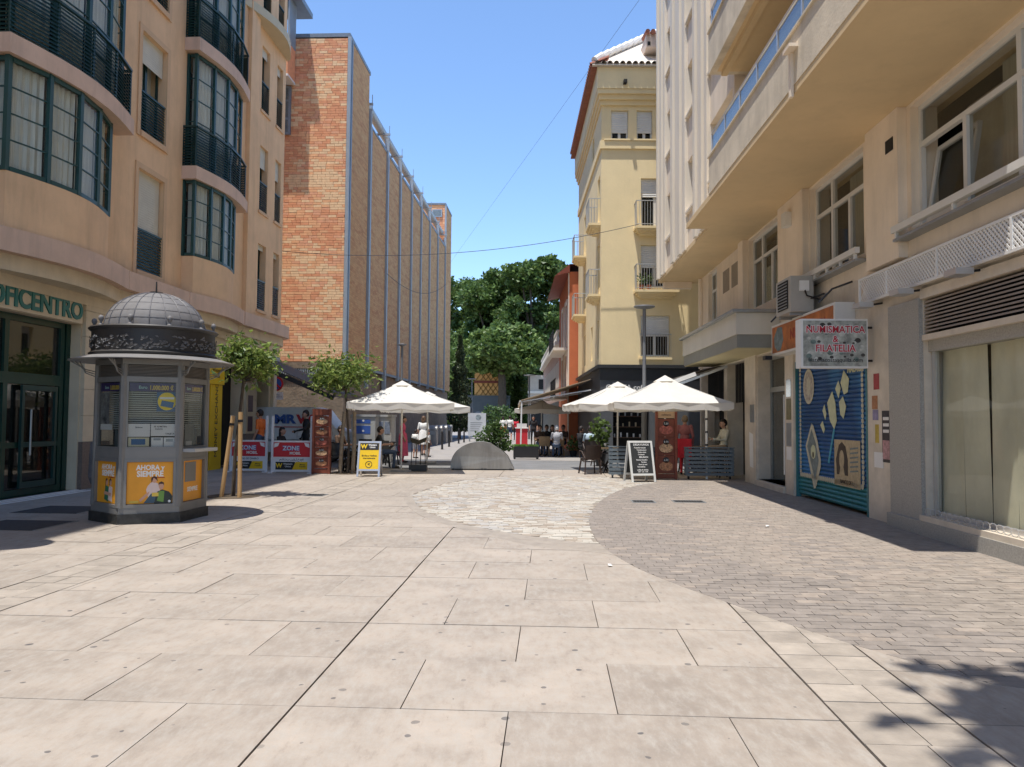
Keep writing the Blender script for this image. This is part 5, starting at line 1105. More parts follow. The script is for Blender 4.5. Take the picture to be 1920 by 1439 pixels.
for k in range(10):
    a = 2*pi*k/10+.35; MB().lathe([(.04, 0), (.016, .03), (.016, .045), (.032, .07), (.04, .1), (.032, .13), (.01, .145)], 12, (.86*cos(a), .86*sin(a), 2.925)).build('ball_ornament', kdome, KI, smooth=50)
wb = MB(); rs = random.Random(3)
for k in range(0): wb.tube([(-.92+rs.uniform(-.03, .03), .0+rs.uniform(-.05, .05), z_) for z_ in (.5, .75, 1.05)], .035, 6)
MB().lathe([(.03, .5), (.07, .6), (.06, .95), (.05, 1.08)], 8, (-.86, -.1, 0)).build('rolled_cover', mat('rolled_plastic', (.1, .1, .11), .5, .3, 6), KI)
ZMAP = [(-1, -1), (.24, .24), (.88, .95), (1.0, 1.1), (1.93, 2.1), (2.02, 2.18), (2.3, 2.36), (2.42, 2.445), (9, 9.025)]
def zmap(z):
    for (a, b), (c, d) in zip(ZMAP, ZMAP[1:]):
        if z <= c: return b+(d-b)*(z-a)/(c-a)
for ch in KI.children_recursive:
    for v in ch.data.vertices: v.co.z = zmap(v.co.z)
# ---------------------------------------------------------------- street trees with stakes
orleaf = leafmat('orange_tree_leaf', (.2, .27, .06), .5, .4); orleaf2 = leafmat('orange_tree_new_leaf', (.27, .32, .09), .3, .45); orleaf3 = leafmat('orange_tree_old_leaf', (.1, .16, .04), .4, .3); stake = mat('pine_stake', (.5, .32, .15), .8, .12, 12, stretch=(5, 5, .6))
def orange_tree(px, py_base, cpx, cpy, rx, rz, label, n, seed, lean=0, shape=1):
    b = gp(px, py_base); Y = b.y; c = py_(cpx, cpy, Y); t = thing('orange_tree', label, 'tree', b, group='young orange trees with stakes')
    zc = c.z; dx = c.x-b.x
    tk = MB().tube([(0, 0, -.03), (.02, 0, .8), (dx*.6, 0, zc-.75*rz), (dx, 0, zc+.2*rz)], [.045, .035, .032, .015], 8).build('trunk', bark, t, smooth=60)
    rs = random.Random(seed); lv = MB()
    for k in range(9):
        a = rs.uniform(0, 2*pi); q = rs.uniform(-.5, .8); e = Vector((dx+rx*.75*cos(a), rx*.75*sin(a), zc+rz*q)); MB().tube([(dx*.6, 0, zc-.7*rz), (dx+(e.x-dx)*.5, e.y*.5, zc+rz*(q-.35)), e], [.018, .012, .004], 5).build('limb', bark, tk)
        for j in range(int(n/9)):
            d = Vector((rs.gauss(0, 1), rs.gauss(0, 1), rs.gauss(0, .9))); p = e*.74+Vector((dx*.26, 0, zc*.26))+d*rx*.3; h = (p.z-zc)/rz
            if shape == 1 and h > 0: p.x = dx+(p.x-dx)*(1-.55*h); p.y *= (1-.55*h)
            lv.cur = rs.choice((0, 0, 1, 2)); leaf(lv, p, rs, .14*rs.choice((.6, 1, 1.15)), -.2, .24)
    lv.build('crown', [orleaf, orleaf2, orleaf3], t)
    pit = MB().lathe([(.5, 0), (.52, .006), (.5, .012), (0.01, .012)], 28).build('soil_pit', mat('pit_soil', (.10, .075, .05), .95, .3, 14), t)
    return b
tb = orange_tree(437, 931, 467, 668, .53, .72, 'orange tree with three timber stakes right of the kiosk', 1500, 4)
for (x0, y0, x1, y1, lb) in ((415, 933, 437, 780, 'slanting timber stake left of the kiosk-side orange tree'), (449, 934, 451, 773, 'upright timber stake right of the kiosk-side orange tree')):
    a = gp(x0, y0); e = py_(x1, y1, a.y+.05); t = thing('tree_stake', lb, 'stake', a); MB().tube([Vector((0, 0, 0)), e-a], .042, 10).build('pole', stake, t, smooth=60)
    MB().tube([(e-a)*.88, (e-a)*.91], .05, 10).build('tie', black, t)
tb2 = orange_tree(652, 888, 645, 702, .82, .64, 'orange tree with rough stakes between the menu rack and the yellow board', 2600, 12, shape=0)
for dx_, lb in ((-.2, 'bark-covered stake left of the terrace orange tree'), (.16, 'bark-covered stake right of the terrace orange tree')):
    t = thing('tree_stake', lb, 'stake', tb2+Vector((dx_, -.1, 0))); MB().tube([(0, 0, 0), (.03, .02, .9), (.05-dx_*.2, .03, 1.75)], [.06, .055, .05], 8).build('pole', mat('rough_stake', (.25, .2, .14), .9, .3, 10), t, smooth=60)
# tall tree beyond the frame on the right: only its shadow is in the picture
stt = thing('plane_tree', 'tall leafy tree beside the shop front, its shadow on the near paving', 'tree', (4.6, 2.2, 0)); MB().tube([(0, 0, 0), (-.1, .1, 4), (-1.2, -.4, 10.2)], [.16, .12, .08], 10).build('trunk', bark, stt)
rs = random.Random(21); lv = MB()
for k in range(26):
    a = rs.uniform(0, 2*pi); r = 2.4*sqrt(rs.random()); e = Vector((-1.25+r*cos(a)*1.0, -.6+r*sin(a)*.55, 11+rs.uniform(-.5, .9)))
    MB().tube([(-1.2, -.4, 10.0), e], [.05, .01], 5).build('limb', bark, stt)
    for j in range(300): leaf(lv, e+Vector((rs.gauss(0, .36), rs.gauss(0, .3), rs.gauss(0, .3))), rs, .34, 0, .36)
lv.build('crown', leafmat('plane_leaf', (.08, .14, .03)), stt)
# street lamps with flat disc heads
lampm = mat('lamp_grey', (.2, .205, .21), .45, .1, metal=.3)
def lamp(loc, h, label, disc=.34):
    t = thing('street_lamp', label, 'street lamp', loc, group='disc-headed street lamps')
    MB().lathe([(.09, 0), (.09, h*.42), (.11, h*.43), (.11, h*.47), (.06, h*.52), (.055, h-.08)], 14).build('pole', lampm, t, smooth=40); MB().lathe([(.05, 0), (disc*.8, .04), (disc, .07), (disc*.97, .1), (.05, .13)], 28, (0, 0, h-.1)).build('disc_head', lampm, t, smooth=40); return t
p = py_(1208, 800, 24.3); lamp((p.x, 24.3, 0), 5.2, 'grey lamp post with disc head before the yellow house')
lamp((-6.95, 8.5, 0), 5.4, 'grey lamp post with disc head before the left shop, just out of frame', .42)
p = py_(752, 800, 35); lamp((p.x, 35, 0), 4.95, 'dark slim lamp post behind the left parasols', .2)
p = py_(884, 800, 70); lamp((p.x, 70, 0), 5.2, 'far lamp post beside the cypress', .4); p = py_(992, 800, 60); lamp((p.x, 60, 0), 5.0, 'far lamp post before the pale house', .45)
# overhead cables
cab = mat('cable_black', (.05, .05, .055), .7)
def cable(a, b, sag, r, label):
    a, b = Vector(a), Vector(b); t = MB().tube([a.lerp(b, i/24)-Vector((0, 0, sag*4*(i/24)*(1-i/24))) for i in range(25)], r, 5).build('overhead_cable', cab); tag(t, label, 'cable'); return t
cable(uv2w(-10.0, 27.9, 7.75), (4.6, 27.9, 8.75), .55, .011, 'sagging festoon cable from left building to yellow house')
cable(uv2w(-8.7, 40, 9.2), uv2w(-8.6, 62, 12.5), .9, .014, 'thin cable drooping along the brick panels')
cable(py_(845, 492, 66), py_(1206, -10, 27), .0, .006, 'thin straight wire rising across the sky')
# ---------------------------------------------------------------- parasols
canvas = mat('white_canvas', (.78, .76, .71), .85, .04, 3); canvas.node_tree.nodes['Principled BSDF'].inputs['Subsurface Weight'].default_value = 0
def canvas_translucent(m):
    nt = m.node_tree; N = nt.nodes; L = nt.links; b = N['Principled BSDF']; t = N.new('ShaderNodeBsdfTranslucent'); t.inputs[0].default_value = (.8, .74, .62, 1)
    mx = N.new('ShaderNodeMixShader'); mx.inputs[0].default_value = .35; L.new(b.outputs[0], mx.inputs[1]); L.new(t.outputs[0], mx.inputs[2]); L.new(mx.outputs[0], N['Material Output'].inputs['Surface'])
canvas_translucent(canvas)
polem = mat('parasol_pole', (.62, .60, .55), .5, .06)
def parasol(loc, half, ztop, zedge, label, rz=0, group='white square parasols over the terraces', n=8, square=True):
    t = thing('parasol', label, 'parasol', loc, rz, group)
    rim = []
    m = 4
    for s in range(4):
        a0 = pi/4+s*pi/2; a1 = a0+pi/2
        c0 = Vector((half*sqrt(2)*cos(a0), half*sqrt(2)*sin(a0))); c1 = Vector((half*sqrt(2)*cos(a1), half*sqrt(2)*sin(a1)))
        for k in range(m): rim.append(c0.lerp(c1, k/m))
    cn = MB(); N_ = len(rim); R_ = 5; H_ = ztop-zedge
    vs_ = [(0, 0, ztop)]
    for r in range(1, R_+1):
        for i, p in enumerate(rim):
            f = r/R_; sag = -.055*sin(pi*f)*(1 if i % 2 == 0 else 1.5); vs_.append((p.x*f, p.y*f, ztop-H_*f+sag-(.03*(r == R_)*abs(sin(pi*(i % 2)/2)))))
    fs_ = [(0, 1+i, 1+(i+1) % N_) for i in range(N_)]
    for r in range(R_-1):
        for i in range(N_): a = 1+r*N_+i; b = 1+r*N_+(i+1) % N_; fs_.append((a, a+N_, b+N_, b))
    cn.add(vs_, fs_)
    ca = cn.build('canopy', canvas, t)
    # hanging valance, scalloped
    vl = MB()
    for i in range(N_):
        p, q = rim[i], rim[(i+1) % N_]; za, zb_ = vs_[1+(R_-1)*N_+i][2], vs_[1+(R_-1)*N_+(i+1) % N_][2]
        md = (p+q)/2*.985
        vl.add([(p.x, p.y, za), (md.x, md.y, (za+zb_)/2), (q.x, q.y, zb_), (q.x*1.0, q.y*1.0, zb_-.17), (md.x, md.y, (za+zb_)/2-.21), (p.x, p.y, za-.17)], [(0, 1, 4, 5), (1, 2, 3, 4)])
    vl.build('valance', canvas, t)
    # small vent cap
    MB().add([(0, 0, ztop+.03)]+[(half*.22*cos(2*pi*k/8+pi/8), half*.22*sin(2*pi*k/8+pi/8), ztop-H_*.22+.015) for k in range(8)], [(0, 1+k, 1+(k+1) % 8) for k in range(8)]).build('vent_cap', canvas, t)
    MB().lathe([(.028, .04), (.028, ztop-.03)], 12).build('pole', polem, t, smooth=40)
    for k in range(8):
        a = pi/4*k; e = Vector((cos(a), sin(a)))*half*(sqrt(2) if k % 2 else 1)*.96; rb = MB().bar((0, 0, ztop-.06), (e.x, e.y, zedge-.02), .02, .025).build('rib', polem, t); MB().bar((0, 0, ztop-.55), (e.x*.45, e.y*.45, ztop-H_*.45-.08), .018).build('strut', polem, rb)
    MB().box(-.3, .3, -.3, .3, 0, .05).build('base', mat('base_slab', (.3, .28, .25), .8, .15), t)
    return t
p = gp(752, 884); parasol(p, 1.5, 2.68, 2.02, 'white parasol in front over the left terrace chairs', .12)
p2 = gp(775, 872); parasol((p2.x+.35, p2.y+1.0, 0), 1.5, 2.5, 1.98, 'white parasol peeking out behind the first left parasol', .05)
p = py_(1247, 880, 21.6); parasol((p.x, 21.6, 0), 1.55, 2.82, 2.06, 'white parasol in front over the right terrace rack', -.05)
p = py_(1158, 880, 24.0); parasol((p.x, 24.0, 0), 1.5, 2.75, 2.05, 'white parasol behind to the left on the right terrace', .1)
p = py_(1015, 850, 37); parasol((p.x, 37, 0), 1.3, 2.45, 2.05, 'small far parasol below the beige awning', 0)
wp = py_(1325, 890, 20.9); t = thing('windbreak_post', 'slim white post with dark bands beside the right pallet barrier', 'post', (wp.x, 20.9, 0)); MB().tube([(0, 0, 0), (0, 0, 2.05)], .032, 10).build('shaft', white, t)
for z in (.9, 1.25, 1.6): MB().tube([(0, 0, z), (0, 0, z+.05)], .035, 10).build('band', black, t)
# ---------------------------------------------------------------- chairs and tables
rattan = mat('brown_resin', (.045, .028, .022), .5, .2, 8); blackp = mat('black_steel', (.015, .015, .016), .4, .1); tan_ = mat('tan_resin', (.36, .24, .13), .55, .15, 6)
def proto_chair(m, name='chair'):
    t = thing(name, '', 'chair')
    MB().box(-.22, .22, -.22, .22, .42, .46).build('seat', m, t)
    for sx in (-1, 1):
        for sy in (-1, 1): MB().bar((sx*.2, sy*.19, .43), (sx*.25, sy*.27, 0), .035).build('leg', m, t)
        MB().tube([(sx*.22, .2, .46), (sx*.25, -.02, .66), (sx*.25, -.2, .67), (sx*.23, -.24, .46)], .018, 6).build('armrest', m, t)
    bk = MB(); 
    for k in range(6): a0, a1 = -.23+.46*k/6, -.23+.46*(k+1)/6; bk.add([(a0, .21+.05*cos(a0*6), .46), (a1, .21+.05*cos(a1*6), .46), (a1, .3+.05*cos(a1*6), .84), (a0, .3+.05*cos(a0*6), .84), (a0, .235+.05*cos(a0*6), .46), (a1, .235+.05*cos(a1*6), .46), (a1, .325+.05*cos(a1*6), .84), (a0, .325+.05*cos(a0*6), .84)], [(0, 1, 2, 3), (5, 4, 7, 6), (3, 2, 6, 7), (0, 3, 7, 4), (1, 5, 6, 2)])
    bk.build('backrest', m, t); return t
def proto_table(m, top, name='table', r=.38, h=.74):
    t = thing(name, '', 'table'); MB().box(-r, r, -r, r, h-.03, h).build('top', top, t)
    for a in (-1, 1):
        MB().bar((a*r*.8, -r*.7, h-.03), (-a*r*.3, r*.7, 0), .03).build('leg', m, t); MB().bar((a*r*.8, r*.7, h-.03), (-a*r*.3, -r*.7, 0), .03).build('leg', m, t)
    return t
used = {}
def put(proto, loc, rz, label, group):
    o = proto if not used.get(proto.name) else copy_tree(proto); used[proto.name] = 1
    o.location = loc; o.rotation_euler = (0, 0, rz); o['label'] = label; o['group'] = group; return o
cb_ = proto_chair(blackp); cr_ = proto_chair(rattan); ct_ = proto_chair(tan_); tb_ = proto_table(blackp, mat('dark_top', (.07, .06, .055), .4, .1)); tw_ = proto_table(blackp, mat('wood_top', (.4, .28, .16), .5, .15))
GL = 'black chairs on the left terrace'
def g2(px, py): v = gp(px, py); return (v.x, v.y, 0)
for px, py, rz, lb in ((632, 886, .4, 'black chair beside the rough stakes of the terrace tree'), (662, 884, -1.2, 'black chair right behind the yellow A-board'), (735, 872, 1.9, 'black chair under the front left parasol pole'), (716, 876, .2, 'black chair left of the front parasol pole'), (690, 868, 3.0, 'black chair turned away behind the yellow A-board')): put(cb_, g2(px, py), rz, lb, GL)
for px, py, lb in ((652, 878, 'dark cafe table behind the terrace orange tree'), (722, 868, 'dark cafe table below the left parasols')): put(tb_, g2(px, py), .2, lb, 'dark tables on the left terrace')
GR = 'brown chairs on the right terrace'
for px, py, rz, lb in ((1106, 889, pi+.25, 'brown resin armchair in front, left of the slatted pallet'), (1128, 874, 2.2, 'brown resin armchair behind the front one by the small table'), (1106, 866, pi, 'brown resin armchair where a person in light blue sits'), (1285, 885, 1.6, 'brown chair behind the right menu rack')): put(cr_, g2(px, py), rz, lb, GR)
for px, py, lb in ((1135, 886, 'small table with cups left of the slatted pallet'), (1157, 860, 'wooden table under the rear right parasol'), (1310, 880, 'table beside the man in beige')): put(tw_, g2(px, py), .1, lb, 'wooden-topped tables on the right terrace')
GT = 'tan chairs on the far terrace'
for px, py, rz, lb in ((1020, 855, pi, 'tan chair seen from behind, left of two at the far terrace'), (1047, 855, pi, 'tan chair seen from behind, right of two at the far terrace'), (1010, 842, 0, 'tan chair behind the far terrace table'), (1036, 843, 0, 'tan chair facing the camera at the far terrace')): put(ct_, g2(px, py), rz, lb, GT)
put(tw_, g2(1028, 849), 0, 'table between the tan chairs of the far terrace', 'wooden-topped tables on the right terrace')
for q, lb in (((1140, 880), 'white cup on the small brown-chair table'), ((1160, 856), 'dark cup on the wooden table under the rear parasol')):
    v = gp(*q); c = MB().lathe([(.025, 0), (.038, .03), (.04, .08), (.034, .08), (.03, .02)], 12).build('cup', white if q[0] == 1140 else black); c.location = (v.x-.1, v.y-.05, .745); tag(c, lb, 'cup')
# ---------------------------------------------------------------- boards, racks, barriers
def aboard(loc, rz, w, h, face_m, frame_m, label, name='a_board', spread=.28):
    t = thing(name, label, 'board', loc, rz)
    for sg in (1, -1):
        M = Matrix.Rotation(radians(sg*11), 4, 'X') if sg > 0 else Matrix.Rotation(radians(-11), 4, 'X')
        M = Matrix.Translation((0, -sg*spread, 0)) @ Matrix.Rotation(radians(-sg*math.degrees(math.atan2(spread, h))), 4, 'X')
        fr = MB().box(-w/2, -w/2+.05, -.02, .02, 0, h, M).box(w/2-.05, w/2, -.02, .02, 0, h, M).box(-w/2+.05, w/2-.05, -.02, .02, h-.05, h, M).box(-w/2+.05, w/2-.05, -.02, .02, h*.16, h*.16+.05, M)
        f = fr.build('frame', frame_m, t); MB().box(-w/2+.05, w/2-.05, -.008, .008, h*.16+.05, h-.05, M).build('panel', face_m, f)
        if sg > 0: front = (M, f)
    return t, front
def ontext(s, size, M, x, z, m, parent, o=-.01, bold=0, sx=1): return text(s, size, M @ facing((x, o, z), (1, 0, 0)), m, parent, ext=.0008, bold=bold, sx=sx)
# yellow board
t, (M, f) = aboard(g2(693, 893), .03, .62, .98, yel, alu, 'yellow and black money transfer A-board on white frame')
MB().box(-.25, .25, -.012, -.009, .74, .92, M).build('black_header', black, f); ontext('W', .16, M, -.15, .83, mat('logo_yellow', (.8, .55, .02), .5), f, -.014, .006); ontext('Western\nUnion', .062, M, .08, .845, white, f, -.014, .002)
ontext('Envíos y recibos', .062, M, 0, .58, black, f, -.012, .001); ontext('internacionales', .055, M, 0, .51, black, f, -.012, .001)
MB().tube([M @ Vector((.085*cos(a*pi/12), -.012, .34+.085*sin(a*pi/12))) for a in range(25)], .007, 5).build('ring_mark', black, f); ontext('<', .12, M, 0, .34, black, f, -.012, .002)
# chalkboard
chalk = mat('chalkboard', (.025, .027, .028), .7, .2, 4); t, (M, f) = aboard(g2(1199, 903), .22, .66, 1.08, chalk, mat('white_wash_frame', (.6, .6, .57), .6, .1), 'black chalkboard menu A-board in a white frame before the slatted pallet', 'menu_board', .3)
for i, (s, z, sz, x) in enumerate((('DESAYUNOS', .98, .075, .02), ('Tostada tomate', .9, .05, -.02), ('Tostada jamon', .84, .045, .02), ('Pitufo mixto', .78, .045, .03), ('Croissant', .72, .045, .0), ('BRUNCH', .65, .06, .06), ('Huevos benedict', .58, .045, .0), ('Tortitas', .52, .045, .05), ('Bowl de acai', .46, .045, .02), ('Smoothies', .4, .05, -.03), ('coffee & drinks', .32, .05, 0), ('3,50   4,20   5,00', .27, .04, 0))): ontext(s, sz, M, x, z, white, f, -.012, .0008)
# screens with adverts
scr_f = mat('white_screen_frame', (.72, .72, .72), .5, .05); redp = mat('advert_red', (.55, .03, .04), .45, .08); bluep = mat('advert_blue', (.05, .12, .4), .5)
def screen(px0, px1, Y, label, arab):
    a, b = py_(px0, 880, Y).x, py_(px1, 880, Y).x; w = b-a; t = thing('terrace_screen', label, 'screen', ((a+b)/2, Y, 0), 0, 'advert screens of the left terrace')
    for sx in (-1, 1): MB().box(sx*w/2-.03, sx*w/2+.03, -.03, .03, 0, 1.62).build('post', scr_f, t); MB().box(sx*w/2-.06, sx*w/2+.06, -.2, .2, 0, .03).build('foot', scr_f, t)
    MB().box(-w/2+.03, w/2-.03, -.02, .02, .88, .92).box(-w/2+.03, w/2-.03, -.02, .02, .04, .08).build('rail', scr_f, t)
    pn = MB().box(-w/2+.03, w/2-.03, -.012, .012, .08, .88).build('panel', scr_f, t)
    MB().box(-w/2+.035, w/2-.035, -.016, -.0125, .46, .87).build('red_print', redp, pn); MB().box(-w/2+.1, .1, -.016, -.0125, .1, .32).build('black_print', black, pn); MB().ext([(.02, -.017, .1), (w/2-.1, -.017, .1), (w/2-.1, -.017, .32), (.12, -.017, .32)], (0, .003, 0)).build('yellow_print', yel, pn)
    I = Matrix.Identity(4)
    ontext('ZONE', .17, I, -.02, .7, bluep, pn, -.018, .012); ontext('ZONE', .17, I, -.02, .7, white, pn, -.02, .002); ontext('MOBIL', .11, I, .1, .56, white, pn, -.018, .003)
    ontext('W', .17, I, -w/2+.2, .21, MATS['logo_yellow'], pn, -.018, .006); ontext('Western\nUnion', .07, I, -.1, .225, white, pn, -.018, .001); ontext('Money\nTransfer', .055, I, w/2-.24, .215, black, pn, -.019, .001)
    ontext('مكتب نقل خدمة' if arab else 'ENVIO DE DINERO', .085 if arab else .07, I, 0, .39, black, pn, -.016, .001)
    for sx in (-1, 1): MB().add([(sx*(w/2-.06), -.017, .84), (sx*(w/2-.2), -.017, .86), (sx*(w/2-.16), -.017, .76), (sx*(w/2-.05), -.017, .72)], [(0, 1, 2, 3)]).build('splash_print', white, pn)
    return t
screen(432, 499, 22.2, 'white-framed advert screen with red print, the one nearer the left building', False); screen(510, 583, 21.9, 'white-framed advert screen with red print and Arabic line by the menu rack', True)
rackw = mat('rack_wood', (.2, .055, .03), .5, .2, 8); food = [mat('food_photo_a', (.42, .2, .1), .5, .7, 18), mat('food_photo_b', (.55, .35, .2), .5, .7, 18), mat('food_photo_c', (.35, .1, .07), .5, .7, 18)]
def rack(loc, w, h, n, label, title=None):
    t = thing('menu_rack', label, 'menu rack', loc, 0, 'wooden picture menu racks')
    for sx in (-1, 1): MB().box(sx*w/2-.03, sx*w/2+.03, -.06, .06, 0, h).build('upright', rackw, t)
    MB().box(-w/2+.03, w/2-.03, -.03, .03, .02, .14).build('kick_board', rackw, t)
    ph = (h-.35)/n
    for k in range(n):
        z = .16+k*ph; MB().box(-w/2+.03, w/2-.03, -.04, .04, z, z+.03).build('shelf', rackw, t); pn = MB().box(-w/2+.03, w/2-.03, .0, .015, z+.03, z+ph-.01).build('picture', rackw, t)
        MB().ext([(-w*.36*cos(a*pi/7)+.0, -.002, z+.05+ph*.28+ph*.26*sin(a*pi/7)) for a in range(14)], (0, -.004, 0)).build('dish_print', food[k % 3], pn); MB().ext([(w*.16*cos(a*pi/7), -.002, z+ph*.72+ph*.16*sin(a*pi/7)) for a in range(14)], (0, -.004, 0)).build('badge_print', black, pn); text(str(('6,50', '8,90', '7,50', '9,90')[k % 4]), .07, facing((0, -.008, z+ph*.72), (1, 0, 0)), white, pn, ext=.0008)
    hd = MB().box(-w/2+.03, w/2-.03, -.02, .02, h-.18, h).build('header', rackw if not title else mat('kraft_board', (.45, .3, .18), .7), t)
    if title: text(title, .075, facing((0, -.023, h-.09), (1, 0, 0)), black, hd, ext=.001)
    return t
rack(g2(602, 889), .46, 1.82, 5, 'tall wooden menu rack of food pictures beside the left advert screens'); rack(g2(1249, 899), .52, 1.82, 3, 'tall wooden menu rack of food pictures under the right front parasol', 'cafeteria')
pal = mat('slate_painted_wood', (.14, .17, .19), .7, .12, 5, bump=.15, bs=30, stretch=(1, 6, 6))
def pallet(px0, px1, pyb, h, label, rz=0):
    a, b = gp(px0, pyb), gp(px1, pyb); w = b.x-a.x; t = thing('pallet_barrier', label, 'barrier', ((a.x+b.x)/2, (a.y+b.y)/2, .0), rz, 'slatted pallet barriers of the right terrace')
    n = 7; 
    for k in range(n): MB().box(-w/2, w/2, -.085, -.062, .1+k*(h-.12)/n, .1+(k+.68)*(h-.12)/n).build('slat', pal, t)
    for k in range(n): MB().box(-w/2, w/2, .062, .085, .1+k*(h-.12)/n, .1+(k+.68)*(h-.12)/n).build('slat', pal, t)
    for x in (-w/2+.05, 0, w/2-.05): MB().box(x-.045, x+.045, -.06, .06, .1, h-.02).build('stringer', pal, t)
    MB().box(-w/2-.01, w/2+.01, -.09, .09, h-.019, h+.005).build('cap', pal, t)
    for x in (-w/2+.1, w/2-.1): MB().lathe([(.03, -.02), (.05, -.02), (.05, .02), (.03, .02)], 12, m=Matrix.Translation((x, 0, .05)) @ Matrix.Rotation(pi/2, 4, 'Y')).build('castor', black, t); MB().box(x-.04, x+.04, -.05, .05, .08, .1).build('castor_plate', steel, t)
    return t
pallet(1142, 1232, 897, .86, 'slate-blue slatted pallet barrier behind the chalkboard'); pallet(1285, 1374, 899, .86, 'slate-blue slatted pallet barrier at the right beside the shop pillar')
# stand with bag, left terrace
b = g2(784, 884); t = thing('stand_trolley', 'black four-legged stand trolley with sagging dark tray beside the left parasol', 'trolley', b); MB().box(-.26, .26, -.18, .18, .02, .2).build('base', black, t)
for x in (-.2, -.06, .08, .22): MB().tube([(x, -.1, .2), (x*.9, -.05, .95)], .013, 6).build('rod', blackp, t)
MB().add([(-.24, -.15, 1.0), (0, -.15, .92), (.24, -.15, 1.02), (.24, .15, 1.02), (0, .15, .92), (-.24, .15, 1.0), (-.2, -.12, .86), (0, -.12, .8), (.2, -.12, .88), (.2, .12, .88), (0, .12, .8), (-.2, .12, .86)], [(0, 1, 7, 6), (1, 2, 8, 7), (2, 3, 9, 8), (3, 4, 10, 9), (4, 5, 11, 10), (5, 0, 6, 11), (6, 7, 10, 11), (7, 8, 9, 10)]).build('tray', mat('olive_cloth', (.05, .045, .03), .8), t)
# ---------------------------------------------------------------- awnings
awn = mat('brown_awning', (.10, .085, .075), .8, .1, 2); t = thing('shop_awning', 'dark brown sloping awning on the corner of the left building', 'awning', uv2w(-10.0, 25.8, 3.2), -TH)
AW = MB().add([(0, -1.6, .45), (0, 1.7, .45), (3.1, 1.7, -.85), (3.1, -1.6, -.85), (0, -1.6, .425), (0, 1.7, .425), (3.1, 1.7, -.875), (3.1, -1.6, -.875)], [(0, 1, 2, 3), (7, 6, 5, 4), (0, 3, 7, 4), (1, 5, 6, 2), (2, 6, 7, 3)]).build('fabric', awn, t)
MB().bar((0, -1.62, .3), (3.1, -1.62, -1.0), .04, .14).build('side_arm', black, t); MB().bar((0, 1.66, .3), (3.1, 1.66, -1.0), .04, .05).build('side_arm', white, t); MB().box(3.08, 3.16, -1.65, 1.72, -.96, -.84).build('front_bar', black, t); MB().box(-.05, .12, -1.7, 1.75, .4, .56).build('cassette', steel, t)
for k in range(16): MB().box(.35+k*.05, .37+k*.05, 1.72, 1.74, -.05-k*.02, .1-k*.02).build('fringe', white, t)
beige_a = mat('beige_awning', (.46, .35, .23), .8, .08, 2); ap = thing('cafe_awning', 'beige sloping awning on the side of the yellow house over the far terrace', 'awning', (3.25, 31.5, 2.9))
MB().add([(0, 0, .35), (0, 9, .35), (-2.9, 9, -.55), (-2.9, 0, -.55), (0, 0, .32), (0, 9, .32), (-2.9, 9, -.58), (-2.9, 0, -.58)], [(0, 1, 2, 3), (7, 6, 5, 4), (0, 3, 7, 4), (1, 5, 6, 2), (2, 6, 7, 3)]).build('fabric', beige_a, ap)
MB().bar((-2.9, 0, -.58), (-2.9, 9, -.58), .05, .06).build('front_bar', white, ap); MB().box(-2.92, -2.9, 0, 9, -.78, -.6).build('valance', beige_a, ap)
for y in (.1, 4.5, 8.9): MB().bar((0, y, -.1), (-2.8, y, -.6), .05).build('arm', white, ap)
MB().bar((-2.85, .05, -.6), (-2.88, .05, -2.9), .06).build('post', white, ap)
sa = thing('folding_awning', 'half-open awning arms with white edge under the shop canopy', 'awning', (6.2, 23.5, 3.15))
for y, z in ((-1.4, -.1), (1.2, 0)): MB().bar((0, y, 0), (-1.9, y+.2, -.62+z), .05, .07).build('arm', alu, sa)
MB().add([(0, -1.3, .05), (0, 1.2, .1), (-1.1, 1.3, -.25), (-1.1, -1.2, -.3)], [(0, 1, 2, 3)]).build('fabric', mat('dark_canvas', (.07, .06, .05), .8), sa); MB().bar((-.9, -1.35, -.22), (-1.95, -1.2, -.62), .04, .12).build('white_edge', white, sa)
# ---------------------------------------------------------------- planters
pc = gp(905, 880); pl = thing('curved_planter', 'grey steel half-round planter with shrub in the middle of the street mouth', 'planter', pc)
gz = mat('galvanised_steel', (.32, .315, .30), .45, .16, 2.5, metal=.35, dirt=.5, stretch=(2, 2, .4))
prof = [(-.98+.0, .0)]+[(-.98*cos(a*pi/24), .84*sin(a*pi/24)**.8) for a in range(1, 13)]+[(.28, .79), (.55, .62), (.8, .36), (.98, 0)]
MB().ext([(x, -.5-.1*(1-(x/1)**2), z+.04) for x, z in prof], (0, .04, 0)).build('front_shell', gz, pl); MB().ext([(x, .55, z+.04) for x, z in prof], (0, .04, 0)).build('rear_shell', gz, pl)
rimm = MB()
for i in range(len(prof)-1):
    (xa, za), (xb, zb2) = prof[i], prof[i+1]
    if not (0 <= xa < .55 and xb > 0): rimm.add([(xa, -.5-.1*(1-xa*xa), za+.04), (xb, -.5-.1*(1-xb*xb), zb2+.04), (xb, .56, zb2+.04), (xa, .56, za+.04)], [(0, 1, 2, 3)])
rimm.build('curved_cover', gz, pl); MB().box(-.9, .95, -.45, .5, .0, .06).build('base', black, pl); MB().box(-.02, .6, -.4, .5, .5, .62).build('soil', mat('planter_soil', (.06, .045, .03), .95), pl)
for x in (-.9, .0, .1, .88): MB().box(x-.04, x+.04, -.52, -.42, 0, .05).build('foot', black, pl)
sh_l = leafmat('shrub_leaf', (.075, .13, .035), .4, .3)
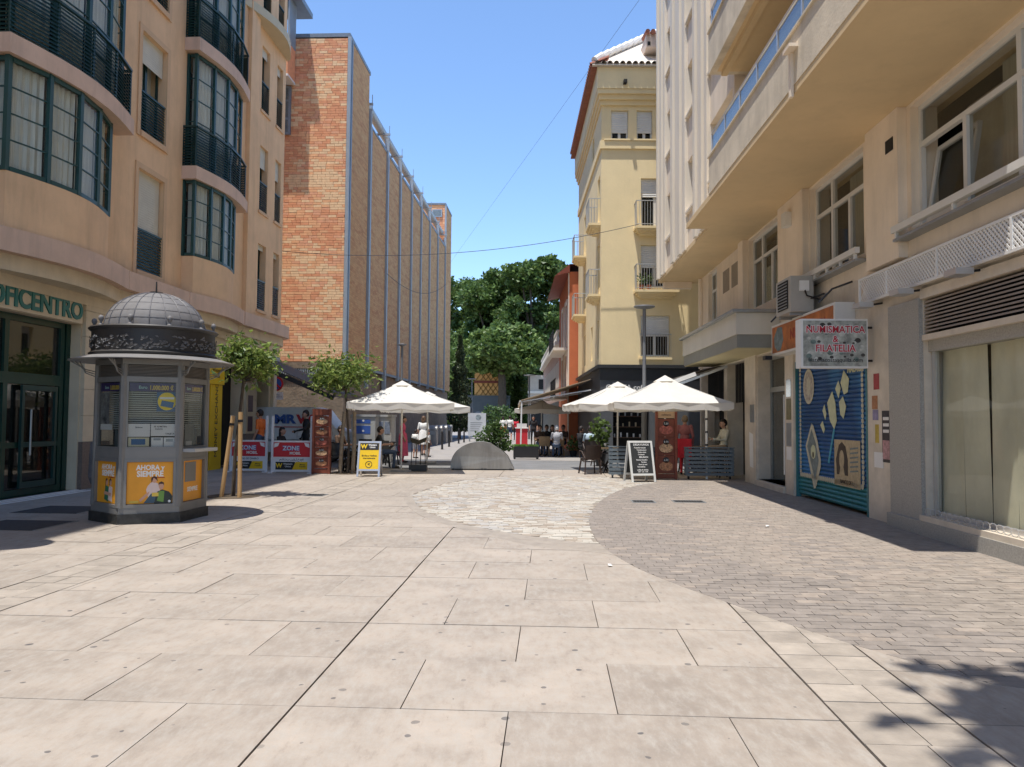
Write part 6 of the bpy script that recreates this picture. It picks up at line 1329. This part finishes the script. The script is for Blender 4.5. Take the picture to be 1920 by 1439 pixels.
def shrub(loc, blobs, n, label, ls=.09, lm=None, stems=5, cat='shrub', name='shrub', seed=3):
    rs = random.Random(seed); t = thing(name, label, cat, loc); lv = MB(); tot = sum(b[3]**2 for b in blobs)
    for b in blobs[:stems]: MB().tube([(0, 0, 0), (b[0]*.6, b[1]*.6, b[2]*.6), (b[0], b[1], b[2])], [.016, .012, .004], 5).build('stem', bark, t)
    for b in blobs:
        for k in range(int(n*b[3]**2/tot)):
            d = Vector((rs.gauss(0, 1), rs.gauss(0, 1), rs.gauss(0, 1))).normalized()*b[3]*rs.random()**.4; leaf(lv, (b[0]+d.x, b[1]+d.y, max(b[2]+d.z, .02)), rs, ls, .2)
    lv.build('foliage', lm or sh_l, t); return t
shrub(pc+Vector((.3, .05, .6)), [(0, 0, .45, .34), (.25, 0, .3, .3), (-.15, 0, .25, .25), (.1, .1, .8, .22), (.42, 0, .05, .25), (-.1, .05, .65, .2), (-.45, .1, .4, .16), (.3, 0, .6, .2)], 1500, 'bushy green shrub growing from the half-round planter', seed=6)
bp = gp(986, 861); t = thing('box_planter', 'long black box planter with clipped grass at the far terrace edge', 'planter', bp); w = .5
MB().box(-w, w, -.22, .22, .06, .5).build('box', mat('black_planter', (.022, .02, .02), .5, .2), t)
for x in (-w+.05, w-.05): MB().box(x-.04, x+.04, -.2, .2, 0, .06).build('foot', black, t)
lv = MB(); rs = random.Random(3)
for k in range(900): leaf(lv, (rs.uniform(-w+.02, w-.02), rs.uniform(-.2, .2), .48+rs.random()*.05), rs, .07, 1.5, .15)
lv.build('grass', leafmat('planter_grass', (.12, .26, .04)), t)
dv = py_(1126, 840, 26.5); potplant((dv.x, 26.5, 0), .3, 1.75, 170, 'tall leafy potted plant at the cafe corner by the right parasols', ls=.2, up=.2, potm=black)
dv = py_(1075, 850, 33); potplant((dv.x, 33, 0), .25, .8, 90, 'low potted plant at the orange wall', ls=.15, potm=black)
dv = py_(930, 800, 78); shrub((dv.x, 78, 0), [(0, 0, 1.6, 1.3), (1.2, 0, 1.8, 1.1), (-.6, 0, 2.2, .9)], 900, 'round bush before the arched doors of the fresco house', .3)
# ---------------------------------------------------------------- road signs, bollards, bins, cabinet, board
sp_ = py_(516, 790, 31); t = thing('road_sign', 'round blue and red no-parking sign on a grey pole with white plate', 'sign', (sp_.x, 31, 0)); MB().tube([(0, 0.03, 0), (0, .03, 3.25)], .03, 8).build('pole', steel, t)
MB().lathe([(.3, 0), (.3, .012)], 32, m=Matrix.Translation((0, 0, 2.92)) @ Matrix.Rotation(pi/2, 4, 'X')).build('red_disc', redp, t); MB().lathe([(.225, 0), (.225, .006)], 32, m=Matrix.Translation((0, -.0125, 2.92)) @ Matrix.Rotation(pi/2, 4, 'X')).build('blue_disc', bluep, t); MB().bar((-.16, -.022, 3.08), (.16, -.022, 2.76), .008, .07).build('red_slash', redp, t); MB().box(-.3, .3, -.01, .0, 2.28, 2.58).build('plate', white, t); text('EXCEPTO\nAUTORIZADOS', .075, facing((0, -.012, 2.43), (1, 0, 0)), black, t, ext=.001)
sp_ = py_(497, 790, 29.5); t = thing('road_sign', 'blue P parking sign half hidden behind the orange tree', 'sign', (sp_.x-.12, 29.5, 0)); MB().tube([(0, .03, 0), (0, .03, 3.6)], .03, 8).build('pole', steel, t); MB().box(-.3, .3, -.01, 0, 2.9, 3.55).build('panel', bluep, t); MB().box(-.3, .3, -.01, 0, 2.6, 2.88).build('plate', white, t); text('P', .5, facing((-.02, -.012, 3.24), (1, 0, 0)), white, t, ext=.001, bold=.02); text('MOTO', .13, facing((0, -.012, 2.74), (1, 0, 0)), black, t, ext=.001)
bol = mat('bollard_iron', (.03, .03, .032), .5, .15)
for px, pyb, lb in ((829, 843, 'dark bollard nearest, right of the bin row'), (842, 838, 'second dark bollard from the bin row'), (860, 832, 'third dark bollard beyond the bin row'), (870, 830, 'farthest dark bollard near the white board')):
    v = gp(px, pyb); t = thing('bollard', lb, 'bollard', v, group='bollards along the lane'); MB().lathe([(.07, 0), (.055, .06), (.05, .8), (.06, .82), (.06, .9), (.03, .94)], 12).build('shaft', bol, t, smooth=40)
for k, lb in enumerate(('nearest of the grey waste inlets by the brick building', 'second of the grey waste inlets by the brick building', 'third of the grey waste inlets by the brick building', 'farthest of the grey waste inlets by the brick building')):
    v = gp(809+k*9.5, 835-k*2.0); t = thing('waste_inlet', lb, 'bin', v, -TH, 'grey waste inlets'); MB().box(-.34, .34, -.3, .3, 0, .92).build('body', gz, t); MB().ext([(-.36, -.32, .92)]+[(-.36, -.32*cos(a*pi/8), .92+.22*sin(a*pi/8)) for a in range(1, 8)]+[(-.36, .32, .92)], (.72, 0, 0)).build('lid', gz, t); MB().box(-.22, .22, -.315, -.301, .62, .84).build('flap', steel, t)
cm_ = mat('cabinet_grey', (.42, .42, .4), .5, .08, dirt=.2)
for x0, x1, yb, Y, lb, l2 in ((658, 703, 838, 27.2, 'pale grey service cabinet with blue stickers beside the left terrace', 1), (704, 733, 834, 28.0, 'pale grey service cabinet behind the blue-stickered one', 0)):
    a, b = py_(x0, yb, Y).x, py_(x1, yb, Y).x; w = b-a; t = thing('service_cabinet', lb, 'cabinet', ((a+b)/2, Y, 0)); MB().box(-w/2, w/2, 0, 1.1, .0, 1.62).build('body', cm_, t); MB().box(-w/2-.03, w/2+.03, -.03, 1.13, 1.621, 1.7).build('lid', cm_, t); MB().box(-.01, .01, -.006, -.001, .1, 1.55).build('door_gap', steel, t)
    if l2:
        for z0, z1 in ((1.38, 1.52), (1.02, 1.3)): MB().box(-w*.38, w*.3, -.008, -.002, z0, z1).build('blue_sticker', bluep, t); MB().lathe([(.04, 0), (.04, .004)], 12, m=Matrix.Translation((0, -.009, z0+.1)) @ Matrix.Rotation(pi/2, 4, 'X')).build('sticker_mark', white, t)
    else:
        for x in (-.12, .14): MB().box(x-.1, x+.1, -.008, -.002, 1.0, 1.45).build('notice', mat('notice_blue', (.2, .24, .32), .5, .4, 9), t)
v = gp(894, 828); t = thing('poster_board', 'white faded poster board standing in the lane', 'board', (v.x, v.y, 0)); MB().box(-.62, .62, -.03, .03, .35, 1.95).build('panel', mat('faded_poster', (.6, .63, .65), .5, .12, 1.5), t)
for x in (-.5, .5): MB().box(x-.04, x+.04, -.25, .25, 0, .349).build('foot', steel, t)
for k in range(5): MB().box(-.45, .1+.07*k, -.034, -.031, .7+k*.14, .75+k*.14).build('print_line', steel, t)
MB().lathe([(.2, 0), (.2, .003)], 14, m=Matrix.Translation((.1, -.031, 1.65)) @ Matrix.Rotation(pi/2, 4, 'X')).build('print_emblem', mat('emblem_grey', (.3, .36, .38), .5, .5, 9), t)
v = gp(978, 835); t = thing('red_stall', 'small red drinks stand at the far terrace', 'stand', (v.x, v.y, 0)); MB().box(-.35, .35, -.3, .3, 0, 1.0).build('body', redp, t); MB().box(-.4, .4, -.35, .35, 1.001, 1.06).build('top', white, t); MB().box(-.3, .3, -.31, -.301, 1.061, 1.3).build('sign', white, t)
# ---------------------------------------------------------------- delivery van
vn = py_(565, 800, 27.3); vt = thing('delivery_van', 'white delivery van with blue and red MRW lettering parked behind the screens', 'van', (vn.x-.55, 27.3, 0))
vw = mat('van_white', (.74, .75, .76), .3, .03); prof = [(-2.6, .35), (-2.62, 1.0), (-2.55, 1.75), (-2.4, 1.92), (.9, 1.95), (1.25, 1.86), (1.75, 1.2), (2.35, 1.02), (2.5, .8), (2.5, .35)]
bd = MB(); n = len(prof)
for y, s in ((0, 0), (.06, 1), (1.6, 1), (1.66, 0)): pass
ring0 = [(x, .0 if z < 1.2 else .05+.1*(z-1.2), z) for x, z in prof]; ring1 = [(x, 1.75 if z < 1.2 else 1.7-.1*(z-1.2), z) for x, z in prof]
bd.add(ring0+ring1, [tuple(range(n)), tuple(range(2*n-1, n-1, -1))]+[(i, i+n, (i+1) % n+n, (i+1) % n) for i in range(n)]); bdo = bd.build('body', vw, vt)
for x in (-1.75, 1.6):
    M = Matrix.Translation((x, -.02, .33)) @ Matrix.Rotation(-pi/2, 4, 'X'); wl = MB().lathe([(.2, 0), (.31, .0), (.33, .04), (.33, .2), (.2, .22)], 24, m=M).build('wheel', mat('tyre', (.02, .02, .02), .8), vt, smooth=40); MB().lathe([(.02, -.015), (.19, -.012), (.2, .02)], 16, m=M).build('rim', steel, wl)
    MB().ext([(x+.4*cos(a*pi/10), -.004, .33+.4*sin(a*pi/10)) for a in range(11)], (0, .003, 0)).build('wheel_arch', dark, vt)
MB().ext([(1.02, .02, 1.28), (1.6, .02, 1.28), (1.25, .06, 1.74), (1.04, .06, 1.74)], (0, -.012, 0)).build('side_window', pane_d, vt); MB().box(-.35, .4, -.006, .001, .5, .52).build('trim', steel, vt); MB().box(.4, .41, -.006, .001, .45, 1.25).build('door_gap', steel, vt); MB().box(-2.5, 2.4, -.012, -.001, .72, .8).build('side_moulding', steel, vt)
MB().box(1.3, 1.45, -.2, -.02, 1.22, 1.42).build('wing_mirror', black, vt)
text('MR', .42, facing((-.05, -.004 + .02, 1.5), (1, 0, 0)), bluep, vt, ext=.012, bold=.02, sx=1.25); text('W', .42, facing((.66, .016, 1.5), (1, 0, 0)), redp, vt, ext=.012, bold=.02, sx=1.25)
MB().box(-.5, .9, .0, .012, 1.22, 1.25).build('stripe', redp, vt)
# ---------------------------------------------------------------- people
skinm = mat('skin', (.46, .26, .18), .55, .06); skind = mat('skin_tan', (.33, .17, .11), .55, .06)
def cloth(n, c): return mat('cloth_'+n, c, .85, .12, 9)
hairm = mat('dark_hair', (.018, .012, .01), .6, .2, 30); shoem = mat('dark_shoe', (.03, .025, .022), .6)
DG = None
STAND = dict(pel=(0, 0, .95), wai=(0, .01, 1.08), che=(0, .01, 1.28), nec=(0, .01, 1.46), hed=(0, -.025, 1.605), sh=(.175, .01, 1.405), el=(.235, .03, 1.13), wr=(.225, -.07, .9), hp=(.09, 0, .92), kn=(.1, -.03, .5), an=(.1, .02, .09), to=(.115, -.15, .035))
SIT = dict(pel=(0, 0, .53), wai=(0, .03, .66), che=(0, .05, .86), nec=(0, .04, 1.05), hed=(0, 0, 1.19), sh=(.175, .05, .985), el=(.23, -.04, .74), wr=(.15, -.28, .755), hp=(.09, -.02, .52), kn=(.12, -.45, .51), an=(.12, -.42, .09), to=(.13, -.58, .035))
def person(label, loc, rz, shirt, legs, h=1.72, pose=STAND, hair=hairm, sk=skinm, sleeve=False, shorts=False, long_hair=False, mods=None, skirt=None, cap=None, slim=1, shoe=None, seat_z=0):
    J = {}
    for k, v in pose.items():
        if k in ('sh', 'el', 'wr', 'hp', 'kn', 'an', 'to'):
            for s, sg in (('L', -1), ('R', 1)): J[k+s] = Vector((v[0]*sg, v[1], v[2]))
        else: J[k] = Vector(v)
    for k, v in (mods or {}).items(): J[k] = Vector(v)
    b = MB(); seg = []
    def cap_(a, c, r0, r1, mi, n=10):
        b.tube([a, a.lerp(c, .5), c], [r0, (r0+r1)/2*1.03, r1], n); b.ball(a, r0*.99, 6); b.ball(c, r1*.99, 6); seg.append((a, c, mi))
    S = slim
    b.ball(J['pel'], .15*S, 8, (1.08, .78, .9)); b.ball(J['wai'], .135*S, 8, (1.02, .74, 1.1)); b.ball(J['che'], .165*S, 8, (1.02, .7, 1.05)); b.ball(J['che'].lerp(J['nec'], .45), .13*S, 8, (1.25, .68, .75))
    seg.append((J['pel'], J['pel'], 1)); seg.append((J['wai'], J['che'].lerp(J['nec'], .5), 0)); seg.append((J['pel']+Vector((0, 0, .1)), J['wai'], 0))
    cap_(J['nec']-Vector((0, 0, .04)), J['hed']-Vector((0, -.01, .07)), .055, .05, 2)
    H = J['hed']; b.ball(H, .1, 10, (.82, .98, 1.14)); b.ball(H+Vector((0, -.025, -.055)), .068, 8, (.9, 1, .95)); b.ball(H+Vector((0, -.105, -.015)), .017, 5, (.8, 1, 1.5)); seg.append((H, H+Vector((0, 0, .05)), 2)); seg.append((H+Vector((0, -.05, -.06)), H, 2))
    for s in ('L', 'R'):
        sg = -1 if s == 'L' else 1; b.ball(H+Vector((sg*.086, .005, -.01)), .022, 5, (.5, 1, 1.4))
        cap_(J['sh'+s], J['el'+s], .056*S, .043*S, 0 if sleeve else 0); seg.pop(); m_ = J['sh'+s].lerp(J['el'+s], .6); seg.append((J['sh'+s], m_, 0)); seg.append((m_, J['el'+s], 0 if sleeve else 2))
        cap_(J['el'+s], J['wr'+s], .041*S, .028, 0 if sleeve else 2)
        d = (J['wr'+s]-J['el'+s]).normalized(); side = d.cross(Vector((sg, 0, 0)).cross(d)).normalized() if abs(d.x) < .9 else Vector((0, 1, 0)); side = d.orthogonal().normalized() if side.length < .1 else side
        w = J['wr'+s]; pc = w+d*.055; b.ball(pc, .04, 6, (.75, .75, 1.1)); seg.append((w, w+d*.12, 2)); ax = d.cross(side).normalized()
        for f in range(4):
            base = pc+d*.02+ax*(.011+(.0))*0+ax*(f-1.5)*.02; ln = (.062, .074, .07, .055)[f]; k1 = base+d*ln*.55; b.tube([base, k1, k1+(d*.75-side*.5).normalized()*ln*.5], [.0095, .0095, .008], 6)
        tb0 = pc-ax*.03-d*.02; b.tube([tb0, tb0+(d*.6-ax*.8).normalized()*.035, tb0+(d*.6-ax*.8).normalized()*.035+d*.025], [.011, .0105, .009], 6)
        cap_(J['hp'+s], J['kn'+s], .085*S, .058*S, 2 if shorts == 2 else 1); 
        if shorts == 1: seg.pop(); m_ = J['hp'+s].lerp(J['kn'+s], .7); seg.append((J['hp'+s], m_, 1)); seg.append((m_, J['kn'+s], 2))
        cap_(J['kn'+s], J['an'+s], .055*S, .037, 2 if shorts else 1); b.ball(J['kn'+s].lerp(J['an'+s], .3)+Vector((0, .018, 0)), .05*S, 6, (1, 1, 1.6))
        cap_(J['an'+s]+Vector((0, .03, -.035)), J['to'+s], .042, .033, 3)
    tmp = b.build('body', skinm); rm = tmp.modifiers.new('r', 'REMESH'); rm.mode = 'VOXEL'; rm.voxel_size = .0125
    sm = tmp.modifiers.new('s', 'SMOOTH'); sm.factor = .5; sm.iterations = 2
    dg = bpy.context.evaluated_depsgraph_get(); me = bpy.data.meshes.new_from_object(tmp.evaluated_get(dg)); old = tmp.data; bpy.data.objects.remove(tmp); bpy.data.meshes.remove(old)
    me.materials.clear()
    for m_ in (shirt, legs, sk, shoe or shoem): me.materials.append(m_)
    idx = []
    import numpy as np
    n = len(me.polygons); cs = np.empty(n*3); me.polygons.foreach_get('center', cs); cs = cs.reshape(-1, 3); best = np.full(n, 9e9); mi = np.zeros(n, int)
    for a, c, k in seg:
        a_, c_ = np.array(a), np.array(c); v = c_-a_; l2 = max(float(v @ v), 1e-9); t_ = np.clip(((cs-a_) @ v)/l2, 0, 1)[:, None]; d_ = np.linalg.norm(cs-(a_+t_*v), axis=1)-(.06 if k in (0,) else .03 if k == 1 else 0)
        w_ = d_ < best; best[w_] = d_[w_]; mi[w_] = k
    me.polygons.foreach_set('material_index', mi.astype(np.int32)); me.shade_smooth(); me.name = 'body'
    sc = h/1.72
    t = thing('person', label, 'person', loc, rz); t.scale = (sc, sc, sc)
    link(bpy.data.objects.new('body', me), t)
    hb = MB().ball(H+Vector((0, .012, .018)), .108, 12, (.84, .98, 1.12)); hm = MB(); keep = []
    for f in hb.f:
        c = sum((Vector(hb.v[i]) for i in f), Vector())/len(f)-H
        if c.z > .055+.0*c.y or (c.y > -.02 and c.z > -.075 and not (abs(c.x) > .078 and c.z < .0 and c.y < .02)): keep.append(f)
    hm.v = hb.v; hm.f = keep; hm.mi = [0]*len(keep); hm.build('hair', cap or hair, t, smooth=60)
    if cap: MB().ball(H+Vector((0, -.1, .06)), .07, 6, (1, 1, .16)).build('cap_brim', cap, t)
    if long_hair: MB().lathe([(.03, -.3), (.075, -.26), (.09, -.1), (.085, .02), (.02, .06)], 12, m=Matrix.Translation(H+Vector((0, .055, 0))) @ Matrix.Diagonal((1, .6, 1, 1))).build('hair_length', hair, t, smooth=60)
    for sg in (-1, 1): MB().ball(H+Vector((sg*.034, -.094, .012)), .009, 5).build('eye', black, t)
    MB().ball(H+Vector((0, -.096, -.055)), .018, 5, (1.3, .4, .3)).build('mouth', mat('lips', (.35, .12, .1), .5), t)
    if skirt:
        z0 = skirt; MB().lathe([(.16, J['wai'].z+.02), (.2, J['pel'].z), (.26, z0), (.24, z0), (.15, J['wai'].z)], 20, m=Matrix.Diagonal((1, .8, 1, 1))).build('skirt', shirt, t, smooth=50)
    return t
def at(px, Y): v = py_(px, 800, Y); return (v.x, Y, 0)
org_c = cloth('orange', (.75, .16, .03)); blk = cloth('black', (.02, .02, .022)); wht_c = cloth('white', (.75, .74, .7)); red_c = cloth('red', (.6, .03, .05)); jean = cloth('denim', (.06, .09, .15)); beige_c = cloth('beige', (.58, .54, .42)); lb_c = cloth('light_blue', (.42, .52, .58)); gry_c = cloth('grey', (.4, .4, .42)); plaid = cloth('plaid', (.32, .12, .12)); pnk = cloth('pink', (.65, .1, .18)); tan_c = cloth('tan', (.35, .25, .16)); brn = cloth('brown', (.1, .06, .04))
person('standing man in orange T-shirt behind the left advert screen', at(488, 23.4), radians(-100), org_c, jean, 1.8)
person('standing man in black behind the left menu rack', at(574, 24.6), radians(-60), blk, blk, 1.8, sleeve=True, mods={'wrR': (.1, -.32, 1.1), 'elR': (.22, -.1, 1.16)})
person('seated dark-haired woman behind the right advert screen', at(530, 23.4), radians(80), blk, jean, 1.68, SIT, long_hair=True)
person('seated person in dark clothes behind the terrace orange tree', at(640, 23.2), radians(70), brn, blk, 1.75, SIT)
person('seated person in black at the dark table under the left parasols', at(714, 24.3), radians(100), blk, jean, 1.72, SIT)
person('standing woman in long pink-red dress under the left parasols', at(756, 27.5), radians(90), pnk, pnk, 1.64, long_hair=True, skirt=.25)
person('woman in white dress walking left of the bin row', at(794, 32.5), radians(170), wht_c, wht_c, 1.66, skirt=.5, shorts=2, hair=mat('fair_hair', (.12, .07, .04), .6), long_hair=True, mods={'anL': (-.09, .16, .12), 'toL': (-.1, .0, .05), 'knL': (-.1, .0, .5), 'anR': (.09, -.15, .09), 'toR': (.1, -.32, .05), 'knR': (.1, -.12, .5)})
person('dark-haired child in white beside the stand trolley', at(779, 30.5), radians(150), wht_c, gry_c, 1.12, shorts=1, slim=1.05)
person('child in white turned sideways right of the stand trolley', at(803, 31.5), radians(60), wht_c, brn, 1.05, shorts=1, slim=1.05)
person('far pedestrian in white and orange shirt on the lane', at(943, 56), radians(180), wht_c, org_c, 1.74, shorts=1)
person('far pedestrian in plain white T-shirt on the lane', at(956, 54), radians(175), wht_c, jean, 1.78, shorts=1, mods={'anL': (-.1, .15, .12), 'anR': (.1, -.12, .09)})
person('far pedestrian in red top beside the white T-shirt', at(967, 57), radians(185), red_c, blk, 1.65, long_hair=True)
person('standing waiter far back in dark clothes at the far terrace', at(1000, 47), radians(0), blk, blk, 1.75)
for px, Y, c, rz, lb, kw in ((1012, 33.6, brn, 10, 'seated diner in brown at the left of the far terrace', {}), (1025, 34.2, blk, -15, 'seated diner in black in the middle of the far terrace', dict(sleeve=True)), (1036, 33.8, blk, 20, 'seated dark-haired diner behind the right tan chair', dict(long_hair=True)), (1044, 31.9, gry_c, 180, 'seated diner with white cap seen from behind at the far terrace', dict(cap=wht_c)), (1056, 34.5, brn, -30, 'seated diner in brown at the right of the far terrace', {})):
    v = at(px, Y); person(lb, v, radians(rz), c, jean, 1.74, SIT, **kw)
v = gp(1106, 866); person('seated man in light blue shirt seen from behind left of the slatted pallet', (v.x, v.y, 0), radians(172), lb_c, blk, 1.76, SIT)
v = gp(1090, 862); person('seated person in black beside the man in light blue', (v.x, v.y, 0), radians(120), blk, blk, 1.72, SIT, sleeve=True)
w_ = person('waiter in red plaid shirt seen from behind the right menu rack', at(1284, 22.6), radians(165), plaid, red_c, 1.72, hair=mat('grey_hair', (.2, .15, .1), .6), sleeve=True)
ap_ = MB().box(-.2, .2, .1, .16, .5, 1.05).build('apron', red_c, w_)
bs_ = at(1356, 21.6); st_ = thing('bar_stool', 'tall dark stool under the man in beige', 'stool', bs_); MB().lathe([(.17, 0), (.17, .04)], 16, (0, 0, .7)).build('seat', rattan, st_)
for a in range(4): MB().bar((.12*cos(a*pi/2+.8), .12*sin(a*pi/2+.8), .7), (.2*cos(a*pi/2+.8), .2*sin(a*pi/2+.8), 0), .03).build('leg', blackp, st_)
MB().tube([(.17*cos(2*pi*k/16), .17*sin(2*pi*k/16), .28) for k in range(17)], .012, 5).build('footrest', blackp, st_)
person('man in beige shirt sitting sideways at the right pallet barrier', (bs_[0], bs_[1], .3), radians(-80), beige_c, tan_c, 1.74, SIT, sleeve=True)

# litter on the paving
for q, lb in (((1148, 1062), 'crumpled white paper scrap on the slabs near the curved paving'), ((1085, 928), 'small white paper scrap on the pale setts'), ((1438, 989), 'tiny white scrap on the grey pavers')):
    v = gp(*q); rs = random.Random(q[0]); m_ = MB(); m_.add([(rs.uniform(-.05, .05), rs.uniform(-.05, .05), rs.uniform(.004, .03)) for k in range(7)], [(0, 1, 2), (0, 2, 3), (0, 3, 4), (0, 4, 5), (0, 5, 6)])
    o = m_.build('paper_scrap', white); o.location = v; tag(o, lb, 'litter')
